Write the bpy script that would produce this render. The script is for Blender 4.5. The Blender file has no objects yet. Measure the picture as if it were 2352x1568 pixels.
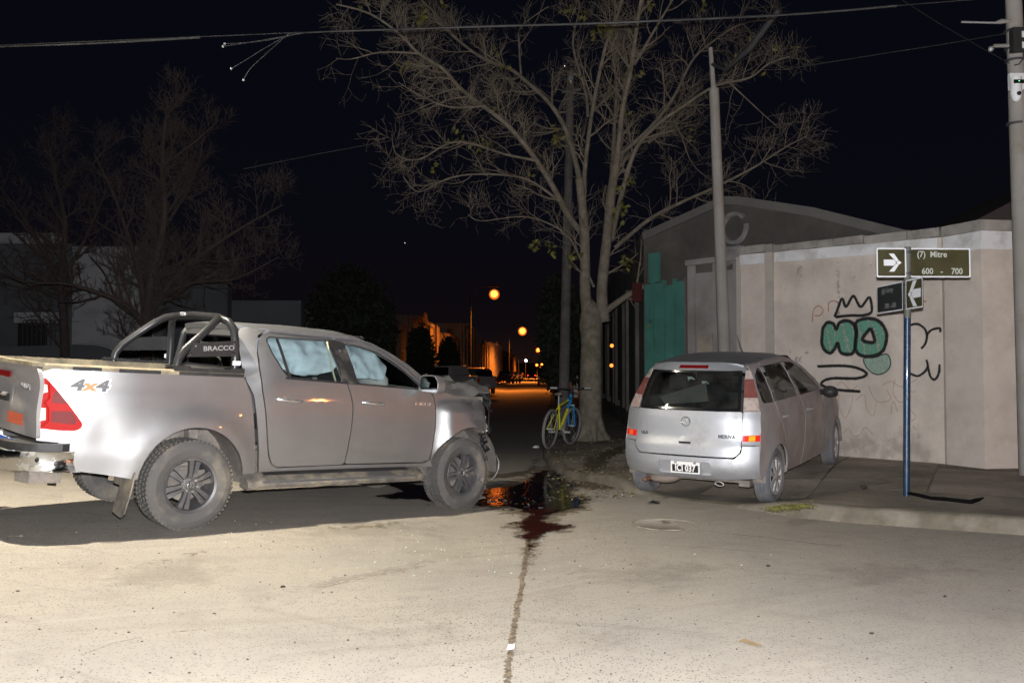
import bpy, bmesh, math, random
from mathutils import Vector, Matrix, noise
from mathutils.geometry import delaunay_2d_cdt
R = math.radians
C = bpy.context.scene.collection
SC = bpy.context.scene
random.seed(7)

# ------------------------------------------------------------------ camera, sky, lamps, exposure
FPX, EYE, HOR = 2100.0, 1.42, 856.0          # focal length for a 2352 px wide frame, eye height, horizon row
PITCH = math.atan((HOR - 784.0) / FPX)
cam_d = bpy.data.cameras.new('camera'); cam = bpy.data.objects.new('camera', cam_d); C.objects.link(cam)
cam.location = (0, 0, EYE); cam.rotation_euler = (R(90) + PITCH, 0, 0)
cam_d.sensor_width = 36.0; cam_d.lens = 36.0 * FPX / 2352.0
cam_d.clip_start = 0.05; cam_d.clip_end = 3000
SC.camera = cam

W = bpy.data.worlds.new('World'); SC.world = W; W.use_nodes = True
wn, wl = W.node_tree.nodes, W.node_tree.links
wn.clear()
wo = wn.new('ShaderNodeOutputWorld'); wb = wn.new('ShaderNodeBackground')
tc = wn.new('ShaderNodeTexCoord'); sx = wn.new('ShaderNodeSeparateXYZ')
cr = wn.new('ShaderNodeValToRGB')
e = cr.color_ramp.elements
e[0].position = 0.0; e[0].color = (0.0120, 0.0058, 0.0050, 1)     # faint sodium glow on the horizon
e[1].position = 1.0; e[1].color = (0.0022, 0.0034, 0.0062, 1)
for pos, col in ((0.05, (0.0042, 0.0029, 0.0040, 1)), (0.16, (0.0026, 0.0026, 0.0050, 1)), (0.4, (0.0020, 0.0026, 0.0050, 1))):
    q = e.new(pos); q.color = col
wl.new(tc.outputs['Generated'], sx.inputs[0]); wl.new(sx.outputs['Z'], cr.inputs[0])
wl.new(cr.outputs[0], wb.inputs['Color']); wb.inputs['Strength'].default_value = 1.0
wl.new(wb.outputs[0], wo.inputs[0])

def lamp(name, loc, power, col, rad, cone=None, blend=1.0):
    d = bpy.data.lights.new(name, 'SPOT' if cone else 'POINT')
    if cone: d.spot_size = R(cone); d.spot_blend = blend
    d.energy = power; d.color = col; d.shadow_soft_size = rad
    o = bpy.data.objects.new(name, d); C.objects.link(o); o.location = loc
    return o
lamp('flash_light', (0.02, 0.02, EYE + 0.13), 4200, (0.975, 0.965, 0.985), 0.025)        # the photographer's flash
LAMP = (-4.45, 7.45, 6.2)
lamp('crossing_light', (LAMP[0], LAMP[1], LAMP[2] - 0.18), 3000, (1.0, 0.895, 0.72), 0.10, 130)   # lamp hung over the crossing

SC.view_settings.view_transform = 'Standard'; SC.view_settings.look = 'None'
SC.view_settings.exposure = 0.03; SC.view_settings.gamma = 1.0; SC.view_settings.use_curve_mapping = False
SC.render.engine = 'CYCLES'
SC.cycles.use_denoising = True
SC.cycles.max_bounces = 8; SC.cycles.transparent_max_bounces = 24
SC.cycles.sample_clamp_indirect = 4.0
SC.cycles.caustics_reflective = False; SC.cycles.caustics_refractive = False

# ------------------------------------------------------------------ helpers
def at(u, v, Y):
    """world point seen at frame position (u,v of 2352x1568) at distance Y along the street axis"""
    a = (u - 1176.0) / FPX; b = (784.0 - v) / FPX
    d = Vector((a, math.cos(PITCH) - b * math.sin(PITCH), math.sin(PITCH) + b * math.cos(PITCH)))
    return Vector((0, 0, EYE)) + d * (Y / d.y)
def gnd(u, v, z=0.0):
    d = at(u, v, 1.0) - Vector((0, 0, EYE))
    return Vector((0, 0, EYE)) + d * ((z - EYE) / d.z)
def sstep(t):
    t = max(0.0, min(1.0, t)); return t * t * (3 - 2 * t)

def finish(o, label=None, cat=None, group=None, kind=None):
    if label: o['label'] = label
    if cat: o['category'] = cat
    if group: o['group'] = group
    if kind: o['kind'] = kind
    return o
def empty(name, loc=(0, 0, 0), rot=(0, 0, 0), parent=None, label=None, cat=None, group=None):
    o = bpy.data.objects.new(name, None); C.objects.link(o)
    o.location = loc; o.rotation_euler = rot; o.empty_display_size = 0.2
    if parent: o.parent = parent
    return finish(o, label, cat, group)
def link(name, me, mat, parent=None, smooth=35):
    if mat:
        for m in (mat if isinstance(mat, (list, tuple)) else (mat,)): me.materials.append(m)
    if smooth:
        me.shade_smooth(); me.set_sharp_from_angle(angle=R(smooth))
    o = bpy.data.objects.new(name, me); C.objects.link(o)
    if parent: o.parent = parent
    return o
def copy_tree(o, parent=None):
    c = o.copy(); C.objects.link(c)
    if parent: c.parent = parent
    for ch in list(o.children): copy_tree(ch, c)
    return c

class MB:
    def __init__(s): s.v = []; s.f = []; s.m = []; s.uv = {}
    def add(s, vs, fs, mi=0):
        k = len(s.v); s.v += [tuple(p) for p in vs]
        for f in fs: s.f.append([k + i for i in f]); s.m.append(mi)
        return k
    def box(s, c, d, rot=None, mi=0, taper=1.0):
        hx, hy, hz = d[0] / 2, d[1] / 2, d[2] / 2
        vs = [Vector((x * (taper if z > 0 else 1), y * (taper if z > 0 else 1), z)) for z in (-hz, hz) for x, y in ((-hx, -hy), (hx, -hy), (hx, hy), (-hx, hy))]
        if rot is not None:
            M = rot if isinstance(rot, Matrix) else Matrix.Rotation(rot, 3, 'Z')
            vs = [M @ p for p in vs]
        vs = [p + Vector(c) for p in vs]
        s.add(vs, [(3, 2, 1, 0), (4, 5, 6, 7), (0, 1, 5, 4), (1, 2, 6, 5), (2, 3, 7, 6), (3, 0, 4, 7)], mi)
    def tube(s, pts, r, n=8, cap=True, mi=0, flat=1.0):
        pts = [Vector(p) for p in pts]
        if not isinstance(r, (list, tuple)): r = [r] * len(pts)
        rings = []; up = None
        for i, p in enumerate(pts):
            t = (pts[min(i + 1, len(pts) - 1)] - pts[max(i - 1, 0)])
            if t.length < 1e-9: t = Vector((0, 0, 1))
            t.normalize()
            if up is None:
                up = Vector((0, 0, 1)) if abs(t.z) < 0.9 else Vector((1, 0, 0))
            a = t.cross(up); a = a.normalized() if a.length > 1e-6 else t.orthogonal().normalized()
            b = t.cross(a); up = -b if b.dot(up) < 0 else b
            b = up; a = t.cross(b).normalized()
            rings.append([p + (a * math.cos(2 * math.pi * k / n) + b * flat * math.sin(2 * math.pi * k / n)) * r[i] for k in range(n)])
        vs = [q for ring in rings for q in ring]; fs = []
        for i in range(len(pts) - 1):
            for k in range(n):
                k2 = (k + 1) % n
                fs.append((i * n + k, i * n + k2, (i + 1) * n + k2, (i + 1) * n + k))
        if cap:
            fs.append(tuple(range(n))[::-1]); fs.append(tuple((len(pts) - 1) * n + k for k in range(n)))
        s.add(vs, fs, mi)
    def lathe(s, prof, n=32, M=None, mi=0, close=False):
        """prof: list of (radius, axial); axis along local Y"""
        vs = []; fs = []
        for r, y in prof:
            for k in range(n):
                a = 2 * math.pi * k / n
                p = Vector((r * math.cos(a), y, r * math.sin(a)))
                vs.append(M @ p if M is not None else p)
        m = len(prof)
        for i in range(m - 1 if not close else m):
            j = (i + 1) % m
            for k in range(n):
                k2 = (k + 1) % n
                fs.append((i * n + k, j * n + k, j * n + k2, i * n + k2))
        s.add(vs, fs, mi)
    def prism(s, poly, fn, d0, d1, mi=0):
        """poly in 2D; fn(u,v,depth)->point"""
        n = len(poly); vs = [fn(u, v, d0) for u, v in poly] + [fn(u, v, d1) for u, v in poly]
        fs = [tuple(range(n))[::-1], tuple(range(n, 2 * n))] + [(i, (i + 1) % n, n + (i + 1) % n, n + i) for i in range(n)]
        s.add(vs, fs, mi)
    def ball(s, c, r, n=8, m=6, mi=0, jit=0.0):
        vs = []; fs = []
        sc = r if isinstance(r, (tuple, list)) else (r, r, r)
        for i in range(m + 1):
            th = math.pi * i / m
            for k in range(n):
                a = 2 * math.pi * k / n
                j = 1 + (random.uniform(-jit, jit) if jit and 0 < i < m else 0)
                vs.append((c[0] + sc[0] * j * math.sin(th) * math.cos(a), c[1] + sc[1] * j * math.sin(th) * math.sin(a), c[2] + sc[2] * j * math.cos(th)))
        for i in range(m):
            for k in range(n):
                k2 = (k + 1) % n
                fs.append((i * n + k, (i + 1) * n + k, (i + 1) * n + k2, i * n + k2))
        s.add(vs, fs, mi)
    def mesh(s, name, fix=True):
        me = bpy.data.meshes.new(name); me.from_pydata(s.v, [], s.f)
        if len(set(s.m)) > 1: me.polygons.foreach_set('material_index', s.m)
        if fix:
            bm = bmesh.new(); bm.from_mesh(me)
            bmesh.ops.remove_doubles(bm, verts=bm.verts, dist=1e-5)
            bmesh.ops.recalc_face_normals(bm, faces=bm.faces)
            bm.to_mesh(me); bm.free()
        me.update(); return me
    def build(s, name, mat, parent=None, smooth=35, fix=True):
        return link(name, s.mesh(name, fix), mat, parent, smooth)

def resample(poly, h, closed=True):
    out = []; n = len(poly)
    for i in range(n if closed else n - 1):
        a = Vector(poly[i]); b = Vector(poly[(i + 1) % n]); k = max(1, int(math.ceil((b - a).length / h)))
        for j in range(k): out.append(a.lerp(b, j / k))
    if not closed: out.append(Vector(poly[-1]))
    return out
def rounded(poly, r, k=5):
    """round the corners of a polygon; r a number or a list"""
    out = []; n = len(poly)
    for i in range(n):
        rr = r[i] if isinstance(r, (list, tuple)) else r
        p = Vector(poly[i]); a = Vector(poly[i - 1]) - p; b = Vector(poly[(i + 1) % n]) - p
        d = min(rr, a.length * .45, b.length * .45)
        if d < 1e-4: out.append(tuple(p)); continue
        a = p + a.normalized() * d; b = p + b.normalized() * d
        for j in range(k + 1):
            t = j / k; out.append(tuple(a * (1 - t) ** 2 + p * 2 * t * (1 - t) + b * t * t))
    return out
def inside(p, poly):
    c = False; n = len(poly); j = n - 1
    for i in range(n):
        yi, yj = poly[i][1], poly[j][1]
        if (yi > p[1]) != (yj > p[1]) and p[0] < (poly[j][0] - poly[i][0]) * (p[1] - yi) / (yj - yi) + poly[i][0]: c = not c
        j = i
    return c
def panel_mesh(name, outline, F, holes=(), h=0.05, thick=0.012, out=(0, 0, 1)):
    loops = [resample(outline, h)] + [resample(q, h) for q in holes]
    pts = []; edges = []
    for L in loops:
        k = len(pts); pts += L; edges += [(k + i, k + (i + 1) % len(L)) for i in range(len(L))]
    nb = len(pts)
    xs = [p[0] for p in loops[0]]; ys = [p[1] for p in loops[0]]
    x = min(xs) + h * .5; row = 0
    grid = {}
    for p in pts: grid.setdefault((int(p[0] // h), int(p[1] // h)), []).append(p)
    while x < max(xs):
        y = min(ys) + h * (.5 if row % 2 else .25)
        while y < max(ys):
            p = (x, y)
            if inside(p, loops[0]) and not any(inside(p, q) for q in loops[1:]):
                gx, gy = int(x // h), int(y // h); ok = True
                for ax in (-1, 0, 1):
                    for ay in (-1, 0, 1):
                        for q in grid.get((gx + ax, gy + ay), ()):
                            if (q[0] - x) ** 2 + (q[1] - y) ** 2 < (h * .5) ** 2: ok = False
                if ok: pts.append(Vector(p))
            y += h
        x += h; row += 1
    r = delaunay_2d_cdt([Vector((p[0], p[1])) for p in pts], edges, [], 0, 1e-6)
    v2 = r[0]; faces = []
    for f in r[2]:
        c = (sum(v2[i][0] for i in f) / len(f), sum(v2[i][1] for i in f) / len(f))
        if inside(c, loops[0]) and not any(inside(c, q) for q in loops[1:]): faces.append(f)
    vs = [Vector(F(p[0], p[1])) for p in v2]
    faces = [list(f) for f in faces]
    nrm = [Vector() for _ in vs]; tot = Vector()
    for f in faces:
        nn = (vs[f[1]] - vs[f[0]]).cross(vs[f[2]] - vs[f[0]]); tot += nn
        for i in f: nrm[i] += nn
    if tot.dot(Vector(out)) < 0:
        faces = [f[::-1] for f in faces]; nrm = [-n for n in nrm]
    cnt = {}
    for f in faces:
        for i in range(len(f)):
            a, b = f[i], f[(i + 1) % len(f)]; cnt.setdefault((min(a, b), max(a, b)), []).append((a, b))
    if thick:
        off = {}
        for k, l in list(cnt.items()):
            if len(l) == 1:
                a, b = l[0]
                for i in (a, b):
                    if i not in off:
                        off[i] = len(vs); vs.append(vs[i] - nrm[i].normalized() * thick)
                faces.append([b, a, off[a], off[b]])
    me = bpy.data.meshes.new(name); me.from_pydata([tuple(v) for v in vs], [], faces); me.update()
    return me
def panel(name, outline, F, mat, parent=None, holes=(), h=0.05, thick=0.012, out=(0, 0, 1), smooth=40):
    return link(name, panel_mesh(name, outline, F, holes, h, thick, out), mat, parent, smooth)
def text_mesh(s, size, ext=0.0, align='CENTER', bold=0.0, xscale=1.0):
    c = bpy.data.curves.new('lettering', 'FONT'); c.body = s; c.size = size; c.extrude = ext; c.align_x = align; c.align_y = 'CENTER'; c.offset = bold
    c.resolution_u = 3
    o = bpy.data.objects.new('lettering', c); C.objects.link(o)
    dg = bpy.context.evaluated_depsgraph_get(); dg.update()
    me = bpy.data.meshes.new_from_object(o.evaluated_get(dg)); bpy.data.objects.remove(o); bpy.data.curves.remove(c)
    if xscale != 1: me.transform(Matrix.Diagonal((xscale, 1, 1, 1)))
    return me
def text_on(name, s, size, mat, parent, origin, xdir, ydir, ext=0.002, bold=0.0, shear=0.0, xscale=1.0):
    me = text_mesh(s, size, ext, bold=bold, xscale=xscale)
    if shear: me.transform(Matrix(((1, shear, 0, 0), (0, 1, 0, 0), (0, 0, 1, 0), (0, 0, 0, 1))))
    x = Vector(xdir).normalized(); y = Vector(ydir); y = (y - x * y.dot(x)).normalized(); z = x.cross(y)
    M = Matrix((x, y, z)).transposed().to_4x4(); M.translation = Vector(origin); me.transform(M)
    return link(name, me, mat, parent, None)

# ------------------------------------------------------------------ materials
def mat(name, col, rough=0.6, metal=0.0, spec=0.5, coat=0.0, bump=0.0, bscale=40.0, var=0.0, vscale=3.0, dirt=None, damt=0.0, dscale=2.0, emit=None, estr=0.0, alpha=1.0, rnd=0.0, coords='Object'):
    m = bpy.data.materials.new(name); m.use_nodes = True
    n, l = m.node_tree.nodes, m.node_tree.links
    b = n['Principled BSDF']
    b.inputs['Base Color'].default_value = (*col, 1); b.inputs['Roughness'].default_value = rough
    b.inputs['Metallic'].default_value = metal; b.inputs['Specular IOR Level'].default_value = spec
    b.inputs['Coat Weight'].default_value = coat; b.inputs['Coat Roughness'].default_value = 0.04
    if emit: b.inputs['Emission Color'].default_value = (*emit, 1); b.inputs['Emission Strength'].default_value = estr
    t = n.new('ShaderNodeTexCoord'); src = t.outputs[coords]
    cur = None
    def mix(fac, a, bcol, mode='MIX'):
        x = n.new('ShaderNodeMix'); x.data_type = 'RGBA'; x.blend_type = mode
        if hasattr(fac, 'node'): l.new(fac, x.inputs['Factor'])
        else: x.inputs['Factor'].default_value = fac
        for s_, k in ((a, 'A'), (bcol, 'B')):
            inp = [i for i in x.inputs if i.name == k and i.type == 'RGBA'][0]
            if hasattr(s_, 'node'): l.new(s_, inp)
            else: inp.default_value = (*s_, 1)
        return [o for o in x.outputs if o.type == 'RGBA'][0]
    def nz(scale, det=6, rough_=.6, lo=.35, hi=.65):
        a = n.new('ShaderNodeTexNoise'); a.inputs['Scale'].default_value = scale; a.inputs['Detail'].default_value = det; a.inputs['Roughness'].default_value = rough_
        l.new(src, a.inputs['Vector'])
        r_ = n.new('ShaderNodeMapRange'); r_.inputs['From Min'].default_value = lo; r_.inputs['From Max'].default_value = hi
        l.new(a.outputs['Fac'], r_.inputs['Value']); return r_.outputs[0], a.outputs['Fac']
    cur = col
    if var:
        f, _ = nz(vscale)
        cur = mix(f, tuple(c * (1 - var) for c in col), tuple(min(1, c * (1 + var)) for c in col))
    if dirt:
        f, _ = nz(dscale, 8, .65, .62 - damt * .35, .80 - damt * .2)
        cur = mix(f, cur, dirt)
        rm = n.new('ShaderNodeMapRange'); l.new(f, rm.inputs['Value']); rm.inputs['To Min'].default_value = rough; rm.inputs['To Max'].default_value = max(rough, .8)
        l.new(rm.outputs[0], b.inputs['Roughness'])
        if metal:
            mm = n.new('ShaderNodeMapRange'); l.new(f, mm.inputs['Value']); mm.inputs['To Min'].default_value = metal; mm.inputs['To Max'].default_value = metal * .2
            l.new(mm.outputs[0], b.inputs['Metallic'])
    if rnd:
        oi = n.new('ShaderNodeObjectInfo'); mr = n.new('ShaderNodeMapRange'); mr.inputs['To Min'].default_value = 1 - rnd; mr.inputs['To Max'].default_value = 1 + rnd
        l.new(oi.outputs['Random'], mr.inputs['Value'])
        vm = n.new('ShaderNodeMix'); vm.data_type = 'RGBA'; vm.blend_type = 'MULTIPLY'; vm.inputs['Factor'].default_value = 1
        ia = [i for i in vm.inputs if i.type == 'RGBA']
        if hasattr(cur, 'node'): l.new(cur, ia[0])
        else: ia[0].default_value = (*cur, 1)
        l.new(mr.outputs[0], ia[1]); cur = [o for o in vm.outputs if o.type == 'RGBA'][0]
    if hasattr(cur, 'node'): l.new(cur, b.inputs['Base Color'])
    if bump:
        _, f = nz(bscale, 4)
        bp = n.new('ShaderNodeBump'); bp.inputs['Strength'].default_value = bump; bp.inputs['Distance'].default_value = 0.01
        l.new(f, bp.inputs['Height']); l.new(bp.outputs[0], b.inputs['Normal'])
    m['h'] = 1
    return m
def glass_mat(name, tint=(.75, .8, .8), refl=1.0, rough=0.0, dust=0.0):
    m = bpy.data.materials.new(name); m.use_nodes = True
    n, l = m.node_tree.nodes, m.node_tree.links; n.clear()
    o = n.new('ShaderNodeOutputMaterial'); t = n.new('ShaderNodeBsdfTransparent'); g = n.new('ShaderNodeBsdfGlossy'); fr = n.new('ShaderNodeFresnel'); mx = n.new('ShaderNodeMixShader')
    t.inputs['Color'].default_value = (*tint, 1); g.inputs['Roughness'].default_value = rough; fr.inputs['IOR'].default_value = 1.5
    ml = n.new('ShaderNodeMath'); ml.operation = 'MULTIPLY'; ml.inputs[1].default_value = refl
    l.new(fr.outputs[0], ml.inputs[0]); l.new(ml.outputs[0], mx.inputs[0]); l.new(t.outputs[0], mx.inputs[1]); l.new(g.outputs[0], mx.inputs[2])
    last = mx.outputs[0]
    if dust:
        d = n.new('ShaderNodeBsdfDiffuse'); d.inputs['Color'].default_value = (.3, .28, .25, 1); m2 = n.new('ShaderNodeMixShader')
        tc_ = n.new('ShaderNodeTexCoord'); nz_ = n.new('ShaderNodeTexNoise'); nz_.inputs['Scale'].default_value = 5; nz_.inputs['Detail'].default_value = 6
        l.new(tc_.outputs['Object'], nz_.inputs['Vector'])
        mr = n.new('ShaderNodeMapRange'); mr.inputs['From Min'].default_value = .3; mr.inputs['From Max'].default_value = .8; mr.inputs['To Max'].default_value = dust * 2
        l.new(nz_.outputs['Fac'], mr.inputs['Value']); l.new(mr.outputs[0], m2.inputs[0])
        l.new(last, m2.inputs[1]); l.new(d.outputs[0], m2.inputs[2]); last = m2.outputs[0]
    l.new(last, o.inputs[0]); return m

M = {}
M['silver'] = mat('silver_paint', (.345, .347, .352), .45, .76, coat=.9, var=.06, vscale=2.2)
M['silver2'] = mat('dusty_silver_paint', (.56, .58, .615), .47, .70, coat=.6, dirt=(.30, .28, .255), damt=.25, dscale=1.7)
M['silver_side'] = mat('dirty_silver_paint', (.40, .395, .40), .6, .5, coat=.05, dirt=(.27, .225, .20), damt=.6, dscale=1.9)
M['silver_shaded'] = mat('shaded_silver_paint', (.34, .35, .37), .5, .88, dirt=(.12, .11, .10), damt=.15, dscale=3)  # darker copy of the silver; the roofs' dark sky reflection is in the colour
M['chrome'] = mat('chrome', (.75, .74, .70), .16, 1.0, dirt=(.3, .27, .22), damt=.25, dscale=5)
M['bright'] = mat('bright_metal', (.85, .85, .86), .25, .9)
M['blackplastic'] = mat('black_plastic', (.022, .022, .023), .55, dirt=(.12, .11, .095), damt=.25, dscale=5, bump=.1, bscale=90)
M['dustplastic'] = mat('dusty_plastic', (.10, .095, .09), .8, dirt=(.30, .26, .19), damt=.6, dscale=6)
M['dustrail'] = mat('dusty_bed_rail', (.16, .14, .10), .7, dirt=(.40, .34, .22), damt=.75, dscale=7)
M['blackgloss'] = mat('black_gloss', (.012, .012, .013), .12, coat=.6)
M['rollbar'] = mat('satin_black_tube', (.045, .046, .048), .32, .3, bump=.02, bscale=120)
M['gap'] = mat('dark_cavity', (.012, .012, .012), .9)
M['under'] = mat('muddy_underbody', (.15, .135, .12), .9, dirt=(.28, .25, .21), damt=.5, dscale=6, bump=.3, bscale=25)
M['tyre'] = mat('dusty_tyre', (.105, .10, .095), .85, dirt=(.24, .21, .165), damt=.42, dscale=4, bump=.15, bscale=60)
M['tread'] = mat('tyre_tread', (.075, .075, .078), .85, dirt=(.19, .18, .165), damt=.35, dscale=9)
M['rimdark'] = mat('gunmetal_rim', (.13, .13, .135), .5, .5, dirt=(.25, .22, .18), damt=.3, dscale=9)
M['rimlight'] = mat('silver_rim', (.50, .50, .50), .45, .5, dirt=(.35, .32, .28), damt=.45, dscale=9)
M['red'] = mat('red_lens', (.40, .008, .006), .5, coat=.0, spec=.12)
M['reddark'] = mat('dark_red_lens', (.15, .004, .005), .45, spec=.15)
M['clear'] = mat('clear_lens', (.75, .72, .64), .12, coat=.8)
M['faded'] = mat('faded_lens', (.46, .40, .36), .4, coat=.2, dirt=(.24, .09, .07), damt=.45, dscale=18)
M['fadedred'] = mat('faded_red_lens', (.20, .065, .055), .4, coat=.2, dirt=(.30, .17, .14), damt=.35, dscale=16)
M['orange'] = mat('orange_reflector', (1.0, .16, .05), .25, coat=.4)  # flash thrown back by the reflector is put into the strong base colour
M['amber'] = mat('amber_reflector', (1.0, .50, .02), .25, coat=.4)  # same here: the returned flash is part of the bright amber
M['redrefl'] = mat('red_reflector', (.8, .03, .02), .2, coat=.6)
M['whiterefl'] = mat('white_reflector', (.95, .95, .95), .3)
M['glass'] = glass_mat('window_glass', (.72, .80, .80), 1.0)
M['glassdark'] = glass_mat('dusty_window_glass', (.40, .46, .45), .9, dust=.05)
M['airbag'] = mat('airbag_cloth', (.60, .68, .73), .9, bump=.7, bscale=13, var=.10, vscale=7)
M['airbag2'] = mat('old_airbag_cloth', (.45, .56, .52), .9)
M['seat'] = mat('seat_cloth', (.035, .035, .037), .9)
M['cream'] = mat('cream_cloth', (.62, .56, .40), .9)
M['mirror'] = mat('mirror_glass', (.55, .58, .60), .04, 1.0)
M['crumple'] = mat('torn_black_plastic', (.018, .018, .019), .4, dirt=(.10, .095, .09), damt=.35, dscale=14, bump=.5, bscale=22)
M['white'] = mat('white_paint', (.78, .79, .80), .55)
M['decalgrey'] = mat('grey_decal', (.09, .09, .095), .5)
M['decalorange'] = mat('orange_decal', (.75, .22, .06), .5)
M['platewhite'] = mat('plate_white', (.85, .85, .83), .4)
M['plateblack'] = mat('plate_black', (.015, .015, .017), .5)
M['plateblue'] = mat('plate_blue', (.03, .10, .45), .5)
# ------------------------------------------------------------------ ground heights
def road_z(x, y=0):
    d = math.sqrt(max(0.0, -x - .35) ** 2 + .02) - .1414 if x < -.35 else 0.0
    L = .4 * (1 - math.exp(-.078 * d / .4))
    return L - .055 + .055 * sstep((x + .35) / 2.0)
# kerb line: along the main street, round the corner, flush ramp, then along the cross street
KERB = [(11.2, 260.0), (4.6, 110.0), (1.45, 37.0), (.86, 23.5), (.62, 18.0), (.53, 15.6), (.56, 14.3), (.66, 13.2), (.86, 12.4), (1.15, 11.75), (1.42, 10.95), (1.85, 10.35), (2.3, 9.85), (2.58, 9.35), (2.85, 8.98), (3.3, 8.68), (4.5, 8.06), (7.5, 6.5), (14, 3.2), (40, -10.0)]
def seg_d(p, a, b):
    ax, ay = a; bx, by = b; dx, dy = bx - ax, by - ay; L = dx * dx + dy * dy
    t = max(0, min(1, ((p[0] - ax) * dx + (p[1] - ay) * dy) / L)); qx, qy = ax + t * dx, ay + t * dy
    return math.hypot(p[0] - qx, p[1] - qy), (qx, qy)
def kerb_d(x, y):
    best = (1e9, None)
    for i in range(len(KERB) - 1):
        r = seg_d((x, y), KERB[i], KERB[i + 1])
        if r[0] < best[0]: best = r
    return best
def kerb_h(q):
    w = math.exp(-(math.hypot(q[0] - 1.95, q[1] - 10.2) / 1.05) ** 4)
    w2 = math.exp(-(math.hypot(q[0] - .75, q[1] - 12.8) / .9) ** 2) * .45
    return .13 * (1 - max(w, w2)) + .004, w
def pave_z(x, y):
    d, q = kerb_d(x, y); h, w = kerb_h(q)
    base = road_z(q[0], q[1]) + h
    return base + (.19 - base) * sstep((d - .75 * w) / 2.3)

# road sheet
xs = [-400, -150, -60, -35, -22, -16] + [-12 + .3 * i for i in range(80)] + [13, 16, 22, 35, 60, 150, 400]
ys = [-60, -20, -8, -3] + [0 + .5 * i for i in range(50)] + [26, 28, 31, 35, 40, 50, 65, 85, 120, 180, 280, 450, 900]
b = MB(); n = len(xs)
b.add([(x, y, road_z(x, y)) for y in ys for x in xs], [(j * n + i, j * n + i + 1, (j + 1) * n + i + 1, (j + 1) * n + i) for j in range(len(ys) - 1) for i in range(n - 1)])
def road_material():
    m = mat('worn_concrete', (.385, .355, .31), .9, bump=0)
    nn, l = m.node_tree.nodes, m.node_tree.links; bs = nn['Principled BSDF']
    tcn = [x for x in nn if x.type == 'TEX_COORD'][0]; src = tcn.outputs['Object']
    def N(scale, det=5, ro=.6):
        a = nn.new('ShaderNodeTexNoise'); a.inputs['Scale'].default_value = scale; a.inputs['Detail'].default_value = det; a.inputs['Roughness'].default_value = ro
        l.new(src, a.inputs['Vector']); return a.outputs['Fac']
    def mr(s_, a, b_, c=0., d=1.):
        r_ = nn.new('ShaderNodeMapRange'); l.new(s_, r_.inputs['Value'])
        for k, v in zip(('From Min', 'From Max', 'To Min', 'To Max'), (a, b_, c, d)): r_.inputs[k].default_value = v
        return r_.outputs[0]
    def mixc(f, a, col, mode='MIX'):
        x = nn.new('ShaderNodeMix'); x.data_type = 'RGBA'; x.blend_type = mode
        l.new(f, x.inputs['Factor']); i = [q for q in x.inputs if q.type == 'RGBA']
        for s_, k in ((a, i[0]), (col, i[1])):
            if hasattr(s_, 'node'): l.new(s_, k)
            else: k.default_value = (*s_, 1)
        return [q for q in x.outputs if q.type == 'RGBA'][0]
    def mul(a, b_):
        x = nn.new('ShaderNodeMath'); x.operation = 'MULTIPLY'; l.new(a, x.inputs[0]); l.new(b_, x.inputs[1]); return x.outputs[0]
    c = mixc(mr(N(.55, 6), .35, .68), (.415, .375, .315), (.335, .31, .275))
    c = mixc(mr(N(2.3, 8, .7), .50, .74, 0, .55), c, (.25, .225, .19))
    # broad stains
    c = mixc(mr(N(.9, 8, .7), .60, .72, 0, .5), c, (.23, .20, .155))
    def streak(ang, sc, lo, hi, col, amt):
        mp = nn.new('ShaderNodeMapping'); mp.vector_type = 'TEXTURE'; mp.inputs['Rotation'].default_value = (0, 0, R(ang)); mp.inputs['Scale'].default_value = sc; l.new(src, mp.inputs['Vector'])
        a = nn.new('ShaderNodeTexNoise'); a.inputs['Scale'].default_value = 1.0; a.inputs['Detail'].default_value = 5; a.inputs['Roughness'].default_value = .65; l.new(mp.outputs[0], a.inputs['Vector'])
        return mixc(mr(a.outputs['Fac'], lo, hi, 0, amt), c, col)
    c = streak(24, (3.5, .22, 1), .54, .68, (.29, .255, .20), .45)
    c = streak(32, (5.0, .12, 1), .56, .70, (.44, .41, .35), .4)
    c = streak(-25, (2.6, .16, 1), .58, .70, (.25, .225, .185), .45)
    c = mixc(mr(N(5.5, 9, .75), .60, .70, 0, .45), c, (.21, .18, .14))
    c = mixc(mr(N(19, 6, .8), .62, .72, 0, .5), c, (.19, .165, .13))
    # exposed aggregate: elongated dark stones, more of them where the paste is worn
    wear = mr(N(.33, 3), .40, .60)
    def stones(scale, r0, r1, col, keep, w=None):
        global _
        v = nn.new('ShaderNodeTexVoronoi'); v.inputs['Scale'].default_value = scale; v.inputs['Randomness'].default_value = 1
        mp = nn.new('ShaderNodeMapping'); mp.inputs['Scale'].default_value = (1, .75, 1); l.new(src, mp.inputs['Vector'])
        dn = nn.new('ShaderNodeTexNoise'); dn.inputs['Scale'].default_value = scale * 1.3; l.new(mp.outputs[0], dn.inputs['Vector'])
        vm = nn.new('ShaderNodeVectorMath'); vm.operation = 'MULTIPLY_ADD'; vm.inputs[1].default_value = (.55 / scale,) * 3
        l.new(dn.outputs['Color'], vm.inputs[0]); l.new(mp.outputs[0], vm.inputs[2]); l.new(vm.outputs[0], v.inputs['Vector'])
        f = mr(v.outputs['Distance'], r0, r1, 1, 0)
        sp = nn.new('ShaderNodeSeparateColor'); l.new(v.outputs['Color'], sp.inputs[0])
        f = mul(f, mr(sp.outputs[0], keep, keep + .02))
        if w is not None: f = mul(f, w)
        tone = mixc(sp.outputs[1], col, tuple(min(1, k * 2.2) for k in col))
        return f, tone
    f, tone = stones(62, .22, .36, (.085, .085, .09), .34, mr(wear, 0, 1, .5, .95)); c = mixc(f, c, tone); f1 = f
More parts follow.
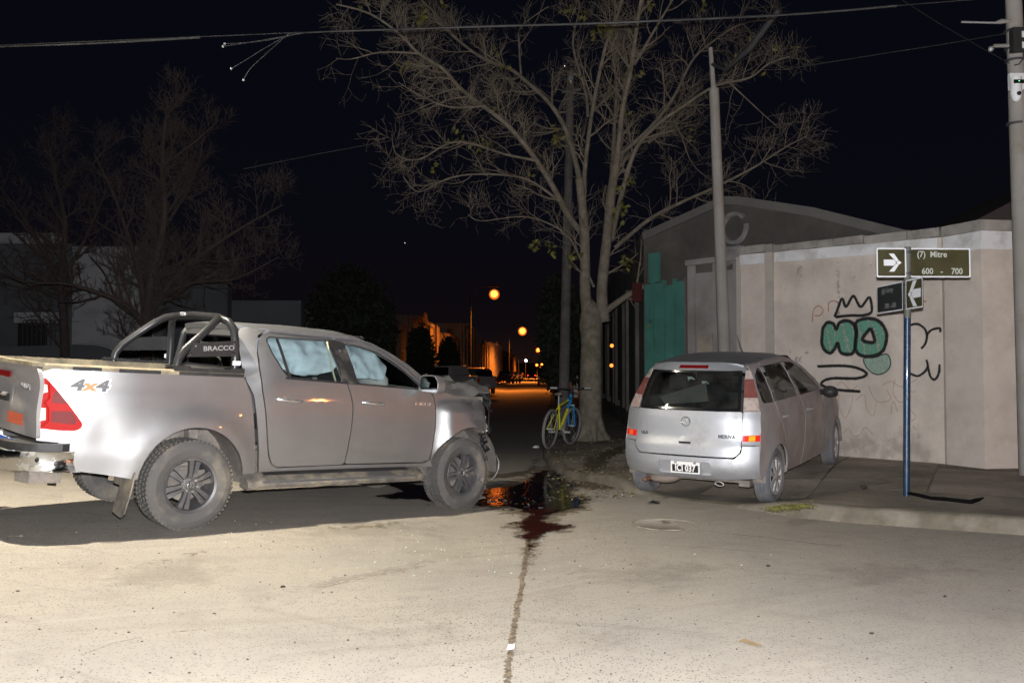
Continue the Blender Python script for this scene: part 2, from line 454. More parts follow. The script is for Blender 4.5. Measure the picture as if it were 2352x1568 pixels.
    f, tone = stones(34, .14, .27, (.10, .085, .075), .74, mr(wear, 0, 1, .3, .85)); c = mixc(f, c, tone)
    f, tone = stones(3.1, .015, .05, (.05, .045, .04), .5); c = mixc(f, c, tone)
    l.new(c, bs.inputs['Base Color'])
    bp = nn.new('ShaderNodeBump'); bp.inputs['Strength'].default_value = .35; bp.inputs['Distance'].default_value = .006
    ad = nn.new('ShaderNodeMath'); ad.operation = 'ADD'; l.new(N(60, 4), ad.inputs[0]); l.new(f1, ad.inputs[1])
    l.new(ad.outputs[0], bp.inputs['Height']); l.new(bp.outputs[0], bs.inputs['Normal'])
    return m
finish(b.build('road', road_material(), fix=False), kind='structure')

# pavement sheet inside the kerb
M['pave'] = mat('pavement_concrete', (.28, .245, .195), .92, var=.3, vscale=1.2, dirt=(.11, .095, .075), damt=.55, dscale=.9, bump=.3, bscale=40)
M['slab'] = mat('pavement_slab', (.44, .38, .31), .9, var=.25, vscale=2.5, dirt=(.20, .168, .13), damt=.5, dscale=1.3, bump=.25, bscale=50, rnd=.16, coords='Object')
M['joint0'] = mat('joint_dirt', (.06, .052, .035), .95)
M['kerb'] = mat('kerb_concrete', (.19, .168, .135), .92, var=.25, vscale=3, dirt=(.10, .088, .058), damt=.65, dscale=2.6, bump=.4, bscale=45)
KIN = KERB[3:18]
line = resample(KIN, .22, closed=False)
offs = [.10, .3, .55, .9, 1.3, 1.8, 2.4, 3.2, 4.2, 5.5, 7.5, 10, 14]
vs = []; nl = len(line)
nor = []
for i in range(nl):
    t = (line[min(i + 3, nl - 1)] - line[max(i - 3, 0)]).normalized(); nor.append(Vector((-t.y, t.x)))
# blend the normals into one fan direction so that rows do not cross
cen = Vector((9.0, 17.5))
for i in range(nl):
    for o_ in offs:
        k = min(1, o_ / 6); d = nor[i].lerp((cen - line[i]).normalized(), k); d.normalize()
        p = line[i] + d * min(o_, (cen - line[i]).length)
        vs.append((p.x, p.y, pave_z(p.x, p.y)))
no = len(offs)
b = MB(); b.add(vs, [(i * no + j, i * no + j + 1, (i + 1) * no + j + 1, (i + 1) * no + j) for i in range(nl - 1) for j in range(no - 1)])
# far run of the pavement along the street
far = [(.86, 23.5), (1.45, 37), (4.6, 110), (11.2, 260)]
k = len(b.v); b.add([q for x, y in far for q in ((x + .1, y, .14), (x + 3.6, y, .19))], [(0, 2, 3, 1), (2, 4, 5, 3), (4, 6, 7, 5)])
pave = finish(b.build('pavement', M['pave'], fix=False), kind='structure')
# concrete slabs of the corner, one by one
ux = Vector((.89, -.457)).normalized(); uy = Vector((.457, .89)).normalized(); sd = 1.22; org = Vector((2.70, 9.08))
def in_wall_side(p):
    return p[0] < 3.72 + .044 * (p[1] - 15.2) if p[1] > 15.2 else (p[0] - 3.7) * 2.8 + (p[1] - 15.2) * 2.15 < -.3 if p[1] > 12.5 else p[0] < 5.7 + (12.5 - p[1]) * .25
for i in range(-4, 6):
    for j in range(0, 9):
        c0 = org + ux * (i * sd) + uy * (j * sd)
        g = 4; P = []
        rz = random.uniform(-.004, .005); gap = random.uniform(.010, .016)
        for a in range(g + 1):
            for c_ in range(g + 1):
                p = c0 + ux * (gap + (sd - 2 * gap) * a / g) + uy * (gap + (sd - 2 * gap) * c_ / g)
                P.append((p.x, p.y))
        mid = P[12]
        ok = all(kerb_d(*p)[0] > .2 and inside(p, [tuple(q) for q in line] + [(14, 16), (6, 26)]) for p in (P[0], P[g], P[-1], P[-1 - g], mid))
        if not ok or not in_wall_side(mid) or mid[0] > 6.6 or mid[1] > 17.0: continue
        # the slabs left out are the bare earth round the tree
        if math.hypot(mid[0] - 1.53, mid[1] - 17.6) < 1.2: continue
        b = MB(); o3 = Vector((c0.x, c0.y, pave_z(*mid)))
        top = [Vector((x, y, pave_z(x, y) + .006 + rz * .6)) - o3 for x, y in P]
        q = g + 1
        b.add(top, [(a * q + c_, (a + 1) * q + c_, (a + 1) * q + c_ + 1, a * q + c_ + 1) for a in range(g) for c_ in range(g)])
        rim = [(a, 0) for a in range(g)] + [(g, a) for a in range(g)] + [(g - a, g) for a in range(g)] + [(0, g - a) for a in range(g)]
        R_ = [top[a * q + c_] for a, c_ in rim]
        nR = len(R_); b.add(R_ + [v - Vector((0, 0, .02)) for v in R_], [(t, t + nR, (t + 1) % nR + nR, (t + 1) % nR) for t in range(nR)], 1)
        o = b.build('slab', (M['slab'], M['joint0']), pave, fix=False); o.location = o3
# kerb
b = MB(); prof = []
K2 = resample(KERB[2:19], .25, closed=False)
for i, p in enumerate(K2):
    t = (K2[min(i + 2, len(K2) - 1)] - K2[max(i - 2, 0)]).normalized(); nn_ = Vector((-t.y, t.x))
    h, w = kerb_h((p.x, p.y)); zr = road_z(p.x, p.y); ch = noise.noise(Vector((p.x * 3, p.y * 3, 0))) * .016 + .008 * noise.noise(Vector((p.x * 11, p.y * 11, 4)))
    row = [(p - nn_ * .012, zr - .03), (p + nn_ * .004, zr + h * .55), (p + nn_ * .022, zr + h * .9 + ch * .6), (p + nn_ * (.05 + ch * .8), zr + h + .008 + ch * .4), (p + nn_ * .16, zr + h + .012), (p + nn_ * .165, zr + h - .02)]
    prof.append([(q.x, q.y, z) for q, z in row])
b.add([q for r_ in prof for q in r_], [(i * 6 + j, i * 6 + j + 1, (i + 1) * 6 + j + 1, (i + 1) * 6 + j) for i in range(len(prof) - 1) for j in range(5)])
finish(b.build('kerb', M['kerb'], fix=False, smooth=50), kind='structure')
# pavement on the far side of the street (left)
b = MB(); b.add([q for y in (20, 26, 40, 80, 160, 260) for q in ((-30, y, .42), (-9.3 + .044 * y, y, .42), (-9.3 + .044 * y, y, .2))], [(i * 3 + j, i * 3 + j + 1, (i + 1) * 3 + j + 1, (i + 1) * 3 + j) for i in range(5) for j in range(2)] + [(0, 1, 2)])
finish(b.build('pavement', M['pave'], fix=False), kind='structure')

def ragged(m, width=.05, soft=.02, scale=11, cover=1.0, holes=0.0):
    """let a patch end in a ragged edge: alpha from the distance to its outline and a noise"""
    n, l = m.node_tree.nodes, m.node_tree.links; b_ = n['Principled BSDF']
    a = n.new('ShaderNodeAttribute'); a.attribute_name = 'edge'
    t = [x for x in n if x.type == 'TEX_COORD'][0]
    z = n.new('ShaderNodeTexNoise'); z.inputs['Scale'].default_value = scale; z.inputs['Detail'].default_value = 7; z.inputs['Roughness'].default_value = .7; l.new(t.outputs['Object'], z.inputs['Vector'])
    mr = n.new('ShaderNodeMapRange'); mr.inputs['From Min'].default_value = .3; mr.inputs['From Max'].default_value = .7; mr.inputs['To Min'].default_value = -width * 1.4; mr.inputs['To Max'].default_value = width * .7; mr.clamp = False
    l.new(z.outputs['Fac'], mr.inputs['Value'])
    s = n.new('ShaderNodeMath'); s.operation = 'ADD'; l.new(a.outputs['Fac'], s.inputs[0]); l.new(mr.outputs[0], s.inputs[1])
    r = n.new('ShaderNodeMapRange'); r.inputs['From Max'].default_value = soft; r.inputs['To Max'].default_value = cover; l.new(s.outputs[0], r.inputs['Value'])
    l.new(r.outputs[0], b_.inputs['Alpha'])
    return m
# joint between the concrete plates, running into the puddle
JV = [(1150, 1640), (1158, 1590), (1166, 1560), (1172, 1500), (1180, 1445), (1190, 1390), (1197, 1350), (1203, 1318), (1208, 1275), (1213, 1240), (1218, 1205), (1224, 1170), (1234, 1130)]
def strip_obj(name, pts, w, zoff, m, wob=.0):
    pts = resample([(p.x, p.y) for p in pts], .05, closed=False); vs = []; ed = []; n_ = len(pts)
    for i, p in enumerate(pts):
        t = (pts[min(i + 1, n_ - 1)] - pts[max(i - 1, 0)]).normalized(); nn_ = Vector((-t.y, t.x))
        ww = w * (1 + wob * noise.noise(Vector((p.x * 9, p.y * 9, 3)))); sh = nn_ * wob * w * .8 * noise.noise(Vector((p.x * 4, p.y * 4, 9)))
        for s_ in (-1, -.5, 0, .5, 1):
            q = p + nn_ * ww * .5 * s_ + sh; vs.append((q.x, q.y, road_z(q.x, q.y) + zoff)); ed.append(ww * .5 * (1 - abs(s_)) * min(1, min(i, n_ - 1 - i) / 6))
    b = MB(); b.add(vs, [(5 * i + k, 5 * i + k + 1, 5 * i + k + 6, 5 * i + k + 5) for i in range(n_ - 1) for k in range(4)])
    o = b.build(name, m, fix=False); a = o.data.attributes.new('edge', 'FLOAT', 'POINT'); a.data.foreach_set('value', ed); return finish(o, kind='structure')
M['joint'] = mat('joint_filler', (.13, .095, .06), .9, var=.6, vscale=14, dirt=(.36, .29, .2), damt=.5, dscale=22, bump=.5, bscale=60)
M['jointline'] = mat('dark_joint_line', (.05, .04, .03), .95)  # dark colour for the joint line
J3 = [gnd(u, v, -.05) for u, v in JV]
ragged(M['joint'], .016, .010, 24); strip_obj('joint_filler', J3, .050, .004, M['joint'], .35)
# pale cement smear and its dark edge crossing towards the pickup
M['smear'] = mat('cement_smear', (.405, .372, .318), .95, var=.12, vscale=5)
SM = [(640, 1357), (760, 1330), (860, 1304), (940, 1283), (1010, 1266)]
ragged(M['smear'], .05, .06, 9, .7); strip_obj('cement_smear', [gnd(u, v, .02) for u, v in SM], .17, .004, M['smear'], .3)
M['seam'] = ragged(mat('seam_crack', (.24, .20, .14), .95), .012, .008, 16, .8); strip_obj('seam_crack', [gnd(u, v + 8, .02) for u, v in [(690, 1346)] + SM[1:]], .022, .008, M['seam'], .5)

M['crack'] = ragged(mat('hair_crack', (.17, .145, .11), .95), .010, .006, 18, .8)
for V_, w_ in (([(1205, 1330), (1262, 1322), (1330, 1300), (1420, 1285), (1500, 1281)], .007), ([(1205, 1318), (1240, 1316), (1268, 1319)], .012), ([(1650, 1300), (1690, 1290), (1725, 1282), (1745, 1275)], .007), ([(1560, 1215), (1640, 1222), (1760, 1235), (1880, 1250), (1990, 1256)], .012), ([(120, 1560), (260, 1500), (380, 1470), (520, 1452)], .006)):
    strip_obj('hair_crack', [gnd(u, v, .0) for u, v in V_], w_ * 1.9, .005, M['crack'], .9)
def blob(name, Vpts, z, m, zoff, h=.12, kind='structure', jag=.05, js=5, sub=.06, parent=None):
    """flat irregular patch lying on the road, outline given on the ground"""
    P = [gnd(u, v, z) for u, v in Vpts]
    ring = resample([(p.x, p.y) for p in P], sub)
    out = []
    for i, p in enumerate(ring):
        t = (ring[(i + 1) % len(ring)] - ring[i - 1]).normalized(); nn_ = Vector((-t.y, t.x))
        out.append(tuple(p - nn_ * 0 + nn_ * jag * (noise.noise(Vector((p.x * js, p.y * js, 1.7))) + .6 * noise.noise(Vector((p.x * js * 3, p.y * js * 3, 5))))))
    o = panel(name, out, lambda x, y: (x, y, (pave_z(x, y) + .012 if parent == 'pave' else road_z(x, y)) + zoff), m, None, h=h * .6, thick=0)
    me = o.data; at_ = me.attributes.new('edge', 'FLOAT', 'POINT')
    R2 = [Vector(q) for q in out]
    for i, v in enumerate(me.vertices):
        at_.data[i].value = min(seg_d((v.co.x, v.co.y), R2[k], R2[(k + 1) % len(R2)])[0] for k in range(len(R2)))
    return finish(o, kind=kind)
def wet(name, col, rough=.07, bs=9, bstr=.35, dist=.02):
    m = mat(name, col, rough, 0, spec=.12)
    n, l = m.node_tree.nodes, m.node_tree.links; b_ = n['Principled BSDF']
    t = [x for x in n if x.type == 'TEX_COORD'][0]
    def N(s_, d):
        a = n.new('ShaderNodeTexNoise'); a.inputs['Scale'].default_value = s_; a.inputs['Detail'].default_value = d; l.new(t.outputs['Object'], a.inputs['Vector']); return a.outputs['Fac']
    bp = n.new('ShaderNodeBump'); bp.inputs['Strength'].default_value = bstr; bp.inputs['Distance'].default_value = dist
    l.new(N(bs, 3), bp.inputs['Height']); l.new(bp.outputs[0], b_.inputs['Normal'])
    return m
M['wetdark'] = wet('spilled_oil', (.014, .010, .008), .07, 15, .3, .006)
M['wetred'] = wet('spilled_red_coolant', (.036, .009, .006), .07, 15, .4, .006)
M['puddle'] = wet('puddle_water', (.016, .009, .006), .03, 13, .5, .006)
M['damp'] = mat('damp_stain', (.145, .12, .085), .7, var=.4, vscale=6)
M['damp2'] = mat('brown_damp_stain', (.235, .19, .12), .8, var=.4, vscale=9)
ragged(M['wetdark'], .08, .03, 9); ragged(M['puddle'], .085, .03, 11)
ragged(M['wetred'], .075, .05, 15, .92)
ragged(M['damp'], .10, .08, 7, .75); ragged(M['damp2'], .09, .07, 12, .8)
# main pool: reaches from the front wheel to the gutter; a damp margin lies under the wet film
M['margin'] = ragged(mat('damp_margin', (.17, .135, .09), .8, var=.3, vscale=8), .16, .14, 8, .85)
blob('damp_margin', [(960, 1146), (1050, 1122), (1140, 1108), (1195, 1098), (1225, 1074), (1270, 1066), (1310, 1086), (1322, 1104), (1370, 1116), (1330, 1132), (1385, 1152), (1360, 1178), (1290, 1190), (1290, 1204), (1345, 1214), (1330, 1228), (1270, 1236), (1255, 1262), (1228, 1300), (1206, 1330), (1196, 1290), (1180, 1240), (1140, 1206), (1180, 1190), (1110, 1172), (1050, 1160)], -.05, M['margin'], .004, jag=.10, js=4)
blob('puddle', [(985, 1140), (1060, 1129), (1120, 1122), (1150, 1116), (1200, 1108), (1228, 1086), (1262, 1078), (1296, 1090), (1302, 1106), (1336, 1118), (1298, 1128), (1272, 1133), (1305, 1141), (1360, 1151), (1345, 1160), (1330, 1173), (1285, 1182), (1240, 1184), (1215, 1178), (1190, 1174), (1160, 1160), (1130, 1163), (1105, 1159), (1060, 1153), (1020, 1152)], -.04, M['puddle'], .008, jag=.11, js=5)
blob('coolant_spill', [(1206, 1168), (1240, 1150), (1256, 1168), (1290, 1168), (1306, 1174), (1262, 1184), (1262, 1198), (1290, 1206), (1322, 1212), (1330, 1219), (1296, 1224), (1268, 1228), (1256, 1242), (1236, 1264), (1222, 1292), (1214, 1310), (1204, 1300), (1204, 1260), (1192, 1240), (1190, 1214), (1172, 1207), (1150, 1204), (1148, 1199), (1180, 1198), (1200, 1190)], -.05, M['wetred'], .013, jag=.08, js=8)
blob('oil_stain', [(848, 1144), (900, 1134), (918, 1126), (880, 1120), (900, 1112), (985, 1112), (1010, 1130), (1012, 1150), (985, 1150), (962, 1146), (930, 1148), (905, 1152)], .0, M['wetdark'], .006, jag=.05)
blob('oil_stain', [(1262, 1082), (1280, 1064), (1330, 1062), (1336, 1070), (1296, 1078), (1286, 1100)], .0, M['wetdark'], .02, jag=.04)
blob('oil_stain', [(1478, 1156), (1490, 1150), (1512, 1150), (1526, 1154), (1514, 1160), (1490, 1161)], -.01, M['wetdark'], .006, jag=.015)
blob('damp_stain', [(730, 1216), (760, 1210), (800, 1206), (848, 1200), (905, 1192), (925, 1194), (880, 1206), (830, 1214), (780, 1219)], .02, M['damp2'], .005, jag=.06, js=7)
blob('damp_stain', [(408, 1278), (430, 1272), (470, 1264), (500, 1262), (470, 1274), (440, 1280)], .06, M['damp2'], .005, jag=.04, js=9)
blob('damp_stain', [(318, 1296), (345, 1288), (398, 1280), (392, 1286), (350, 1295)], .08, M['damp2'], .005, jag=.03, js=9)
blob('damp_stain', [(1086, 1092), (1140, 1096), (1200, 1092), (1230, 1086), (1240, 1060), (1250, 1028), (1243, 1020), (1228, 1050), (1200, 1078), (1120, 1086)], -.03, M['damp'], .005, jag=.05)
blob('oil_stain', [(1200, 1120), (1216, 1100), (1240, 1086), (1280, 1090), (1300, 1108), (1330, 1120), (1300, 1130), (1350, 1150), (1330, 1170), (1290, 1182), (1250, 1180), (1225, 1160), (1212, 1140)], -.05, M['wetdark'], .010, jag=.08, js=6)
blob('oil_stain', [(1300, 1112), (1350, 1100), (1410, 1110), (1440, 1124), (1380, 1126), (1330, 1122)], -.01, M['damp'], .008, jag=.08, js=6)
blob('damp_stain', [(1500, 1196), (1530, 1192), (1550, 1200), (1545, 1212), (1515, 1210)], -.01, M['damp2'], .009, jag=.05, js=9)
blob('damp_stain', [(1180, 1264), (1205, 1240), (1230, 1250), (1222, 1290), (1205, 1340), (1196, 1330), (1200, 1290)], -.05, M['damp2'], .010, jag=.03, js=9)
M['faint'] = ragged(mat('faint_road_stain', (.25, .225, .185), .92, var=.15, vscale=5), .30, .34, 3.5, .20)
for V_ in ([(150, 1330), (420, 1300), (640, 1310), (560, 1370), (260, 1400)], [(800, 1420), (1050, 1390), (1120, 1450), (900, 1500)], [(1290, 1290), (1600, 1270), (1760, 1300), (1560, 1350), (1350, 1340)], [(1800, 1280), (2200, 1290), (2340, 1330), (2000, 1370)], [(1300, 1420), (1520, 1440), (1460, 1520), (1290, 1500)], [(560, 1225), (900, 1185), (1080, 1180), (1000, 1230), (700, 1262)]):
    blob('faint_stain', V_, .0, M['faint'], .003, jag=.15, js=2.5, h=.2)
# gutter and pavement stains by the corner
def pblob(Vpts, m, z=.06, jag=.05):
    return blob('damp_stain', Vpts, z, m, .004, jag=jag, parent='pave', h=.15)
M['mossdark'] = ragged(mat('mossy_dirt', (.075, .065, .035), .9, var=.5, vscale=9), .09, .06, 9, .9)
pblob([(1340, 1062), (1380, 1050), (1450, 1030), (1452, 1050), (1410, 1062), (1390, 1080), (1350, 1084), (1330, 1076)], M['mossdark'])
pblob([(1352, 1110), (1376, 1096), (1400, 1094), (1370, 1112), (1362, 1118)], M['mossdark'], .05)
# ------------------------------------------------------------------ pickup truck
def lerp_tab(t, tab):
    if t <= tab[0][0]: return tab[0][1]
    for (a, va), (b_, vb) in zip(tab, tab[1:]):
        if t <= b_:
            k = (t - a) / (b_ - a); k = k * k * (3 - 2 * k) * .5 + k * .5
            return va + (vb - va) * k
    return tab[-1][1]
LOW = [(.35, .835), (.50, .862), (.68, .886), (.85, .895), (1.0, .893), (1.12, .882), (1.24, .864), (1.34, .857)]
HIGH = [(.35, .835), (.50, .862), (.68, .886), (.85, .895), (1.0, .893), (1.12, .882), (1.24, .864), (1.30, .852), (1.45, .797), (1.6, .735), (1.70, .688), (1.765, .645), (1.80, .60)]
def arch_bump(X, Z):
    v = 0
    for cx, amp, wd in ((0.0, .042, .15), (3.07, .018, .10)):
        r = math.hypot(X - cx, (Z - .42)); r0 = .44 if cx > 1 else .47
        v += amp * math.exp(-((r - r0) / wd) ** 2) if r > r0 else amp
        v += .012 * math.exp(-(r / .85) ** 2)
    v += .092 * sstep((X - 2.605) / .20) * sstep((1.17 - Z) / .11) / max(.01, sstep((1.22 - Z) / .3)) if 2.6 < X and Z < 1.17 else 0
    return v * sstep((1.22 - Z) / .3)
def tw_bed(X, Z):
    y = lerp_tab(Z, LOW) + arch_bump(X, Z)
    if X < -.45: y -= .155 * ((-.45 - X) / .76) ** 2
    y -= .010 * math.exp(-((X + .75) / .10) ** 2) * math.exp(-((Z - .82) / .16) ** 2)     # dent behind the lamp
    return y
def tw_cab(X, Z):
    y = lerp_tab(Z, HIGH) + arch_bump(X, Z)
    if X < .74: y -= .09 * ((.74 - X) / .26) ** 2 * (.35 + .65 * sstep((Z - 1.1) / .3))
    if X > 2.62:
        y -= .02 * ((X - 2.62) / .8) ** 2
        c = sstep((X - 2.95) / .45)
        y += c * (-.12 * sstep((Z - .85) / .3) + .05 * noise.noise(Vector((X * 5, Z * 5, 2))) - .05 * abs(math.sin((Z - .9) * 9 + X * 4)) + .03 * abs(math.sin(X * 13 - Z * 6)))
    return y
TR = empty('pickup_truck', (-3.3819, 8.4779, .1246), (.0568, .0414, .7674), None,
           'dusty silver double cab pickup with a crushed front end and blown airbags', 'pickup truck')
def arc(cx, cz, r, a0, a1, n=18):
    return [(cx + r * math.cos(R(a0 + (a1 - a0) * i / n)), cz + r * math.sin(R(a0 + (a1 - a0) * i / n))) for i in range(n + 1)]
def off(F, d): return lambda X, Z: F(X, Z) + d

BED = [(-1.205, 1.24), (-1.19, 1.30), (-1.12, 1.325), (.43, 1.325), (.452, 1.29), (.505, 1.17), (.53, 1.0), (.562, .75), (.60, .47), (.462, .47)] + arc(0, .42, .468, 4, 176) + [(-.463, .455), (-.74, .505), (-.97, .535), (-1.03, .66), (-1.06, .755), (-1.205, .765)]
CABS = [(.64, .475), (.605, .75), (.57, 1.0), (.545, 1.17), (.497, 1.29), (.475, 1.45), (.475, 1.70), (.505, 1.76), (.60, 1.775), (1.45, 1.775), (1.70, 1.762), (1.90, 1.718), (2.08, 1.645), (2.28, 1.545), (2.47, 1.415), (2.585, 1.315), (2.555, 1.265), (2.505, 1.305), (2.44, 1.365), (2.30, 1.478), (2.10, 1.598), (1.92, 1.688), (1.72, 1.748), (1.46, 1.757), (1.06, 1.765), (.72, 1.757), (.638, 1.712), (.608, 1.60), (.608, 1.42), (.618, 1.22), (.648, 1.02), (.676, .81), (.706, .64), (.75, .535), (.82, .508), (1.54, .515), (2.53, .508), (2.60, .54), (2.63, .475)]
RD = [(.62, 1.42), (.62, 1.60), (.65, 1.70), (.725, 1.745), (1.06, 1.753), (1.45, 1.745), (1.525, 1.30), (1.565, 1.19), (1.588, 1.07), (1.578, .88), (1.556, .63), (1.546, .522), (1.2, .52), (.83, .52), (.76, .548), (.718, .65), (.688, .81), (.66, 1.02), (.63, 1.22)]
FD = [(1.462, 1.745), (1.72, 1.736), (1.92, 1.676), (2.10, 1.586), (2.295, 1.468), (2.435, 1.355), (2.50, 1.295), (2.545, 1.262), (2.595, 1.21), (2.618, 1.12), (2.62, .88), (2.60, .64), (2.525, .522), (1.558, .525), (1.568, .63), (1.590, .88), (1.600, 1.07), (1.577, 1.19), (1.537, 1.30)]
RW = [(.715, 1.665), (.745, 1.70), (1.36, 1.708), (1.40, 1.62), (1.482, 1.318), (.905, 1.338), (.845, 1.405), (.76, 1.55)]
FW = [(1.562, 1.69), (1.73, 1.675), (1.93, 1.62), (2.09, 1.548), (2.28, 1.432), (2.41, 1.33), (2.44, 1.282), (1.66, 1.310), (1.615, 1.5)]
BP = [(1.372, 1.722), (1.556, 1.706), (1.605, 1.52), (1.653, 1.300), (1.488, 1.308), (1.41, 1.62)]
FEN = [(2.628, 1.12), (2.606, 1.215), (2.56, 1.262), (2.66, 1.268), (2.78, 1.248), (2.95, 1.205), (3.15, 1.185), (3.36, 1.178), (3.405, 1.185), (3.395, 1.10), (3.36, 1.0), (3.30, .915)] + arc(3.07, .42, .475, 68, 172) + [(2.60, .455), (2.605, .54), (2.612, .66), (2.632, .88)]
TL = [(-1.207, 1.235), (-1.20, 1.25), (-1.165, 1.252), (-1.125, 1.205), (-1.02, 1.07), (-.935, .95), (-.905, .905), (-.915, .872), (-.95, .852), (-1.05, .85), (-1.207, .865)]
for s in (-1, 1):
    fb = lambda X, Z, s=s: (X, s * tw_bed(X, Z), Z)
    fc = lambda X, Z, s=s: (X, s * tw_cab(X, Z), Z)
    dn = (0, s, 0)
    bs = panel('bed_side', BED, fb, M['silver'], TR, h=.05, out=dn, thick=.03)
    panel('cab_side', CABS, fc, M['silver'], TR, h=.045, out=dn, thick=.03)
    rd = panel('rear_door', rounded(RD, .04, 3), fc, M['silver'], TR, holes=[rounded(RW, .04, 4)], h=.05, out=dn, thick=.02)
    fd = panel('front_door', rounded(FD, .035, 3), fc, M['silver'], TR, holes=[rounded(FW, .03, 4)], h=.05, out=dn, thick=.02)
    panel('fender', FEN, fc, M['silver'], TR, h=.03, out=dn, thick=.02, smooth=30)
    fg = lambda X, Z, s=s: (X, s * (tw_cab(X, Z) - .012), Z)
    panel('window', rounded(RW, .04, 4), fg, M['glass'], rd, h=.09, out=dn, thick=0)
    panel('window', rounded(FW, .03, 4), fg, M['glass'], fd, h=.09, out=dn, thick=0)
    fp = lambda X, Z, s=s: (X, s * (tw_cab(X, Z) + .003), Z)
    panel('pillar_trim', BP, fp, M['blackplastic'], TR, h=.08, out=dn, thick=.004)
    def ring_trim(W, w=.014):
        c = Vector((sum(p[0] for p in W) / len(W), sum(p[1] for p in W) / len(W)))
        o = [tuple(Vector(p) + (Vector(p) - c).normalized() * w) for p in W]
        return rounded(o, .04, 4), rounded(W, .04, 4)
    for W_, par in ((RW, rd), (FW, fd)):
        o, i = ring_trim(W_)
        panel('window_seal', o, fp, M['blackplastic'], par, holes=[i], h=.06, out=dn, thick=.008)
    panel('window_divider', [(.815, 1.702), (.838, 1.703), (.925, 1.338), (.900, 1.34)], lambda X, Z, s=s: (X, s * (tw_cab(X, Z) - .006), Z), M['blackplastic'], rd, h=.1, out=dn, thick=.012)
    # belt moulding
    panel('belt_trim', [(.86, 1.345), (1.50, 1.322), (2.46, 1.283), (2.46, 1.268), (1.5, 1.304), (.86, 1.326)], lambda X, Z, s=s: (X, s * (tw_cab(X, Z) + .006), Z), M['blackplastic'], TR, h=.1, out=dn, thick=.008)
    # handles
    for door, hx, hz in ((rd, .80, 1.135), (fd, 1.74, 1.125)):
        y = s * (tw_cab(hx, hz) + .001)
        pl = rounded([(hx + .015, hz - .045), (hx + .015, hz + .04), (hx + .18, hz + .035), (hx + .18, hz - .04)], .035, 5)
        panel('handle_recess', pl, lambda X, Z, s=s: (X, s * (tw_cab(X, Z) + .0025), Z), M['decalgrey'] if False else M['silver'], door, h=.05, out=dn, thick=.004)
        b = MB(); b.tube([(hx - .045, y + s * .012, hz + .006), (hx - .01, y + s * .030, hz + .004), (hx + .06, y + s * .042, hz), (hx + .14, y + s * .040, hz - .004), (hx + .20, y + s * .026, hz - .008), (hx + .225, y + s * .010, hz - .009)], [.014, .020, .021, .020, .018, .012], 10)
        b.build('door_handle', M['bright'], door, 60)
    # tail lamp: body, clear segments, ribs
    ftl = lambda X, Z, s=s: (X - .004, s * (tw_bed(X, Z) + .016), Z)
    tl = panel('tail_light', rounded(TL, .03, 4), ftl, M['red'], TR, h=.03, out=dn, thick=.03, smooth=50)
    fl2 = lambda X, Z, s=s: (X - .006, s * (tw_bed(X, Z) + .020), Z)
    panel('lens_segment', [(-1.205, 1.215), (-1.155, 1.20), (-1.15, 1.145), (-1.205, 1.125)], fl2, M['clear'], tl, h=.03, out=dn, thick=.006)
    panel('lens_segment', [(-1.205, 1.025), (-1.16, 1.02), (-1.155, .93), (-1.205, .915)], fl2, M['clear'], tl, h=.03, out=dn, thick=.006)
    panel('lens_segment', [(-1.12, 1.115), (-1.10, 1.165), (-1.05, 1.105), (-1.02, 1.06), (-1.12, 1.065)], fl2, M['reddark'], tl, h=.03, out=dn, thick=.004)
    panel('lens_segment', [(-1.12, 1.0), (-.985, 1.0), (-.94, .93), (-.965, .90), (-1.12, .915)], fl2, M['reddark'], tl, h=.03, out=dn, thick=.004)
    b = MB(); b.tube([fl2(-1.145, 1.22), fl2(-1.14, 1.10), fl2(-1.17, 1.06), fl2(-1.145, 1.02), fl2(-1.14, .92), fl2(-1.18, .875)], .008, 6)
    b.build('lens_rib', M['red'], tl)
    # running board
    b = MB(); pr = [(-.80, .465), (-.845, .478), (-.93, .455), (-.99, .415), (-1.0, .375), (-.98, .345), (-.90, .34), (-.80, .36)]
    L_ = [(.50, .80, -.02), (.60, 1.0, 0), (2.36, 1.0, 0), (2.46, .86, 0)]
    vs = []
    for X, k, dz in L_:
        for y, z in pr: vs.append((X, s * (.80 + (-y - .80) * k), (.40 + (z - .40) * (.55 + .45 * k)) + dz))
    nP = len(pr); b.add(vs, [(i * nP + j, i * nP + (j + 1) % nP, (i + 1) * nP + (j + 1) % nP, (i + 1) * nP + j) for i in range(3) for j in range(nP)] + [tuple(range(nP)), tuple(range(3 * nP, 4 * nP))])
    rb = b.build('running_board', M['dustplastic'], TR, 25)
    b = MB(); b.tube([(.62, s * .988, .402), (2.36, s * .988, .402)], .013, 6); b.build('edge_strip', M['silver'], rb)
    b = MB(); b.add([(.66, s * .855, .481), (2.30, s * .855, .481), (2.30, s * .935, .458), (.66, s * .935, .458)], [(0, 1, 2, 3)]); b.build('step_pad', M['blackplastic'], rb)
    # mud flap and bed rail
    b = MB(); b.prism([(s * .70, .52), (s * .93, .52), (s * .955, .36), (s * .95, .19), (s * .90, .155), (s * .72, .175)], lambda u, v, d: (-.50 - (.52 - v) * .22 + d, u, v), 0, .012)
    b.build('mud_flap', M['dustplastic'], TR)
    b = MB(); y0 = s * .80
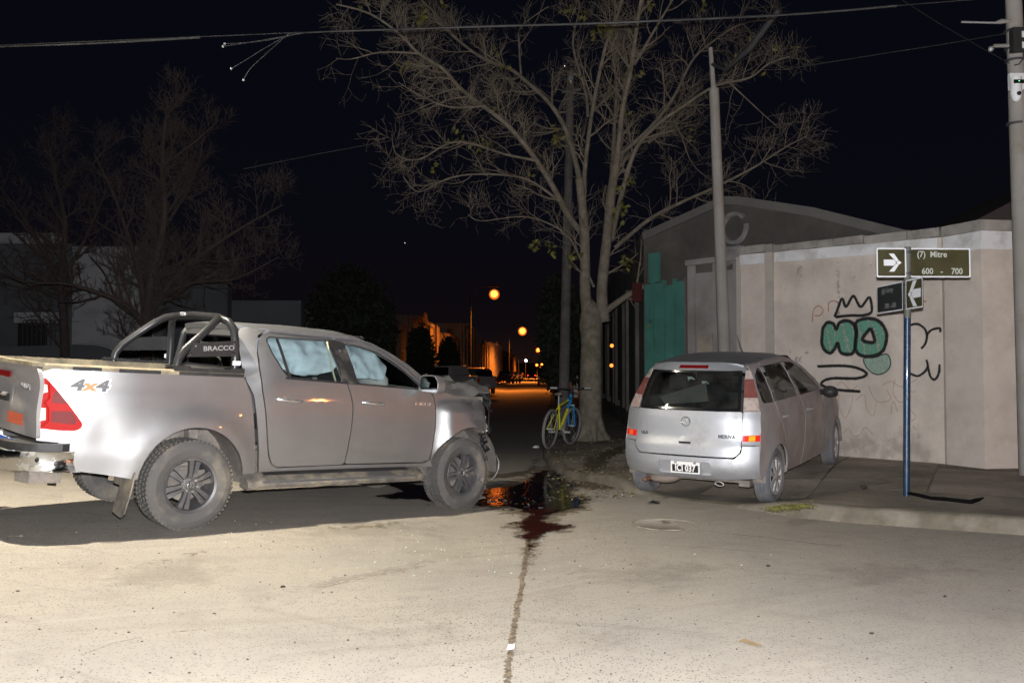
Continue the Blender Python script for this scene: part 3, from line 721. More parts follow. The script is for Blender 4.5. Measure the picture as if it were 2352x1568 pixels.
    b.add([p for X in (-1.19, -1.0, -.5, 0, .44) for p in ((X, s * (tw_bed(X, 1.3) - .002), 1.326), (X, s * (tw_bed(X, 1.3) - .006), 1.352), (X, s * (tw_bed(X, 1.3) - .03), 1.366), (X, s * (tw_bed(X, 1.3) - .12), 1.366), (X, s * (tw_bed(X, 1.3) - .125), 1.30))], [(i * 5 + j, i * 5 + j + 1, (i + 1) * 5 + j + 1, (i + 1) * 5 + j) for i in range(4) for j in range(4)] + [(0, 1, 2, 3, 4), (20, 21, 22, 23, 24)])
    rl = b.build('bed_rail', M['dustrail'], TR, 30)
    for x0, x1 in ((-1.0, -.78), (-.66, -.32), (-.16, .43)):
        b = MB(); b.box(((x0 + x1) / 2, s * (tw_bed((x0 + x1) / 2, 1.3) + .001), 1.338), (x1 - x0, .008, .03)); b.build('rail_trim', M['blackplastic'], rl)
# roof
def roof_z(X, Y):
    prof = lerp_tab(X, [(.44, 1.798), (.55, 1.816), (.75, 1.828), (1.2, 1.835), (1.55, 1.828), (1.8, 1.795), (1.95, 1.75)])
    a = abs(Y)
    return prof - .020 * (a / .6) ** 2 - .032 * sstep((a - .46) / .22)
panel('roof', [(.475, -.535), (.53, -.575), (.60, -.61), (.74, -.652), (1.0, -.66), (1.6, -.665), (1.80, -.66), (1.86, -.60), (1.92, -.3), (1.94, 0), (1.92, .3), (1.86, .60), (1.80, .66), (1.6, .665), (1.0, .66), (.74, .652), (.60, .61), (.53, .575), (.475, .535), (.455, 0)], lambda x, y: (x, y, roof_z(x, y)), M['silver_shaded'], TR, h=.06, thick=.05)
# windscreen (frosted with cracks), cowl
def ws(u, v):   # u across, v up
    zz = 1.28 + v * .50; xx = 2.60 - v * .70 - .10 * (u) ** 2; return (xx, u * (.80 - .16 * v), zz)
panel('windscreen', [(-1, 0), (1, 0), (1, 1), (-1, 1)], ws, M['glass'], TR, h=.2, thick=0, out=(1, 0, .5))
# rear wall of the cab
def rw(y, z): return (.475 - .045 * 0 + .07 * (abs(y) / .7) ** 4 + max(0, 1.3 - z) * .12, y, z)
RWO = [(-.775, 1.0), (-.775, 1.28), (-.72, 1.45), (-.625, 1.70), (-.56, 1.765), (0, 1.78), (.56, 1.765), (.625, 1.70), (.72, 1.45), (.775, 1.28), (.775, 1.0)]
RWG = rounded([(-.66, 1.385), (-.545, 1.69), (.545, 1.69), (.66, 1.385)], .07, 4)
panel('cab_rear_panel', RWO, rw, M['silver'], TR, holes=[RWG], h=.07, out=(-1, 0, 0), thick=.02)
rg = panel('rear_window', RWG, lambda y, z: (rw(y, z)[0] - .004, y, z), M['glass'], TR, h=.1, out=(-1, 0, 0), thick=0)
gi = [tuple(Vector((0, 1.54)) + (Vector(p) - Vector((0, 1.54))) * .90) for p in RWG]
panel('window_seal', RWG, lambda y, z: (rw(y, z)[0] - .008, y, z), M['blackgloss'], rg, holes=[gi], h=.08, out=(-1, 0, 0), thick=.004)
# tailgate
def tg(y, z): return (-1.235 + .02 * (abs(y) / .77) ** 2 - .022 * math.exp(-((z - 1.30) / .05) ** 2) - .012 * math.exp(-((z - 1.0) / .12) ** 2), y, z)
tgo = panel('tailgate', rounded([(-.768, .785), (-.768, 1.29), (-.72, 1.335), (.72, 1.335), (.768, 1.29), (.768, .785)], .02, 3), tg, M['silver_side'], TR, h=.05, out=(-1, 0, 0), thick=.03)
b = MB(); b.box((-1.225, 0, 1.352), (.09, 1.44, .03)); b.build('tailgate_cap', M['dustrail'], tgo)
b = MB(); b.box((-1.262, 0, 1.245), (.012, .30, .045)); b.build('brake_light', M['reddark'], tgo)
panel('handle_recess', rounded([(-.19, .99), (-.19, 1.15), (.19, 1.15), (.19, .99)], .03, 4), lambda y, z: (tg(y, z)[0] - .006 + .004, y, z), M['silver_side'], tgo, h=.05, out=(-1, 0, 0), thick=.012)
b = MB(); b.box((-1.262, 0, 1.055), (.02, .26, .06)); b.build('handle_pocket', M['gap'], tgo)
b = MB(); b.tube([(-1.272, -.12, 1.085), (-1.290, -.09, 1.082), (-1.290, .09, 1.082), (-1.272, .12, 1.085)], .016, 8); b.build('tailgate_handle', M['chrome'], tgo)
for y0 in (-.58, .08):
    b = MB()
    for k in range(4):
        z = .935 - k * .023
        b.add([(-1.266, y0, z), (-1.266, y0 + .41, z), (-1.266, y0 + .41, z + .016), (-1.266, y0, z + .016)][::-1], [(0, 1, 2, 3)])
    b.build('reflective_strip', M['orange'], tgo, fix=False, smooth=0)
text_on('model_lettering', 'HILUX', .062, M['bright'], tgo, (-1.262, -.57, 1.17), (0, -1, 0), (0, 0, 1), .004, .001, xscale=1.3)
# lettering on doors and bed
text_on('model_lettering', 'HILUX', .060, M['bright'], TR, (2.475, -(tw_cab(2.475, 1.125) + .003), 1.125), (1, -.01, 0), (0, .06, 1), .003, .001, xscale=1.35)
def yb(X, Z): return -(tw_bed(X, Z) + .003)
dx_ = (1, (yb(-.7, 1.21) - yb(-1.0, 1.21)) / .3, 0)
for k, (t_, x_, m_, sz) in enumerate((('4', -.950, 'decalgrey', .122), ('4', -.775, 'decalgrey', .122), ('x', -.863, 'decalorange', .115))):
    X_ = x_; o_ = Vector((X_, yb(X_, 1.205), 1.205))
    text_on('badge_edge', t_, sz, M['white'], TR, o_ + Vector((0, -.000, 0)), dx_, (0, .1, 1), .0015, .014, .25, xscale=1.5)
    text_on('badge_lettering', t_, sz, M[m_], TR, o_ + Vector((0, -.003, 0)), dx_, (0, .1, 1), .0015, .005, .25, xscale=1.5)
# bed inside
b = MB(); b.box((-.38, 0, .86), (1.60, 1.40, .03)); b.build('bed_floor', M['blackplastic'], TR)
b = MB(); b.box((.42, 0, 1.09), (.05, 1.50, .44)); b.box((-.33, .70, 1.09), (1.5, .03, .42)); b.box((-.33, -.70, 1.09), (1.5, .03, .42)); b.build('bed_liner', M['blackplastic'], TR)
# rear bumper
plan = [(-.97, -.905), (-1.05, -.925), (-1.20, -.90), (-1.33, -.82), (-1.40, -.66), (-1.42, -.42)]
for s in (-1, 1):
    b = MB(); vs = []
    for i, (x, y) in enumerate(plan):
        k = i / 5
        for dz, dx in ((.695, .0), (.675, -.014), (.60, -.010), (.56, .03), (.545, .10)):
            z = dz - .05 * sstep((k - .55) / .45) * (1 if dz < .65 else .35)
            vs.append((x + dx * (.3 + .7 * k) + .012 * noise.noise(Vector((x * 6, z * 7, s))), -s * (y - (dx * .8 * (1 - k))) * (1 if s < 0 else 1) * 1.0, z))
    vs = [(x, abs(y) * s, z) for x, y, z in vs]
    b.add(vs, [(i * 5 + j, i * 5 + j + 1, (i + 1) * 5 + j + 1, (i + 1) * 5 + j) for i in range(5) for j in range(4)])
    bp_ = b.build('bumper_corner', M['chrome'], TR, 40)
    b = MB(); ring = [(-1.00, s * .88), (-1.06, s * .905), (-1.20, s * .88), (-1.32, s * .80), (-1.39, s * .66), (-1.41, s * .44), (-1.26, s * .44), (-1.22, s * .80)]
    b.prism(ring, lambda u, v, d: (u, v, d), .695, .755); b.build('bumper_step', M['blackplastic'], bp_, 30)
    b = MB(); b.ball((-1.235, s * .893, .635), .017, 8, 6); b.build('parking_sensor', M['gap'], bp_)
b = MB(); b.box((-1.30, 0, .60), (.20, .86, .10)); b.build('bumper_beam', M['dustplastic'], TR)
b = MB(); b.box((-1.31, -.40 + .0, .735 - .03), (.015, .36, .10), Matrix.Rotation(R(8), 3, 'Y')); pl_ = b.build('number_plate', M['platewhite'], TR)
b = MB(); b.box((-1.322, -.40, .745), (.004, .36, .03), Matrix.Rotation(R(8), 3, 'Y')); b.build('plate_band', M['plateblue'], pl_)
b = MB(); b.prism([(-1.25, -.78), (-1.30, -.60), (-1.22, -.45), (-1.05, -.50), (-1.02, -.80)], lambda u, v, d: (u, v, d), .44, .53); b.build('tow_bracket', M['under'], TR)
# chassis, axle, wheel wells
b = MB()
for s in (-1, 1): b.box((1.0, s * .48, .56), (4.4, .09, .15))
b.box((1.5, 0, .62), (2.2, .9, .10)); b.box((-.75, .1, .60), (.7, .6, .16)); b.tube([(0, -.72, .39), (0, .72, .39)], .055, 10); b.ball((0, .1, .39), .15); b.tube([(3.07, -.7, .38), (3.07, .7, .38)], .05, 8)
b.box((3.0, 0, .75), (.7, 1.0, .5)); b.box((-.25, -.52, .78), (.5, .05, .05)); b.box((.1, -.6, .82), (.08, .1, .12)); b.box((-.12, -.6, .80), (.05, .08, .10))
b.build('chassis', M['under'], TR, 30)
for s in (-1, 1):
    for cx in (0, 3.07):
        b = MB(); a = arc(cx, .42, .50, -5, 185, 20); nA = len(a)
        b.add([(x, s * .88, z) for x, z in a] + [(x, s * .50, z) for x, z in a], [(i, i + 1, nA + i + 1, nA + i) for i in range(nA - 1)] + [tuple(range(nA, 2 * nA))])
        b.build('wheel_well', M['under'], TR, 40)

# wheels
def tyre_mesh(Rr, w, rim, lugs=60):
    b = MB(); h = w / 2
    prof = [(rim - .012, -h * .72), (rim + .02, -h * .86), (rim + (Rr - rim) * .5, -h * 1.04), (Rr - .035, -h * .96), (Rr - .010, -h * .80), (Rr - .010, h * .80), (Rr - .035, h * .96), (rim + (Rr - rim) * .5, h * 1.04), (rim + .02, h * .86), (rim - .012, h * .72)]
    b.lathe(prof, 56)
    for k in range(lugs):
        a = 2 * math.pi * k / lugs
        for y, l_, da in ((-h * .72, .045, 0), (-h * .26, .05, .5), (h * .26, .05, .25), (h * .72, .045, .75)):
            aa = a + da * 2 * math.pi / lugs
            c = (math.cos(aa) * (Rr - .007), y, math.sin(aa) * (Rr - .007))
            b.box(c, (.014, l_, 2 * math.pi * Rr / lugs * .68), Matrix.Rotation(-aa, 3, 'Y'))
    return b.mesh('tyre')
def truck_rim(r, w):
    b = MB()
    b.lathe([(r, -w * .42), (r + .012, -w * .48), (r + .008, -w * .50), (r - .012, -w * .46), (r - .022, -w * .30), (r - .03, w * .4), (r, w * .45)], 48)
    for k in range(6):
        for sg in (-1, 1):
            a = 2 * math.pi * k / 6 + math.pi / 6
            d = Vector((math.cos(a), 0, math.sin(a))); t = Vector((-math.sin(a), 0, math.cos(a)))
            y0 = -w * .36; P = []
            for rr, o0, wd, yy in ((.055, .017, .015, y0 - .004), (.11, .021, .0165, y0 - .012), (r - .02, .031, .024, y0 + .004)):
                c = d * rr + t * sg * o0
                P.append([c + t * wd * .9 + Vector((0, yy, 0)), c - t * wd * .9 + Vector((0, yy, 0)), c - t * wd + Vector((0, yy + .035, 0)), c + t * wd + Vector((0, yy + .035, 0))])
            vs = [q for p in P for q in p]
            b.add(vs, [(i * 4 + j, i * 4 + (j + 1) % 4, (i + 1) * 4 + (j + 1) % 4, (i + 1) * 4 + j) for i in range(2) for j in range(4)])
    b.lathe([(.0, -w * .40), (.05, -w * .40), (.072, -w * .36), (.078, -w * .25)], 24)
    return b.mesh('rim')
def brake_mesh(r):
    b = MB(); b.lathe([(0, .03), (r, .03), (r, .0), (0, .0)], 32); b.box((r * .75, -.01, .05), (.08, .06, .14)); return b.mesh('brake_disc')
ty_m = tyre_mesh(.388, .262, .226); ri_m = truck_rim(.226, .25); br_m = brake_mesh(.15)
bn = MB()
for k in range(6):
    a = 2 * math.pi * k / 6; bn.tube([(math.cos(a) * .056, -.105, math.sin(a) * .056), (math.cos(a) * .056, -.128, math.sin(a) * .056)], .010, 6)
nut_m = bn.mesh('wheel_nuts')
bn = MB(); bn.lathe([(.028, -.113), (.031, -.117), (.026, -.119), (.024, -.115)], 20); bn.tube([(-.018, -.116, .008), (0, -.118, .0), (.018, -.116, .008)], .004, 5); bn.tube([(0, -.117, .02), (0, -.117, -.02)], .004, 5); cap_m = bn.mesh('hub_emblem')
for s, X, dz, rot, flat in ((-1, 0, 0, .2, 0), (1, 0, 0, .5, 0), (-1, 3.07, -.012, .35, 1), (1, 3.07, 0, .1, 0)):
    wh = empty('wheel', (X, s * .775, .388 + dz), (0, 0, 0 if s < 0 else math.pi), TR)
    if flat: wh.rotation_euler = (R(-3), 0, R(3)); wh['label'] = 'deflated muddy front wheel under the crushed fender'
    o = link('tyre', ty_m if not ty_m.materials else ty_m, None if ty_m.materials else M['tyre'], wh, 30)
    o = link('rim', ri_m, None if ri_m.materials else M['rimdark'], wh, 30); o.rotation_euler.y = rot
    o2 = link('wheel_nuts', nut_m, None if nut_m.materials else M['chrome'], wh, 30); o2.rotation_euler.y = rot
    link('brake_disc', br_m, None if br_m.materials else M['under'], wh, 30)
    link('hub_emblem', cap_m, None if cap_m.materials else M['chrome'], wh, 30)

# roll bar
RB = .036
b = MB(); b.tube([(.42, -.70, 1.37), (.415, -.69, 1.60), (.40, -.665, 1.745), (.375, -.60, 1.815), (.34, -.45, 1.85), (.32, 0, 1.862), (.34, .45, 1.85), (.375, .60, 1.815), (.40, .665, 1.745), (.415, .69, 1.60), (.42, .70, 1.37)], RB, 14)
hoop = b.build('roll_bar_hoop', M['rollbar'], TR, 60)
for s in (-1, 1):
    b = MB(); b.tube([(-.13, s * .71, 1.37), (-.115, s * .708, 1.45), (-.06, s * .70, 1.535), (.08, s * .672, 1.66), (.20, s * .625, 1.765), (.29, s * .56, 1.83), (.335, s * .42, 1.852)], RB, 14)
    b.build('roll_bar_brace', M['rollbar'], TR, 60)
    for x0, x1, y_ in ((-.20, .44, s * .79),):
        b = MB(); b.box((.12, s * .795, 1.372), (.64, .11, .03)); b.box((-.12, s * .735, 1.392), (.17, .13, .016)); b.box((.40, s * .735, 1.392), (.13, .13, .016)); b.build('mount_foot', M['blackplastic'], TR, 30)
    pl = [(.005, 1.60), (.40, 1.645), (.40, 1.505), (-.055, 1.475)]
    b = MB(); b.prism(pl, lambda u, v, d, s=s: (u, s * (.728 + d), v), 0, .012); p_ = b.build('name_plate', M['rollbar'], TR, 30)
    b = MB()
    for x_, z_ in ((.02, 1.575), (-.02, 1.50), (.375, 1.615), (.375, 1.53)): b.ball((x_, s * .742, z_), .010, 6, 4)
    b.build('plate_bolts', M['chrome'], p_)
    if s < 0: text_on('name_lettering', 'BRACCO', .058, M['rimlight'], p_, (.235, -.7425, 1.567), (1, 0, .09), (0, 0, 1), .001, .001, xscale=1.25)
    b = MB(); b.box((.415, s * .735 , 1.445), (.075, .006, .04)); b.build('reflector', M['whiterefl'], hoop)
b = MB(); b.box((.287, .17, 1.868), (.012, .10, .03), Matrix.Rotation(R(-25), 3, 'Y')); b.build('reflector', M['whiterefl'], hoop)

# mirror
mr_ = MB(); mo = rounded([(-.145, -.085), (-.155, .075), (.09, .095), (.16, .02), (.15, -.09)], .05, 5)
for s in (-1, 1):
    b = MB(); cx, cy, cz = 2.44, s * 1.03, 1.345
    ang = R(-44) * (1 if s < 0 else -1)
    Mz = Matrix.Rotation(R(-90) if s < 0 else R(-90), 3, 'Z')
    # the glass looks backwards (-X); u across (outward), v up
    fn = lambda u, v, d, s=s: (2.40 + d + (.02 * (u / .15) ** 2 * d / .1), s * (1.03 + u), 1.345 + v)
    b.prism([(u * (1.0), v) for u, v in mo], fn, 0.0, .04)
    b.prism([(u * .92, v * .92) for u, v in mo], fn, .04, .085)
    b.prism([(u * .65, v * .65) for u, v in mo], fn, .085, .11)
    m_ = b.build('wing_mirror', M['silver'], TR, 50)
    b = MB(); b.prism([(u * .93, v * .90) for u, v in mo], fn, -.004, .002); b.build('mirror_glass', M['mirror'], m_, 30)
    b = MB(); b.tube([(2.45, s * .80, 1.265), (2.44, s * .87, 1.275), (2.43, s * .93, 1.30)], [.05, .04, .035], 8, flat=.7); b.build('mirror_arm', M['silver'], m_, 50)

# crushed bonnet and nose
def ridge(t): return abs((t % 1.0) * 2 - 1)
def hood(x, y):
    t = max(0, (x - 2.64) / .95)
    z = 1.262 + .03 * (1 - (y / .75) ** 2) + .085 * t * t
    z += .050 * (ridge(t * 1.7 + y * .55 + .12 * noise.noise(Vector((x * 2, y * 2, 5)))) - .5) * min(1, t * 1.8)
    z += .030 * (ridge(y * 2.1 + t * .8) - .5) * t + .045 * noise.noise(Vector((x * 3, y * 5, 0))) * t
    z -= .10 * sstep((abs(y) - .56) / .16) * (1 - .2 * t)
    if y < -.40: z -= .06 * t * math.exp(-((x - 3.25) / .10) ** 2)
    return (x, y, z)
bo = panel('bonnet', [(2.64, -.70), (2.9, -.735), (3.2, -.71), (3.45, -.69), (3.57, -.68), (3.62, -.60), (3.56, -.45), (3.63, -.3), (3.57, -.1), (3.60, .1), (3.52, .3), (3.58, .5), (3.5, .69), (3.1, .73), (2.64, .70)], hood, M['silver'], TR, h=.035, thick=.02, smooth=18)
def lip(t, v):  # folded-down front edge
    x, y, z = hood(3.575, t)
    j = noise.noise(Vector((t * 7, v * 5, 4)))
    return (x + .015 + .05 * v + .04 * j, y, z - .26 * v + .025 * j)
panel('bonnet_edge', [(-.68, 0), (.66, 0), (.6, .8), (.4, .6), (.2, 1), (0, .7), (-.2, .9), (-.35, .6), (-.5, 1.0), (-.58, .75), (-.66, .95)], lip, M['crumple'], bo, h=.05, thick=.006, out=(1, 0, 0), smooth=20)
rnd = random.Random(5)
# torn front: grille carrier, bumper skin, lamp remains, brackets
def nose(y, z):
    k = 3.46 + .10 * math.cos(y * 2.0) - .10 * (z - .75) ** 2
    return (k + .07 * noise.noise(Vector((y * 5, z * 6, 7))) + .03 * noise.noise(Vector((y * 15, z * 15, 1))), y, z)
panel('broken_grille', [(-.74, .50), (-.78, .75), (-.70, .98), (-.60, 1.22), (.6, 1.22), (.76, 1.0), (.78, .5)], nose, M['crumple'], TR, h=.05, thick=.03, out=(1, 0, 0), smooth=20)
def skin(t, z):   # bumper skin that curls round towards the wheel
    a = t
    x = 3.34 + .32 * math.sin(min(max((a + .86) / .5, 0), 1) * math.pi / 2); y = -.86 + (a + .86) * .75
    j = noise.noise(Vector((t * 6, z * 7, 11)))
    return (x + .035 * j - .16 * (z - .62), y + .03 * j, z)
panel('torn_bumper_skin', [(-.86, .86), (-.80, .93), (-.70, .86), (-.60, .90), (-.45, .78), (-.25, .74), (.2, .62), (.2, .42), (-.3, .40), (-.5, .34), (-.62, .42), (-.74, .50), (-.86, .62)], skin, M['crumple'], TR, h=.04, thick=.012, out=(1, -1, 0), smooth=20)
b = MB()
for k in range(46):
    t = rnd.uniform(-.86, -.35); z = rnd.uniform(.50, .98); p = Vector(skin(t, z)) + Vector((rnd.uniform(-.03, .02), rnd.uniform(-.05, .0), 0))
    b.box(p, (rnd.uniform(.02, .07), rnd.uniform(.01, .05), rnd.uniform(.02, .08)), Matrix.Rotation(rnd.uniform(0, 3), 3, (rnd.random(), rnd.random(), rnd.random())))
b.build('grille_fragments', M['crumple'], TR, 20)['kind'] = 'stuff'
b = MB()
for k in range(7):
    t = rnd.uniform(-.84, -.5); z = rnd.uniform(.62, 1.0); p = Vector(skin(t, z)) + Vector((.0, -.035, 0))
    b.box(p, (rnd.uniform(.02, .05), .01, rnd.uniform(.02, .05)), Matrix.Rotation(rnd.uniform(0, 3), 3, (rnd.random(), rnd.random(), 1)))
b.build('lamp_fragments', M['clear'], TR, 20)
b = MB(); b.tube([(3.585, -.84, .575), (3.64, -.84, .49), (3.635, -.84, .40), (3.595, -.84, .33), (3.55, -.83, .29)], [.008, .013, .014, .012, .005], 6); b.build('bent_trim', M['bright'], TR)
b = MB()
for p, d, a in (((3.36, -.86, .30), (.16, .04, .05), .5), ((3.44, -.80, .20), (.14, .08, .02), .2), ((3.40, -.78, .09), (.16, .10, .015), -.1), ((3.28, -.90, .88), (.12, .05, .10), .8), ((3.20, -.88, .96), (.20, .04, .06), .2), ((3.42, -.78, .36), (.10, .05, .16), -.3)):
    b.box(p, d, Matrix.Rotation(a, 3, 'Y') @ Matrix.Rotation(a * 2, 3, 'Z'))
b.build('liner_pieces', M['under'], TR, 20)
for k in range(9):
    y0_ = rnd.uniform(-.74, .5); z0_ = rnd.uniform(.85, 1.30); w_, h_ = rnd.uniform(.06, .16), rnd.uniform(.08, .22); x0_ = 3.50 + rnd.uniform(-.02, .14); c_, e2 = rnd.uniform(-1.5, 1.5), rnd.uniform(-.08, .12)
    P = [(0, 0), (w_, -.02), (w_ * .8, -h_ * .6), (w_ * .45, -h_), (w_ * .2, -h_ * .55)]
    panel('torn_flap', P, lambda u, v: (x0_ + e2 * (v / h_) ** 2 + .03 * noise.noise(Vector((u * 20, v * 20, k))), y0_ + u + .05 * c_ * (v / h_) ** 2, z0_ + v), M['crumple'] if k % 3 else M['silver_shaded'], TR, h=.04, thick=.004, out=(1, 0, 0), smooth=15)
b = MB(); b.tube([(3.52, -.62, 1.18), (3.60, -.66, 1.05), (3.57, -.70, .92), (3.60, -.69, .80)], .008, 5); b.build('loose_cable', M['blackplastic'], TR)
# inner fender metal showing under the bonnet edge
b = MB(); b.box((3.15, -.70, 1.16), (.55, .06, .10)); b.box((3.15, .70, 1.16), (.55, .06, .10)); b.box((3.0, 0, 1.0), (.7, 1.2, .3)); b.build('engine_bay', M['under'], TR, 20)

# cabin
b = MB(); b.box((1.55, 0, .80), (1.95, 1.60, .12)); b.box((2.45, 0, 1.12), (.22, 1.5, .26)); b.box((1.18, 0, 1.742), (1.15, 1.12, .01)); b.build('cabin_trim', M['seat'], TR)
for x_, y_ in ((1.72, -.38), (1.72, .38), (.86, -.40), (.86, .40)):
    b = MB(); b.box((x_, y_, 1.12), (.16, .50, .52), Matrix.Rotation(R(-10), 3, 'Y'), taper=.85); b.box((x_ - .07, y_, 1.46), (.09, .26, .18), taper=.8); b.box((x_ + .25, y_, .95), (.5, .5, .14)); b.build('seat', M['seat'], TR, 30)
def wrinkle(X, Z, k): return .05 * abs(noise.noise(Vector((X * 4.5 + Z * 2, Z * 9, k + 20)))) + .03 * abs(noise.noise(Vector((X * 11, Z * 7 - X * 4, k + 9)))) + .035 * noise.noise(Vector((X * 3.2, Z * 7, k))) + .02 * noise.noise(Vector((X * 9, Z * 12, k + 4)))
for s in (-1, 1):
    panel('curtain_airbag', rounded([(.72, 1.71), (1.44, 1.71), (1.50, 1.52), (1.47, 1.43), (1.33, 1.385), (1.1, 1.37), (.90, 1.40), (.76, 1.52)], .05, 4), lambda X, Z, s=s: (X, s * (tw_cab(X, Z) - .085 - wrinkle(X, Z, 3) + .04 * abs(math.sin((Z - 1.4) * 9))), Z), M['airbag'], TR, h=.022, out=(0, s, 0), thick=.02, smooth=60)
    panel('curtain_airbag', rounded([(1.55, 1.70), (1.72, 1.70), (1.98, 1.60), (2.10, 1.50), (2.06, 1.40), (2.0, 1.345), (1.85, 1.365), (1.66, 1.35), (1.60, 1.50)], .05, 4), lambda X, Z, s=s: (X, s * (tw_cab(X, Z) - .085 - wrinkle(X, Z, 8) + .035 * abs(math.sin((Z - 1.4) * 8 + X * 2))), Z), M['airbag'], TR, h=.022, out=(0, s, 0), thick=.02, smooth=60)
b = MB(); b.ball((2.12, -.42, 1.31), (.12, .24, .14), 14, 10, jit=.10); b.ball((2.05, .38, 1.33), (.12, .22, .16), 14, 10, jit=.08); b.build('dashboard_airbag', mat('grey_airbag', (.5, .48, .46), .9), TR, 60)
b = MB(); b.tube([(1.36, -.70, 1.70), (1.40, -.71, 1.55), (1.43, -.73, 1.42), (1.46, -.76, 1.30)], .016, 6, flat=.4); b.build('seat_belt', M['cream'], TR)
b = MB(); b.ball((.60, .18, 1.46), (.05, .22, .10), 12, 8, jit=.12); b.build('cream_lump', M['cream'], TR, 60)  # plain cream lump behind the rear window
# ------------------------------------------------------------------ compact minivan on the pavement
MV = empty('minivan', (2.2405, 10.5613, .0029), (.0173, -.0762, .9919), None, 'dusty silver compact minivan with its back to the crossing, front wheels up on the pavement', 'car')
YM = [(.28, .785), (.40, .812), (.55, .828), (.70, .834), (.85, .830), (1.0, .815), (1.08, .800), (1.20, .765), (1.35, .705), (1.45, .655), (1.52, .60), (1.56, .55)]
XR = [(.30, -.56), (.37, -.615), (.45, -.645), (.58, -.65), (.68, -.635), (.74, -.600), (.80, -.585), (.95, -.578), (1.05, -.550), (1.12, -.52), (1.28, -.435), (1.48, -.325), (1.55, -.27), (1.58, -.22)]
def xr(z): return lerp_tab(z, XR)
def hw(z): return lerp_tab(z, YM) - .048
def rear(y, z, d=0.0):
    w = hw(z); k = min(1.08, abs(y) / w)
    return Vector((xr(z) + .165 * k ** 4 - d, y, z))
def mside(X, Z):
    y = lerp_tab(Z, YM); xc = xr(Z) + .165
    if X < xc + .55: y -= .048 * ((xc + .55 - X) / .55) ** 2
    if X > 1.95: y -= .16 * ((X - 1.95) / 1.4) ** 2.2
    for cx in (0.0, 2.63):
        r = math.hypot(X - cx, Z - .31); y += .022 * math.exp(-((r - .35) / .075) ** 2) if r > .35 else .022
    y += .008 * math.exp(-((Z - .86) / .05) ** 2) * sstep((X - .0) / .3) * sstep((2.6 - X) / .5)
    return y
P2 = M['silver2']
GL = M['glassdark']
rb_ = lambda y, z: rear(y, z)
out_r = (-1, 0, 0)
hatch = panel('hatch', rounded([(-.605, 1.052), (-.605, .64), (-.545, .578), (.545, .578), (.605, .64), (.605, 1.052)], .03, 4), rb_, P2, MV, h=.05, out=out_r, thick=.03)
G_ = [(-.585, 1.064), (-.53, 1.474), (.53, 1.474), (.585, 1.064)]
hg = panel('rear_window', rounded(G_, .03, 4), rb_, GL, hatch, h=.08, out=out_r, thick=0)
Gi = [(-.555, 1.085), (-.50, 1.452), (.50, 1.452), (.555, 1.085)]
panel('window_seal', rounded(G_, .03, 4), lambda y, z: rear(y, z, .003), M['blackgloss'], hg, holes=[rounded(Gi, .03, 4)], h=.06, out=out_r, thick=.004)
panel('spoiler', [(-.56, 1.482), (-.545, 1.54), (-.3, 1.562), (.3, 1.562), (.545, 1.54), (.56, 1.482)], lambda y, z: rear(y, z, .018), P2, hatch, h=.05, out=out_r, thick=.05)
panel('brake_light', [(-.17, 1.502), (-.165, 1.532), (.165, 1.532), (.17, 1.502)], lambda y, z: rear(y, z, .024), M['reddark'], hatch, h=.06, out=out_r, thick=.01)
# emblem, lettering, handle
b = MB(); o0 = rear(0, .935, .004)
b.lathe([(.044, -.004), (.050, -.010), (.056, -.004), (.056, .0)], 28)
b.tube([(-.05, -.008, -.012), (.02, -.009, -.008), (-.02, -.009, .008), (.05, -.008, .012)], .006, 6)
em = b.build('emblem', M['bright'], hatch, 40); em.rotation_euler.z = -R(90); em.location = o0
b = MB(); b.prism(rounded([(-.075, .70), (-.06, .775), (.06, .775), (.075, .70)], .02, 4), lambda u, v, d: rear(u, v, d), -.002, .006); b.build('hatch_handle', P2, hatch, 40)
b = MB(); b.box(rear(0, .712, .012), (.02, .13, .018)); b.build('handle_slot', M['gap'], hatch)
text_on('model_lettering', 'MERIVA', .052, M['decalgrey'], hatch, rear(-.46, .79, .017), (.1, -1, 0), (0, 0, 1), .002, .002, xscale=1.05)
text_on('trim_lettering', 'GLS', .046, M['decalgrey'], hatch, rear(.50, .79, .012), (-.1, -1, 0), (0, 0, 1), .002, .002, xscale=1.05)
# bumper with number plate recess
RC = rounded([(-.30, .365), (-.30, .515), (.30, .515), (.30, .365)], .03, 4)
bump = panel('bumper', [(-.775, .695), (-.62, .69), (-.618, .63), (-.552, .562), (.552, .562), (.618, .63), (.62, .69), (.775, .695), (.782, .55), (.772, .345), (.3, .325), (-.3, .325), (-.772, .345), (-.782, .55)], lambda y, z: rear(y, z, .012 * sstep((.60 - z) / .1)), P2, MV, holes=[RC], h=.05, out=out_r, thick=.03)
panel('plate_recess', RC, lambda y, z: rear(y, z, -.018), P2, bump, h=.1, out=out_r, thick=0)
pb = MB(); pb.box((0, 0, 0), (.006, .335, .13)); plate = pb.build('number_plate', M['platewhite'], MV); plate.location = rear(-.005, .44, -.006)
pb = MB(); pb.box((-.004, 0, -.010), (.004, .300, .078)); pb.build('plate_field', M['plateblack'], plate)
text_on('plate_lettering', 'ICI 037', .098, M['platewhite'], plate, (-.0075, 0, -.010), (0, -1, 0), (0, 0, 1), .001, .003, xscale=.80)
for y in (-.11, .11):
    pb = MB(); pb.box((-.005, y, .052), (.004, .03, .022)); pb.build('plate_bolt', M['bright'], plate)
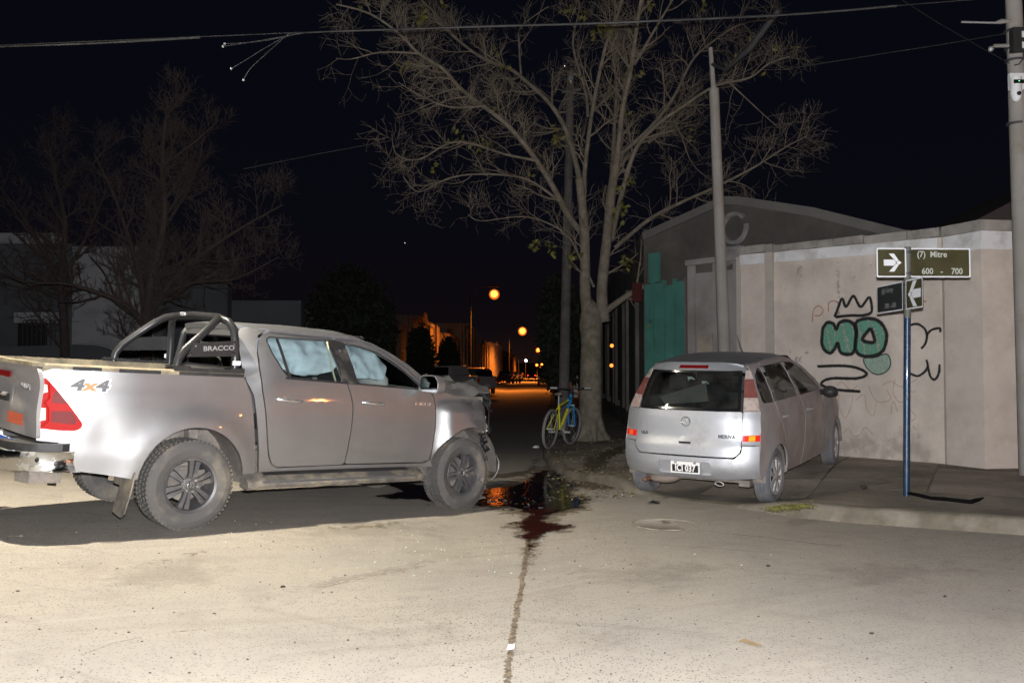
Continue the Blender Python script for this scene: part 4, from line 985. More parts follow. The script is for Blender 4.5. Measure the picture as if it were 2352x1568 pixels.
for s in (-1, 1):
    dn = (0, s, 0); F = lambda X, Z, s=s: (X, s * mside(X, Z), Z)
    # tall rear lamps on the corner pillars
    def lampf(u, z, s=s): # u 0..1 from the window edge to the corner
        w0 = lerp_tab(z, [(1.06, .612), (1.48, .555)]); return rear(s * (w0 + u * (hw(z) - w0)), z, .006)
    for z0, z1, m_, nm in ((1.385, 1.475, 'faded', 'lamp'), (1.20, 1.38, 'fadedred', 'lamp'), (1.06, 1.195, 'faded', 'lamp')):
        ol = [(0, z0), (1.0, z0), (1.0, z1), (0, z1)]
        # u scaled to metres for an even mesh
        o = panel('tail_lamp_segment', [(0, z0), (.14, z0), (.14, z1), (0, z1)], lambda u, z: lampf(u / .14, z), M[m_], MV, h=.035, out=out_r, thick=.012, smooth=50)
    panel('rear_corner', [(s * .612, .70), (s * .612, 1.052), (s * .767, 1.052), (s * .786, .70)], rb_, P2, MV, h=.04, out=out_r, thick=.01)
    rf = panel('reflector', [(s * .618, .742), (s * .618, .806), (s * .782, .806), (s * .785, .742)], lambda y, z: rear(y, z, .008), M['redrefl'], MV, h=.04, out=out_r, thick=.01)
    panel('reflector_prism', [(s * .675, .748), (s * .675, .80), (s * .735, .80), (s * .735, .748)], lambda y, z: rear(y, z, .011), M['amber' if s < 0 else 'orange'], rf, h=.03, out=out_r, thick=.006)
    # quarter panel, doors, wing
    Q = [(xr(z) + .163, z) for z in (.345, .45, .55, .70, .85, 1.0, 1.08, 1.2, 1.3, 1.4, 1.48, 1.52)]
    Q += [(.0, 1.545), (.16, 1.552), (.13, 1.50), (.05, 1.09), (.07, 1.0), (.26, .72), (.345, .50), (.352, .31)] + arc(0, .31, .348, 2, 178) + [(-.36, .31)]
    QW = rounded([(-.262, 1.125), (-.245, 1.27), (-.17, 1.40), (-.05, 1.47), (.075, 1.495), (.028, 1.112)], .04, 4)
    q_ = panel('rear_quarter', Q, F, M['silver_side'], MV, holes=[QW], h=.045, out=dn, thick=.02)
    panel('quarter_window', QW, lambda X, Z, s=s: (X, s * (mside(X, Z) - .006), Z), GL, q_, h=.1, out=dn, thick=0)
    RDm = [(.168, 1.552), (.138, 1.50), (.062, 1.09), (.082, 1.0), (.272, .72), (.355, .50), (.362, .285), (1.00, .265), (1.075, .70), (1.09, .83), (1.02, 1.02), (.98, 1.08), (.90, 1.35), (.865, 1.552)]
    RWm = rounded([(.165, 1.495), (.115, 1.115), (.925, 1.098), (.825, 1.505)], .03, 4)
    d1 = panel('rear_door', RDm, F, M['silver_side'], MV, holes=[RWm], h=.05, out=dn, thick=.02)
    panel('window', RWm, lambda X, Z, s=s: (X, s * (mside(X, Z) - .006), Z), GL, d1, h=.1, out=dn, thick=0)
    FDm = [(.875, 1.552), (.91, 1.35), (.99, 1.08), (1.03, 1.02), (1.10, .83), (1.085, .70), (1.01, .265), (2.05, .255), (2.08, .45), (2.02, .72), (1.96, .93), (1.95, 1.06), (2.02, 1.075), (1.80, 1.235), (1.48, 1.42), (1.25, 1.515), (1.05, 1.548)]
    FWm = rounded([(.925, 1.498), (1.025, 1.095), (1.90, 1.092), (1.73, 1.22), (1.44, 1.385), (1.22, 1.475)], .03, 4)
    d2 = panel('front_door', FDm, F, M['silver_side'], MV, holes=[FWm], h=.05, out=dn, thick=.02)
    panel('window', FWm, lambda X, Z, s=s: (X, s * (mside(X, Z) - .006), Z), GL, d2, h=.1, out=dn, thick=0)
    fo = lambda X, Z, s=s: (X, s * (mside(X, Z) + .003), Z)
    panel('pillar_trim', [(.835, 1.505), (.915, 1.502), (1.015, 1.098), (.935, 1.10)], fo, M['blackgloss'], MV, h=.08, out=dn, thick=.004)
    panel('pillar_trim', [(.082, 1.50), (.158, 1.50), (.108, 1.118), (.034, 1.115)], fo, M['blackgloss'], MV, h=.08, out=dn, thick=.004)
    panel('front_wing', [(1.97, .93), (2.03, .72), (2.09, .45), (2.062, .255), (2.27, .26)] + arc(2.63, .31, .352, 188, 2)[0:] + [(3.05, .30), (3.30, .32), (3.30, .55), (3.22, .70), (2.95, .84), (2.6, .95), (2.25, 1.02), (2.06, 1.07), (1.96, 1.055)], F, M['silver_side'], MV, h=.05, out=dn, thick=.02)
    for door, hx, hz in ((d1, .20, .93), (d2, 1.15, .905)):
        y = s * mside(hx, hz); b = MB(); b.tube([(hx, y + s * .006, hz + .004), (hx + .03, y + s * .03, hz + .004), (hx + .13, y + s * .035, hz), (hx + .17, y + s * .006, hz - .003)], .014, 8, flat=1.3); b.build('door_handle', P2, door, 60)
    b = MB(); b.ball((1.86, s * .93, 1.06), (.10, .10, .075), 12, 8); b.tube([(1.88, s * .79, 1.05), (1.87, s * .88, 1.05)], .035, 8); b.build('wing_mirror', M['blackplastic'], MV, 60)
    b = MB(); a = arc(0, .31, .36, -5, 185, 14); a2 = arc(2.63, .31, .36, -5, 185, 14)
    for aa in (a, a2):
        b = MB(); b.add([(x, s * .80, z) for x, z in aa] + [(x, s * .55, z) for x, z in aa], [(i, i + 1, 15 + i + 1, 15 + i) for i in range(14)] + [tuple(range(15, 30))])
        b.build('wheel_well', M['under'], MV, 40)
    # roof rail strip
def mroof(x, y):
    z = lerp_tab(x, [(-.30, 1.545), (-.20, 1.572), (.0, 1.597), (.4, 1.618), (.8, 1.618), (1.1, 1.60), (1.35, 1.565), (1.5, 1.52)])
    return (x, y, z - .030 * (abs(y) / .6) ** 2 - .03 * sstep((abs(y) - .42) / .18))
panel('roof', [(-.20, -.53), (.1, -.575), (.6, -.585), (1.1, -.585), (1.28, -.56), (1.42, -.3), (1.46, 0), (1.42, .3), (1.28, .56), (1.1, .585), (.6, .585), (.1, .575), (-.20, .53), (-.265, .3), (-.275, 0), (-.265, -.3)], mroof, M['silver_shaded'], MV, h=.06, thick=.05)
panel('windscreen', [(-1, 0), (1, 0), (1, 1), (-1, 1)], lambda u, v: (2.30 - .90 * v - .12 * u * u, u * (.74 - .17 * v), 1.06 + .49 * v), GL, MV, h=.2, thick=0, out=(1, 0, 1))
panel('bonnet', [(2.0, -.74), (2.6, -.72), (3.1, -.60), (3.25, -.3), (3.28, 0), (3.25, .3), (3.1, .60), (2.6, .72), (2.0, .74)], lambda x, y: (x, y, 1.07 - .10 * (x - 2.0) - .12 * max(0, x - 2.5) ** 2 - .12 * (abs(y) / .74) ** 3), P2, MV, h=.08, thick=.02)
panel('front_bumper', [(-.72, .28), (.72, .28), (.72, .72), (-.72, .72)], lambda y, z: (3.36 - .35 * (abs(y) / .72) ** 3 - .15 * max(0, z - .55), y, z), P2, MV, h=.1, thick=.02, out=(1, 0, 0))
b = MB(); bx0 = Vector(mroof(1.33, 0)); b.tube([bx0, bx0 + Vector((-.03, 0, .02))], [.016, .010], 8); b.tube([bx0 + Vector((-.02, 0, .015)), bx0 + Vector((-.16, .02, .24))], [.005, .003], 6); b.build('antenna', M['blackplastic'], MV)
# underside
b = MB(); b.box((1.3, 0, .34), (3.4, 1.1, .14)); b.tube([(0, -.66, .30), (0, .66, .30)], .05, 8); b.tube([(2.63, -.66, .30), (2.63, .66, .30)], .05, 8); b.box((2.9, 0, .6), (.7, 1.1, .5)); b.build('chassis', M['under'], MV, 30)
b = MB(); b.ball((-.38, .36, .27), (.15, .20, .07), 12, 8); b.build('silencer', mat('rusty_silencer', (.24, .20, .17), .8, dirt=(.2, .1, .05), damt=.3), MV, 60)
b = MB(); b.tube([(-.40, .46, .265), (-.52, .49, .262), (-.60, .50, .26)], [.024, .026, .026], 10, cap=False); b.tube([(-.59, .50, .26), (-.591, .50, .26)], [.022, .022], 10); b.build('exhaust_pipe', mat('rusty_pipe', (.17, .09, .055), .8), MV, 60)
b = MB(); P = [(-.56 + .02 * math.cos(t), -.36 + .055 * math.cos(t), .275 + .022 * math.sin(t)) for t in [2 * math.pi * k / 14 for k in range(15)]]; b.tube(P, .008, 6); b.build('tow_eye', M['rimlight'], MV, 60)
b = MB(); b.box((-.40, -.60, .28), (.12, .12, .07)); b.build('mud_guard', M['under'], MV)
# cabin
b = MB(); b.box((1.0, 0, .62), (2.4, 1.45, .1)); b.box((2.0, 0, .95), (.3, 1.4, .22)); b.box((-.20, 0, .80), (.35, 1.1, .3)); b.build('cabin_trim', M['seat'], MV)
for x_, y_ in ((1.05, -.36), (1.05, .36), (.22, -.38), (.22, .38)):
    b = MB(); b.box((x_, y_, .95), (.15, .48, .52), Matrix.Rotation(R(-10), 3, 'Y'), taper=.85); b.box((x_ - .06, y_, 1.30), (.08, .24, .16), taper=.8); b.build('seat', M['seat'], MV, 30)
b = MB(); b.prism([(-.46, 1.15), (.10, 1.32), (.12, 1.12), (-.40, 1.07)], lambda u, v, d: (-.22 + d, -u, v), 0, .02, ); b.tube([(-.24, .46, 1.15), (-.24, -.12, 1.325)], .012, 6); b.build('parcel_shelf', mat('grey_shelf', (.20, .185, .17), .8), MV)
for p_, sz in (((-.05, .14, 1.36), .05), ((-.02, -.02, 1.31), .05)):
    b = MB(); b.add([(p_[0], p_[1] + sz, p_[2] + .02), (p_[0], p_[1] - .2 * sz, p_[2] + .35 * sz), (p_[0] - .01, p_[1] - sz, p_[2] - .3 * sz), (p_[0], p_[1] + .3 * sz, p_[2] - .1 * sz), (p_[0], p_[1] + .8 * sz, p_[2] - .6 * sz)], [(0, 1, 3), (1, 2, 3), (0, 3, 4)]); b.build('torn_cloth', M['whiterefl'], MV, 0)
panel('curtain_airbag', rounded([(.22, 1.48), (.80, 1.48), (.86, 1.28), (.80, 1.14), (.66, 1.16), (.44, 1.20), (.30, 1.30)], .05, 4), lambda X, Z: (X, -(mside(X, Z) - .07 - .03 * noise.noise(Vector((X * 5, Z * 6, 2))) - .02 * math.sin(Z * 22)), Z), M['airbag2'], MV, h=.04, out=(0, -1, 0), thick=.02, smooth=60)
panel('curtain_airbag', rounded([(1.05, 1.46), (1.25, 1.45), (1.40, 1.36), (1.36, 1.22), (1.1, 1.24)], .05, 4), lambda X, Z: (X, -(mside(X, Z) - .08 - .03 * noise.noise(Vector((X * 5, Z * 6, 7)))), Z), M['airbag2'], MV, h=.04, out=(0, -1, 0), thick=.02, smooth=60)
# wheels
def plain_tyre(Rr, w, rim):
    b = MB(); h = w / 2
    b.lathe([(rim - .01, -h * .75), (rim + .015, -h * .88), (rim + (Rr - rim) * .5, -h * 1.03), (Rr - .02, -h * .93), (Rr - .002, -h * .74), (Rr, -h * .45), (Rr - .006, -h * .42), (Rr - .006, -h * .36), (Rr, -h * .33), (Rr, -h * .05), (Rr - .006, -h * .03), (Rr - .006, h * .03), (Rr, h * .05), (Rr, h * .33), (Rr - .006, h * .36), (Rr - .006, h * .42), (Rr, h * .45), (Rr - .002, h * .74), (Rr - .02, h * .93), (rim + (Rr - rim) * .5, h * 1.03), (rim + .015, h * .88), (rim - .01, h * .75)], 48)
    return b.mesh('tyre')
def cap_rim(r, w):
    b = MB()
    b.lathe([(r + .008, -w * .46), (r, -w * .50), (r - .02, -w * .47), (r - .026, -w * .35), (r - .03, w * .3)], 40)
    for k in range(8):
        a = 2 * math.pi * k / 8; d = Vector((math.cos(a), 0, math.sin(a))); t = Vector((-math.sin(a), 0, math.cos(a))); P = []
        for rr, wd, yy in ((.03, .018, -w * .50), (.10, .021, -w * .52), (r - .015, .030, -w * .46)):
            c = d * rr; P += [c + t * wd + Vector((0, yy, 0)), c - t * wd + Vector((0, yy, 0)), c - t * wd + Vector((0, yy + .02, 0)), c + t * wd + Vector((0, yy + .02, 0))]
        b.add(P, [(i * 4 + j, i * 4 + (j + 1) % 4, (i + 1) * 4 + (j + 1) % 4, (i + 1) * 4 + j) for i in range(2) for j in range(4)])
    b.lathe([(0, -w * .56), (.03, -w * .55), (.045, -w * .50), (.045, -w * .4)], 20)
    return b.mesh('rim')
M['tyre2'] = mat('grey_dusty_tyre', (.13, .135, .15), .9, dirt=(.23, .215, .20), damt=.35, dscale=4)
t2 = plain_tyre(.302, .185, .200); r2 = cap_rim(.202, .17); dk = MB(); dk.lathe([(0, -.045), (.185, -.045), (.185, .02)], 24); dk = dk.mesh('wheel_back')
for s, X in ((-1, 0), (1, 0), (-1, 2.63), (1, 2.63)):
    wh = empty('wheel', (X, s * .722, .302), (0, 0, (0 if s < 0 else math.pi) + (R(6) if X > 1 else 0)), MV)
    link('tyre', t2, None if t2.materials else M['tyre2'], wh, 30); o = link('rim', r2, None if r2.materials else M['rimlight'], wh, 30); o.rotation_euler.y = .3 + X
    link('wheel_back', dk, None if dk.materials else M['gap'], wh, 30)
# ------------------------------------------------------------------ walls and buildings on the right
M['wall'] = mat('rendered_wall', (.62, .55, .485), .92, var=.08, vscale=1.3, dirt=(.45, .395, .34), damt=.5, dscale=1.1, bump=.12, bscale=30)
M['wall2'] = mat('grey_render', (.27, .25, .24), .92, var=.12, vscale=1.5, dirt=(.17, .155, .14), damt=.4, dscale=.9, bump=.15, bscale=20)
M['medal'] = mat('worn_plaster', (.22, .22, .22), .95, dirt=(.14, .13, .12), damt=.6, dscale=5)
M['band'] = mat('whitewashed_band', (.72, .72, .73), .9, var=.06, dirt=(.38, .36, .33), damt=.4, dscale=2.5)
M['coping'] = mat('weathered_coping', (.33, .31, .28), .95, var=.15, dirt=(.12, .11, .10), damt=.5, dscale=2.2, bump=.3, bscale=25)
PL = Vector((3.73, 14.95, 0)); PR = Vector((5.85, 12.40, 0)); DA = (PR - PL).normalized(); NA = Vector((DA.y, -DA.x, 0)); LA = (PR - PL).length
def wp(s_, z, d=0.0): return PL + DA * s_ + Vector((0, 0, z)) + NA * d
bw = empty('boundary_wall', tuple(PL), label='pinkish rendered corner wall covered in graffiti behind the minivan', cat='wall')
bw_off = -PL
def wbuild(mb, name, m, parent=bw, smooth=30):
    mb.v = [tuple(Vector(p) + bw_off) for p in mb.v]; return mb.build(name, m, parent, smooth)
topz = lambda s_: 3.47 - .085 * s_ / LA + .012 * noise.noise(Vector((s_ * 2.2, 0, 5)))
b = MB(); N = 24; ss = [LA * i / N for i in range(N + 1)]
# wall face is kept a true slab, its top follows the uneven coping
vs = []
for s_ in ss: vs += [wp(s_, 0, 0), wp(s_, topz(s_) - .12, 0), wp(s_, topz(s_) - .12, -.25), wp(s_, 0, -.25)]
b.add(vs, [(i * 4 + j, i * 4 + (j + 1) % 4, (i + 1) * 4 + (j + 1) % 4, (i + 1) * 4 + j) for i in range(N) for j in range(4)] + [(0, 1, 2, 3), (N * 4, N * 4 + 1, N * 4 + 2, N * 4 + 3)])
wbuild(b, 'wall', M['wall'])
def wbox(s0, s1, z0, z1, d0, d1, name, m, parent=bw):
    b = MB(); b.add([wp(s, z, d) for d in (d0, d1) for s, z in ((s0, z0), (s1, z0), (s1, z1), (s0, z1))], [(0, 1, 2, 3), (4, 5, 6, 7), (0, 1, 5, 4), (1, 2, 6, 5), (2, 3, 7, 6), (3, 0, 4, 7)]); return wbuild(b, name, m, parent)
seg = [0, .52, .66, 1.45, 2.2, 2.85, LA - .01]
for a_, c_ in zip(seg, seg[1:]):
    z = topz((a_ + c_) / 2)
    wbox(a_ + .006, c_ - .006, z - .118, z + random.uniform(-.008, .008), -.28, .035, 'coping_stone', M['coping'])
for a_, c_ in ((.03, .50), (.69, LA - .04)):
    b = MB(); zz = [(a_, topz(a_)), (c_, topz(c_))]
    b.add([wp(s, t - k, d) for d in (.003, .028) for s, t in zz for k in (.29, .125)], [(0, 2, 3, 1), (4, 6, 7, 5), (0, 1, 5, 4), (2, 3, 7, 6), (0, 2, 6, 4), (1, 3, 7, 5)]); wbuild(b, 'white_band', M['band'])
M['pil'] = mat('dull_pilaster_render', (.45, .405, .365), .92, var=.1, vscale=2, dirt=(.3, .27, .24), damt=.4, dscale=2)
wbox(.52, .66, 0, topz(.6) - .121, .003, .045, 'pilaster', M['pil'])
wbox(-.05, .03, 0, topz(0) - .15, -.25, .02, 'pilaster', M['pil'])
# corner pier
pr_ = empty('wall_pier', (6.07, 11.78, 0), label='tall rendered corner pier at the right end of the graffiti wall', cat='wall pier')
PO = [(5.86, 12.36), (6.07, 11.78), (7.4, 11.98), (9.5, 12.9), (9.4, 13.15), (7.3, 12.25), (6.0, 12.62)]
o0 = Vector((6.07, 11.78, 0))
def pbuild(poly, z0, z1, name, m, tilt=0):
    b = MB(); b.prism(poly, lambda u, v, d: Vector((u, v, d)) - o0, z0, z1); return b.build(name, m, pr_, 30)
def grow_poly(poly, g):
    c = Vector((sum(p[0] for p in poly) / len(poly), sum(p[1] for p in poly) / len(poly))); out = []
    n_ = len(poly)
    for i in range(n_):
        p = Vector(poly[i]); a = (Vector(poly[i - 1]) - p).normalized(); b_ = (Vector(poly[(i + 1) % n_]) - p).normalized()
        d = (a + b_); d = d.normalized() if d.length > 1e-4 else Vector((0, 0))
        if inside(tuple(p + d * .01), poly): d = -d
        out.append(tuple(p + d * g))
    return out
pbuild(PO, 0, 3.26, 'wall', M['wall']); pbuild(grow_poly(PO, .03), 3.262, 3.40, 'coping', M['coping'])
pbuild(grow_poly(PO, .012), 3.02, 3.258, 'white_band', M['band'])
# graffiti: sprayed paint, ribbons on the wall face with soft edges
def spray(name, col, a=1.0):
    m = mat(name, col, .8); n, l = m.node_tree.nodes, m.node_tree.links; b_ = n['Principled BSDF']
    at_ = n.new('ShaderNodeAttribute'); at_.attribute_name = 'soft'
    t = [x for x in n if x.type == 'TEX_COORD'][0]
    z = n.new('ShaderNodeTexNoise'); z.inputs['Scale'].default_value = 26; z.inputs['Detail'].default_value = 5; l.new(t.outputs['Object'], z.inputs['Vector'])
    ad = n.new('ShaderNodeMath'); ad.operation = 'MULTIPLY_ADD'; ad.inputs[1].default_value = .5; l.new(z.outputs['Fac'], ad.inputs[0]); l.new(at_.outputs['Fac'], ad.inputs[2])
    r = n.new('ShaderNodeMapRange'); r.inputs['From Min'].default_value = .28; r.inputs['From Max'].default_value = .72; r.inputs['To Max'].default_value = a; l.new(ad.outputs[0], r.inputs['Value']); l.new(r.outputs[0], b_.inputs['Alpha'])
    return m
M['sblack'] = spray('black_spray', (.012, .012, .012)); M['sgreen'] = spray('green_spray', (.11, .36, .25), .80); M['spale'] = spray('pale_green_spray', (.30, .46, .38), .8)
M['sorange'] = spray('orange_spray', (.62, .20, .07), .5); M['sthin'] = spray('faint_black_spray', (.05, .05, .045), .7); M['sfaint'] = spray('faint_orange_spray', (.60, .30, .16), .24)
def wv(u, v, d):
    o = Vector((0, 0, EYE)); r_ = at(u, v, 1.0) - o; t = (PL - o).dot(NA) / r_.dot(NA); return o + r_ * t + NA * d
def smooth_path(P, k=6, closed=False):
    out = []; n = len(P)
    for i in range(n if closed else n - 1):
        p0 = Vector(P[(i - 1) % n] if closed or i > 0 else P[0]); p1 = Vector(P[i]); p2 = Vector(P[(i + 1) % n]); p3 = Vector(P[(i + 2) % n] if closed or i + 2 < n else P[-1])
        for j in range(k):
            t = j / k; out.append(.5 * ((2 * p1) + (p2 - p0) * t + (2 * p0 - 5 * p1 + 4 * p2 - p3) * t * t + (3 * p1 - p0 - 3 * p2 + p3) * t ** 3))
    out.append(out[0] if closed else Vector(P[-1])); return out
G0 = lambda x, y: (1780 + .5125 * x, 459.4 + .5127 * y)
def ribbon(mb, P, w, d, closed=False, k=6):
    S = [wv(*G0(*p), d) for p in smooth_path(P, k, closed)]; base = len(mb.v); vs = []; soft = []
    for i, p in enumerate(S):
        t = (S[min(i + 1, len(S) - 1)] - S[max(i - 1, 0)]); t = t.normalized() if t.length > 1e-6 else Vector((0, 0, 1)); q = t.cross(NA)
        e_ = min(1, min(i, len(S) - 1 - i) / 2 + .5) if not closed else 1
        for s_, f in ((-.9, 0), (-.35, .55 * e_), (.35, .55 * e_), (.9, 0)): vs.append(p + q * w * s_); soft.append(f)
    mb.add([p + bw_off for p in vs], [(i * 4 + j, i * 4 + j + 1, i * 4 + j + 5, i * 4 + j + 4) for i in range(len(S) - 1) for j in range(3)]); mb.soft = getattr(mb, 'soft', []) + soft
def paint(mb, name, m, parent=bw):
    o = mb.build(name, m, parent, 0, fix=False); a = o.data.attributes.new('soft', 'FLOAT', 'POINT'); a.data.foreach_set('value', mb.soft); return o
def fill(name, P, m, d, holes=()):
    loop = [tuple(p) for p in smooth_path(P, 4, True)[:-1]]; hl = [[tuple(q) for q in H] for H in holes]
    o = panel(name, loop, lambda x, y: wv(*G0(x, y), d) + bw_off, m, bw, holes=hl, h=9, thick=0, out=tuple(NA))
    a = o.data.attributes.new('soft', 'FLOAT', 'POINT'); a.data.foreach_set('value', [.38 + .12 * math.sin(i * 12.9) for i in range(len(o.data.vertices))]); return o
GM = [(213, 600), (211, 640), (224, 672), (250, 685), (270, 664), (282, 640), (294, 680), (322, 691), (350, 685), (362, 650), (364, 590), (350, 552), (320, 540), (290, 550), (276, 578), (262, 553), (236, 549), (217, 572)]
GD = [(366, 546), (420, 530), (470, 545), (500, 592), (498, 640), (480, 680), (430, 700), (376, 690), (361, 650), (368, 590)]
GT = [(430, 572), (393, 625), (447, 634)]; GB = [(398, 710), (418, 758), (460, 781), (502, 766), (520, 730), (503, 690), (450, 704)]
fill('green_letter', GM, M['sgreen'], .004); fill('green_letter', GD, M['sgreen'], .004, [GT]); fill('pale_bubble', GB, M['spale'], .003)
for P, cl in ((GM, True), (GD, True), (GT + [GT[0]], False)):
    mb = MB(); ribbon(mb, P, .037, .008, cl); paint(mb, 'black_outline', M['sblack'])
mb = MB(); ribbon(mb, GB, .014, .007, True); paint(mb, 'bubble_outline', M['sthin'])
for P in ([(268, 524), (285, 480), (302, 442), (320, 478), (352, 430), (385, 478), (424, 436), (434, 498), (400, 516), (340, 517), (270, 524)],
          [(190, 745), (300, 742), (370, 752), (412, 778), (370, 798), (262, 798), (216, 812), (214, 830), (270, 848), (385, 857)],
          [(608, 560), (640, 555), (670, 575), (682, 605), (675, 642), (656, 666)], [(682, 605), (700, 583), (738, 574), (741, 592)],
          [(606, 776), (640, 788), (668, 772), (686, 745), (679, 714)], [(686, 745), (698, 790), (718, 803), (736, 772), (738, 735)]):
    mb = MB(); ribbon(mb, P, .031 if P[0][0] < 600 else .024, .006, False, 8); paint(mb, 'black_scrawl', M['sblack'])
mb = MB()
for P in ([(168, 548), (174, 492), (198, 474), (216, 494), (202, 516), (176, 518)], [(240, 500), (243, 460), (268, 452), (290, 462)], [(660, 455), (674, 452), (676, 460)]): ribbon(mb, P, .014, .003)
paint(mb, 'orange_letter', M['sorange'])
mb = MB()
for P in ([(305, 1045), (330, 1025), (350, 1055), (380, 1050), (405, 1018), (440, 1050)], [(285, 860), (290, 930), (315, 975), (340, 930), (350, 875)], [(360, 900), (400, 870), (410, 930), (440, 965), (455, 900)], [(420, 830), (440, 880), (470, 905), (520, 890), (500, 850)], [(540, 800), (530, 860), (560, 905), (600, 880), (575, 840), (620, 860), (632, 850)], [(520, 960), (530, 900), (550, 950)], [(610, 940), (630, 970), (612, 990)], [(618, 1010), (634, 1028)], [(480, 830), (520, 812), (570, 835), (640, 800)], [(280, 830), (300, 815), (340, 850), (370, 830)]): ribbon(mb, P, .012, .003)
paint(mb, 'faint_scrawl', M['sfaint'])
mb = MB()
for P in ([(92, 703), (92, 724), (104, 720), (94, 713), (104, 706), (92, 703)], [(122, 704), (112, 706), (111, 722), (123, 722)], [(111, 713), (120, 712)], [(68, 668), (70, 690)], [(142, 672), (144, 692)], [(132, 684), (156, 682)]): ribbon(mb, P, .006, .003, k=2)
paint(mb, 'small_lettering', M['sthin'])

# damp and run-off stains on the wall face
M['wstain'] = ragged(mat('wall_damp', (.36, .325, .27), .95, var=.25, vscale=6), .26, .24, 5, .26); M['wrun'] = ragged(mat('wall_run_off', (.40, .365, .32), .95, var=.2, vscale=7), .03, .035, 20, .6)
def wall_patch(Vp, m, d, name, jag=.05):
    ring = resample([((wv(u, v, 0) - PL).dot(DA), wv(u, v, 0).z) for u, v in Vp], .08)
    o = panel(name, [tuple(q) for q in ring], lambda s_, z: wp(s_, z, d) + bw_off, m, bw, h=.07, thick=0, out=tuple(NA))
    a = o.data.attributes.new('edge', 'FLOAT', 'POINT')
    for i, v_ in enumerate(o.data.vertices):
        w = v_.co - bw_off - PL; q = (w.dot(DA), v_.co.z); a.data[i].value = min(seg_d(q, ring[k], ring[(k + 1) % len(ring)])[0] for k in range(len(ring)))
    return o
wall_patch([(1800, 1062), (1805, 985), (1860, 968), (1930, 985), (1985, 972), (2040, 990), (2100, 960), (2148, 985), (2158, 1085), (1930, 1070)], M['wstain'], .0015, 'damp_patch')
rs = random.Random(9)
for u in (1800, 1836, 1871, 1925, 1958, 2003, 2046, 2075, 2118, 2146):
    l_ = rs.uniform(40, 190); y0 = 607 - (u - 1795) * .088; w_ = rs.uniform(5, 10); wall_patch([(u - w_, y0), (u + w_, y0), (u + w_ * .7 + 2, y0 + l_), (u + 1, y0 + l_ * 1.1), (u - w_ * .6, y0 + l_)], M['wrun'], .001, 'run_off_stain')
# old corner building: its gabled chamfer front runs on from the wall, the street front recedes
gb = empty('gabled_building', (3.73, 14.95, 0), label='old corner building with a weathered gable, round medallion and green panels', cat='building')
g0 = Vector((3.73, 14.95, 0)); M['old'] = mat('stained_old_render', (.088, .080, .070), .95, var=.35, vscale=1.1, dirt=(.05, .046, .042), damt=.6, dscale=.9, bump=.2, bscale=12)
M['pale'] = mat('pale_render', (.34, .29, .24), .95, var=.1, dirt=(.2, .18, .16), damt=.4)
M['teal'] = mat('green_panel_paint', (.05, .165, .138), .7, var=.15, vscale=3, dirt=(.06, .22, .18), damt=.35); M['trim'] = mat('pale_gable_trim', (.125, .12, .11), .9, dirt=(.10, .095, .09), damt=.55)
def gpt(s_, z, d=0.0): return wp(s_, z, d - .30) - g0
gp = [(-2.36, 0), (2.75, 0), (2.75, 3.42), (1.2, 3.98), (-.2, 4.36), (-.45, 4.40), (-.75, 4.36), (-2.36, 4.0)]
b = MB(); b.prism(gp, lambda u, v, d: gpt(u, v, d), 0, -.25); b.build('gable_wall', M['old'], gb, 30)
b = MB()
for (a, c_) in zip(gp[2:-1], gp[3:]):
    A = Vector(a); B = Vector(c_); dd = (B - A).normalized(); nn_ = Vector((dd.y, -dd.x)); nn_ = nn_ if nn_.y > 0 else -nn_
    P = [A - nn_ * .12, B - nn_ * .12, B + nn_ * .02, A + nn_ * .02]; b.add([gpt(q.x, q.y, d) for d in (.05, .003) for q in P], [(0, 1, 2, 3), (4, 5, 6, 7), (0, 1, 5, 4), (1, 2, 6, 5), (2, 3, 7, 6), (3, 0, 4, 7)])
b.build('gable_trim', M['trim'], gb, 20, fix=False)
b = MB(); mc = gpt(-.30, 3.86, 0)
vs = []
for i in range(25):
    a = 2 * math.pi * i / 24 * .93 + .6
    for rr, d in ((.20, .01), (.215, .055), (.27, .06), (.285, .01)):
        rj = rr + .010 * noise.noise(Vector((i * .7, rr * 9, 0))); vs.append(gpt(-.30 + rj * math.cos(a), 3.86 + rj * math.sin(a), d))
b.add(vs, [(i * 4 + j, i * 4 + j + 1, i * 4 + j + 5, i * 4 + j + 4) for i in range(24) for j in range(3)]); b.build('medallion', M['medal'], gb, 40)
b = MB(); b.prism([(-.52, 3.55), (-.12, 3.55), (-.20, 3.32), (-.42, 3.22), (-.58, 3.36)], lambda u, v, d: gpt(u, v, d), .004, .05); b.build('plaster_scroll', M['medal'], gb)
def gbox(s0, s1, z0, z1, d0, d1, name, m, parent=gb):
    b = MB(); b.add([gpt(s, z, d) for d in (d0, d1) for s, z in ((s0, z0), (s1, z0), (s1, z1), (s0, z1))], [(0, 1, 2, 3), (4, 5, 6, 7), (0, 1, 5, 4), (1, 2, 6, 5), (2, 3, 7, 6), (3, 0, 4, 7)]); return b.build(name, m, parent)
gbox(-1.28, -.06, .95, 3.16, .003, .02, 'render_panel', M['wall2']); gbox(-1.28, -.06, .0, .947, .003, .03, 'dado', M['old'])
for s0, s1 in ((-1.27, -1.12), (-.72, -.58), (-.30, -.14)): gbox(s0, s1, .95, 3.30, .023, .075, 'pilaster', M['wall2'])
gbox(-1.08, -.76, .96, 2.10, .023, .04, 'blind_panel', M['pale']); gbox(-1.30, .0, 3.305, 3.40, .003, .10, 'cornice', M['wall2'])
sw = 1.02 / 4
